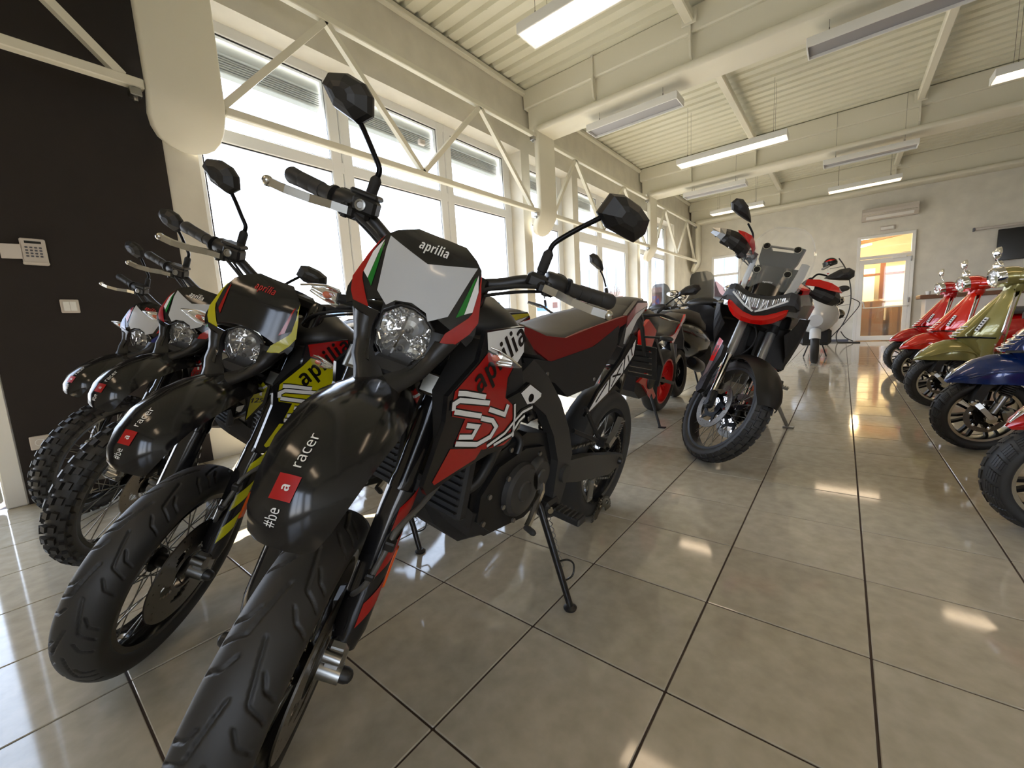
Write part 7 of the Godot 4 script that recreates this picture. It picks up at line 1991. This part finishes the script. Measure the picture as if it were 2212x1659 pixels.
	P(o, "side_stand", "nss", "black_satin", func(b: MB):
		b.tube([Vector3(0.12, 0.34, 0.62), Vector3(0.275, fy + 0.012, 0.66)], [0.013, 0.010], 9)
		b.box(Vector3(0.295, fy + 0.010, 0.66), Vector3(0.06, 0.010, 0.03), 0.002, Basis(Vector3.BACK, deg_to_rad(lean))))

func bikes() -> void:
	dirt_bike([-0.235, -1.183, 1.01, 9.73, 40.4, 0.0], "nearest motorcycle, black and red with white headlight mask and red seat band", {"main": "red", "edge": "red", "stripe": "red", "upper": "white_print", "seat": "seat_red", "plate": "white"})
	dirt_bike([-0.927, -1.142, 0.71, 11.18, 40.4, 0.0], "black and yellow motorcycle with yellow fork stripes, second in the row", {"main": "yellow", "edge": "yellow", "stripe": "yellow", "upper": "red", "seat": "seat_vinyl", "plate": "", "s1": "red", "s2": "black_print", "logo": "red_print"})
	dirt_bike([-1.768, -1.216, -0.04, 10.0, 40.4, 0.0517], "motorcycle with knobby tyres, white mask and red edges, third in the row", {"main": "red", "edge": "red", "stripe": "black_print", "upper": "white_print", "seat": "seat_red", "plate": "white"})
	dirt_bike([-2.546, -1.229, -2.17, 9.55, 40.4, 0.0517], "motorcycle with knobby tyres, blue edged white mask, nearest the dark wall", {"main": "blue", "edge": "blue", "stripe": "black_print", "upper": "white_print", "seat": "seat_vinyl", "plate": "white", "s1": "red", "s2": "red", "logo": "red_print"})
	adventure_bike()
	scooter(Vector3(2.71, 0, -1.9), -90, "scooter_red", "bright red scooter at the right edge, nearest the viewer")
	scooter(Vector3(2.71, 0, -3.14), -90, "scooter_blue", "metallic blue scooter between the near red and the beige one")
	scooter(Vector3(2.71, 0, -4.55), -90, "scooter_beige", "beige gold scooter with chrome round headlight, beside the blue one")
	scooter(Vector3(2.71, 0, -5.75), -90, "scooter_orange", "orange red scooter next beyond the beige one")
	scooter(Vector3(2.71, 0, -7.05), -90, "scooter_red", "cherry red scooter farthest along the row")
	scooter(Vector3(5.3, 0, -6.6), -90, "scooter_red", "red scooter in the second row behind the beige one")
	naked_bike(Vector3(-0.74, 0, -3.54), 0, "red_bright", "black_satin", "wheel_red", "black street motorcycle with red wheels behind the nearest bike")
	naked_bike(Vector3(-1.75, 0, -4.1), 4, "silver", "silver", "dark_metal", "silver and black street motorcycle by the second window")
	maxi_scooter(Vector3(-0.78, 0, -4.35), 180, "black_gloss", "smoke", "black touring scooter with a tall smoked windscreen, seen from behind")
	maxi_scooter(Vector3(-1.75, 0, -5.6), 180, "black_gloss", "smoke", "black touring scooter with smoked windscreen nearest the middle window")
	maxi_scooter(Vector3(0.30, 0, -9.7), 2, "white", "screen", "white touring scooter with clear windscreen behind the adventure motorcycle")


func small_things() -> void:
	# on the dark wall
	var kp := thing("alarm_keypad", "white alarm keypad with its flap folded open on the dark wall", "keypad", Transform3D(Basis(Vector3.UP, PI / 2), Vector3(XW + 0.01, 1.522, 0.255)))
	P(kp, "body", "", "plastic_white", func(b: MB):
		b.box(Vector3(0, 0, 0.012), Vector3(0.105, 0.155, 0.024), 0.006)
		b.box(Vector3(0.0, -0.068, 0.016), Vector3(0.108, 0.016, 0.028), 0.004))
	P(kp, "flap", "", "plastic_white", func(b: MB): b.box(Vector3(-0.092, -0.004, 0.015), Vector3(0.085, 0.085, 0.006), 0.002, Basis(Vector3.UP, -0.25)))
	P(kp, "display", "", "lcd", func(b: MB): b.box(Vector3(0.0, 0.055, 0.0245), Vector3(0.068, 0.014, 0.002)))
	for r in 4:
		for c in 4: P(kp, "key", "kkey", "plastic_grey", func(b: MB): b.box(Vector3.ZERO, Vector3(0.012, 0.0095, 0.004), 0.002), Transform3D(Basis(), Vector3(-0.030 + c * 0.019, 0.024 - r * 0.017, 0.0255)))
	var sw := thing("light_switch", "white double light switch on the dark wall", "light switch", Transform3D(Basis(Vector3.UP, PI / 2), Vector3(XW + 0.01, 1.2, 0.15)))
	P(sw, "plate", "", "plastic_white", func(b: MB): b.box(Vector3(0, 0, 0.005), Vector3(0.084, 0.084, 0.010), 0.004))
	for s in [-1, 1]: P(sw, "rocker", "swrk", "upvc", func(b: MB): b.box(Vector3.ZERO, Vector3(0.0285, 0.058, 0.006), 0.002, Basis(Vector3.RIGHT, 0.03)), Transform3D(Basis(), Vector3(s * 0.0150, 0, 0.012)))
	var ou := thing("wall_socket", "pale wall socket low on the dark wall behind the far tyre", "socket", Transform3D(Basis(Vector3.UP, PI / 2), Vector3(XW + 0.01, 0.37, 0.395)))
	P(ou, "plate", "", "plastic_white", func(b: MB): b.box(Vector3(0, 0, 0.006), Vector3(0.084, 0.084, 0.012), 0.004))
	P(ou, "insert", "", "upvc", func(b: MB): b.lathe([Vector2(0, 0.006), Vector2(0.022, 0.006), Vector2(0.022, 0.013), Vector2(0.019, 0.013), Vector2(0.018, 0.008), Vector2(0, 0.008)], Vector3.ZERO, Vector3.BACK, 18))
	tag(P(self, "smoke_sensor", "", "plastic_white", func(b: MB): b.box(Vector3(-3.36, 3.17, -3.08), Vector3(0.05, 0.06, 0.09), 0.008)), "tiny white alarm sensor on the frame of the widest window", "sensor")
	# fire extinguishers
	for i in 2:
		var ex := thing("fire_extinguisher", ["red fire extinguisher left of its twin, nearer the adventure motorcycle", "red fire extinguisher right of its twin, nearer the helmet stand"][i], "fire extinguisher", Transform3D(Basis(), Vector3([0.09, 0.335][i], 0.19, -13.80)), "pair of wall mounted extinguishers")
		P(ex, "cylinder", "exc", "extinguisher", func(b: MB): b.lathe([Vector2(0, 0), Vector2(0.07, 0), Vector2(0.078, 0.012), Vector2(0.078, 0.40), Vector2(0.06, 0.45), Vector2(0.025, 0.475), Vector2(0.02, 0.50), Vector2(0, 0.50)], Vector3.ZERO, Vector3.UP, 24))
		P(ex, "label", "exl", "label_white", func(b: MB):
			var g := []
			for y in [0.12, 0.24]:
				var l := []
				for j in 9: l.append(Vector3(sin(lerpf(-1.2, 1.2, j / 8.0)) * 0.079, y, cos(lerpf(-1.2, 1.2, j / 8.0)) * 0.079))
				g.append(l)
			b.patch(g, 0.001))
		P(ex, "label_band", "exy", "label_yellow", func(b: MB):
			var g := []
			for y in [0.33, 0.39]:
				var l := []
				for j in 9: l.append(Vector3(sin(lerpf(-1.1, 1.1, j / 8.0)) * 0.079, y, cos(lerpf(-1.1, 1.1, j / 8.0)) * 0.079))
				g.append(l)
			b.patch(g, 0.001))
		P(ex, "valve", "exv", "dark_metal", func(b: MB):
			b.box(Vector3(0, 0.515, 0), Vector3(0.05, 0.03, 0.03), 0.006)
			b.bar([Vector3(0, 0.53, 0), Vector3(0.06, 0.55, 0.03), Vector3(0.11, 0.565, 0.05)], Vector2(0.02, 0.008)))
		P(ex, "hose", "exh2", "rubber", func(b: MB): b.curve([Vector3(-0.02, 0.515, 0), Vector3(-0.07, 0.49, 0.02), Vector3(-0.098, 0.40, 0.02), Vector3(-0.10, 0.24, 0.01), Vector3(-0.09, 0.16, 0.0)], 0.011, 8))
		P(ex, "bracket", "exb", "steel", func(b: MB): b.box(Vector3(0, 0.30, -0.088), Vector3(0.05, 0.08, 0.024), 0.004))
	# helmet stand
	var hs := thing("helmet_stand", "curved black helmet stand beside the glass door", "stand", Transform3D(Basis(), Vector3(0.6, 0, -13.3)))
	P(hs, "twin_rails", "", "black_satin", func(b: MB):
		for dz in [-0.05, 0.05]: b.curve([Vector3(-0.03, 2.16, dz), Vector3(0.10, 1.92, dz), Vector3(0.21, 1.55, dz), Vector3(0.25, 1.18, dz), Vector3(0.22, 0.80, dz), Vector3(0.12, 0.50, dz), Vector3(0.0, 0.25, dz), Vector3(0.02, 0.03, dz), Vector3(0.12, 0.012, dz), Vector3(0.40, 0.012, dz)], 0.012, 8))
	P(hs, "base", "", "black_satin", func(b: MB):
		b.box(Vector3(0.40, 0.012, 0), Vector3(0.16, 0.024, 0.36), 0.006)
		for dz in [-0.12, 0.12]: b.tube([Vector3(0.14, 0.50, dz * 0.4), Vector3(-0.22, 0.012, dz)], 0.009, 7)
		b.curve([Vector3(0.08, 0.30, 0), Vector3(0.18, 0.14, 0), Vector3(0.34, 0.04, 0)], 0.012, 7))
	P(hs, "brace", "", "black_satin", func(b: MB): b.curve([Vector3(0.25, 1.14, 0.06), Vector3(0.40, 1.04, 0.06), Vector3(0.425, 0.96, 0.06), Vector3(0.36, 0.82, 0.06), Vector3(0.12, 0.46, 0.06)], 0.010, 7))
	for y in [[1.95, 0.09], [1.20, 0.24], [0.98, 0.24], [0.66, 0.17]]:
		P(hs, "helmet_arm", "", "steel", func(b: MB): b.bar([Vector3(y[1], y[0], 0), Vector3(y[1] - 0.30, y[0] - 0.03, 0)], Vector2(0.10, 0.012)))
	var H := [[0.40, 2.06, "black_gloss", "black and red full face helmet on top of the stand", true, -0.5], [0.58, 1.09, "chrome", "silver open helmet on the middle arm of the stand", false, -0.2], [0.60, 0.74, "steel", "dark silver open helmet on the lowest arm of the stand", false, 0.0]]
	for h in H:
		var o := thing("helmet", h[3], "helmet", Transform3D(Basis(Vector3.BACK, 0.25 if h[4] else 0.08) * Basis(Vector3.UP, PI / 2 + PI + 0.35), Vector3(h[0], h[1], -13.28)))
		P(o, "shell", "", h[2], func(b: MB):
			var g := []
			for i in 13:
				var a := lerpf(0.02, 2.05 if h[4] else 1.75, i / 12.0)
				var l := []
				for j in 24:
					var t := TAU * j / 24
					var fwd := maxf(0.0, cos(t))
					var ch := (0.035 * fwd * maxf(0.0, a - 1.2) if h[4] else 0.0)
					l.append(Vector3(0.125 * sin(a) * sin(t), 0.14 * cos(a), (0.155 * sin(a) + ch) * cos(t)))
				g.append(l)
			var q := []
			for r in g:
				var l: Array = r.duplicate()
				l.append(r[0])
				q.append(l)
			b.patch(q, 0.008))
		if h[4]:
			P(o, "visor", "", "smoke", func(b: MB):
				var g := []
				for y in [0.055, 0.02, -0.02]:
					var l := []
					for j in 11:
						var t := lerpf(-1.25, 1.25, j / 10.0)
						l.append(Vector3(0.131 * sin(t), y, 0.160 * cos(t) + 0.006))
					g.append(l)
				b.patch(g, 0.003))
			P(o, "red_graphic", "", "red_bright", func(b: MB):
				for s in [-1, 1]: b.decal(v2([0.5, 0.75, 1.3, 0.55, 2.2, 0.95, 1.2, 0.95]), func(p): return Vector3(0.1275 * sin(p.y + 0.3) * sin(p.x) * s, 0.1425 * cos(p.y + 0.3), 0.158 * sin(p.y + 0.3) * cos(p.x)), Vector3(s, 0.5, 0), 0.15))
			P(o, "chin_guard", "", "silver", func(b: MB): b.curve([Vector3(-0.12, -0.07, 0.07), Vector3(-0.07, -0.085, 0.165), Vector3(0, -0.085, 0.19), Vector3(0.07, -0.085, 0.165), Vector3(0.12, -0.07, 0.07)], 0.028, 9))
		else:
			P(o, "liner", "", "black_matt", func(b: MB): b.ball(Vector3(0, -0.03, 0), Vector3(0.112, 0.09, 0.14), 14))
			P(o, "strap", "", "rubber", func(b: MB): b.curve([Vector3(0.11, -0.03, 0.02), Vector3(0.06, -0.13, 0.03), Vector3(0, -0.15, 0.03), Vector3(-0.06, -0.13, 0.03), Vector3(-0.11, -0.03, 0.02)], 0.006, 6))
	var vz := thing("visor", "clear spare visor lying on the upper middle arm of the helmet stand", "visor", Transform3D(Basis(Vector3.BACK, 0.3), Vector3(0.62, 1.25, -13.28)))
	P(vz, "shield", "", "lens", func(b: MB):
		var g := []
		for y in [0.0, 0.03, 0.07]:
			var l := []
			for j in 9: l.append(Vector3(-0.20 + y * 2.0 + 0.16 * cos(lerpf(-1.3, 1.3, j / 8.0)) * -1.0 + 0.16, y, 0.13 * sin(lerpf(-1.3, 1.3, j / 8.0))))
			g.append(l)
		b.patch(g, 0.004))
	P(vz, "hinge_strip", "", "plastic_grey", func(b: MB): b.bar([Vector3(-0.05, 0.02, 0.125), Vector3(0.14, 0.05, 0.10)], Vector2(0.02, 0.03)))
	var tg := thing("price_tag", "small red and white tag hanging under the top helmet", "tag", Transform3D(Basis(Vector3.UP, 0.2), Vector3(0.36, 1.82, -13.24)))
	P(tg, "card", "", "white_print", func(b: MB): b.box(Vector3(0, 0, 0), Vector3(0.06, 0.10, 0.003)))
	P(tg, "print", "", "red_print", func(b: MB): b.box(Vector3(0, -0.02, 0.002), Vector3(0.045, 0.03, 0.001)))
	P(tg, "string", "", "black_matt", func(b: MB): b.tube([Vector3(0, 0.05, 0), Vector3(0, 0.13, -0.02)], 0.002, 4))
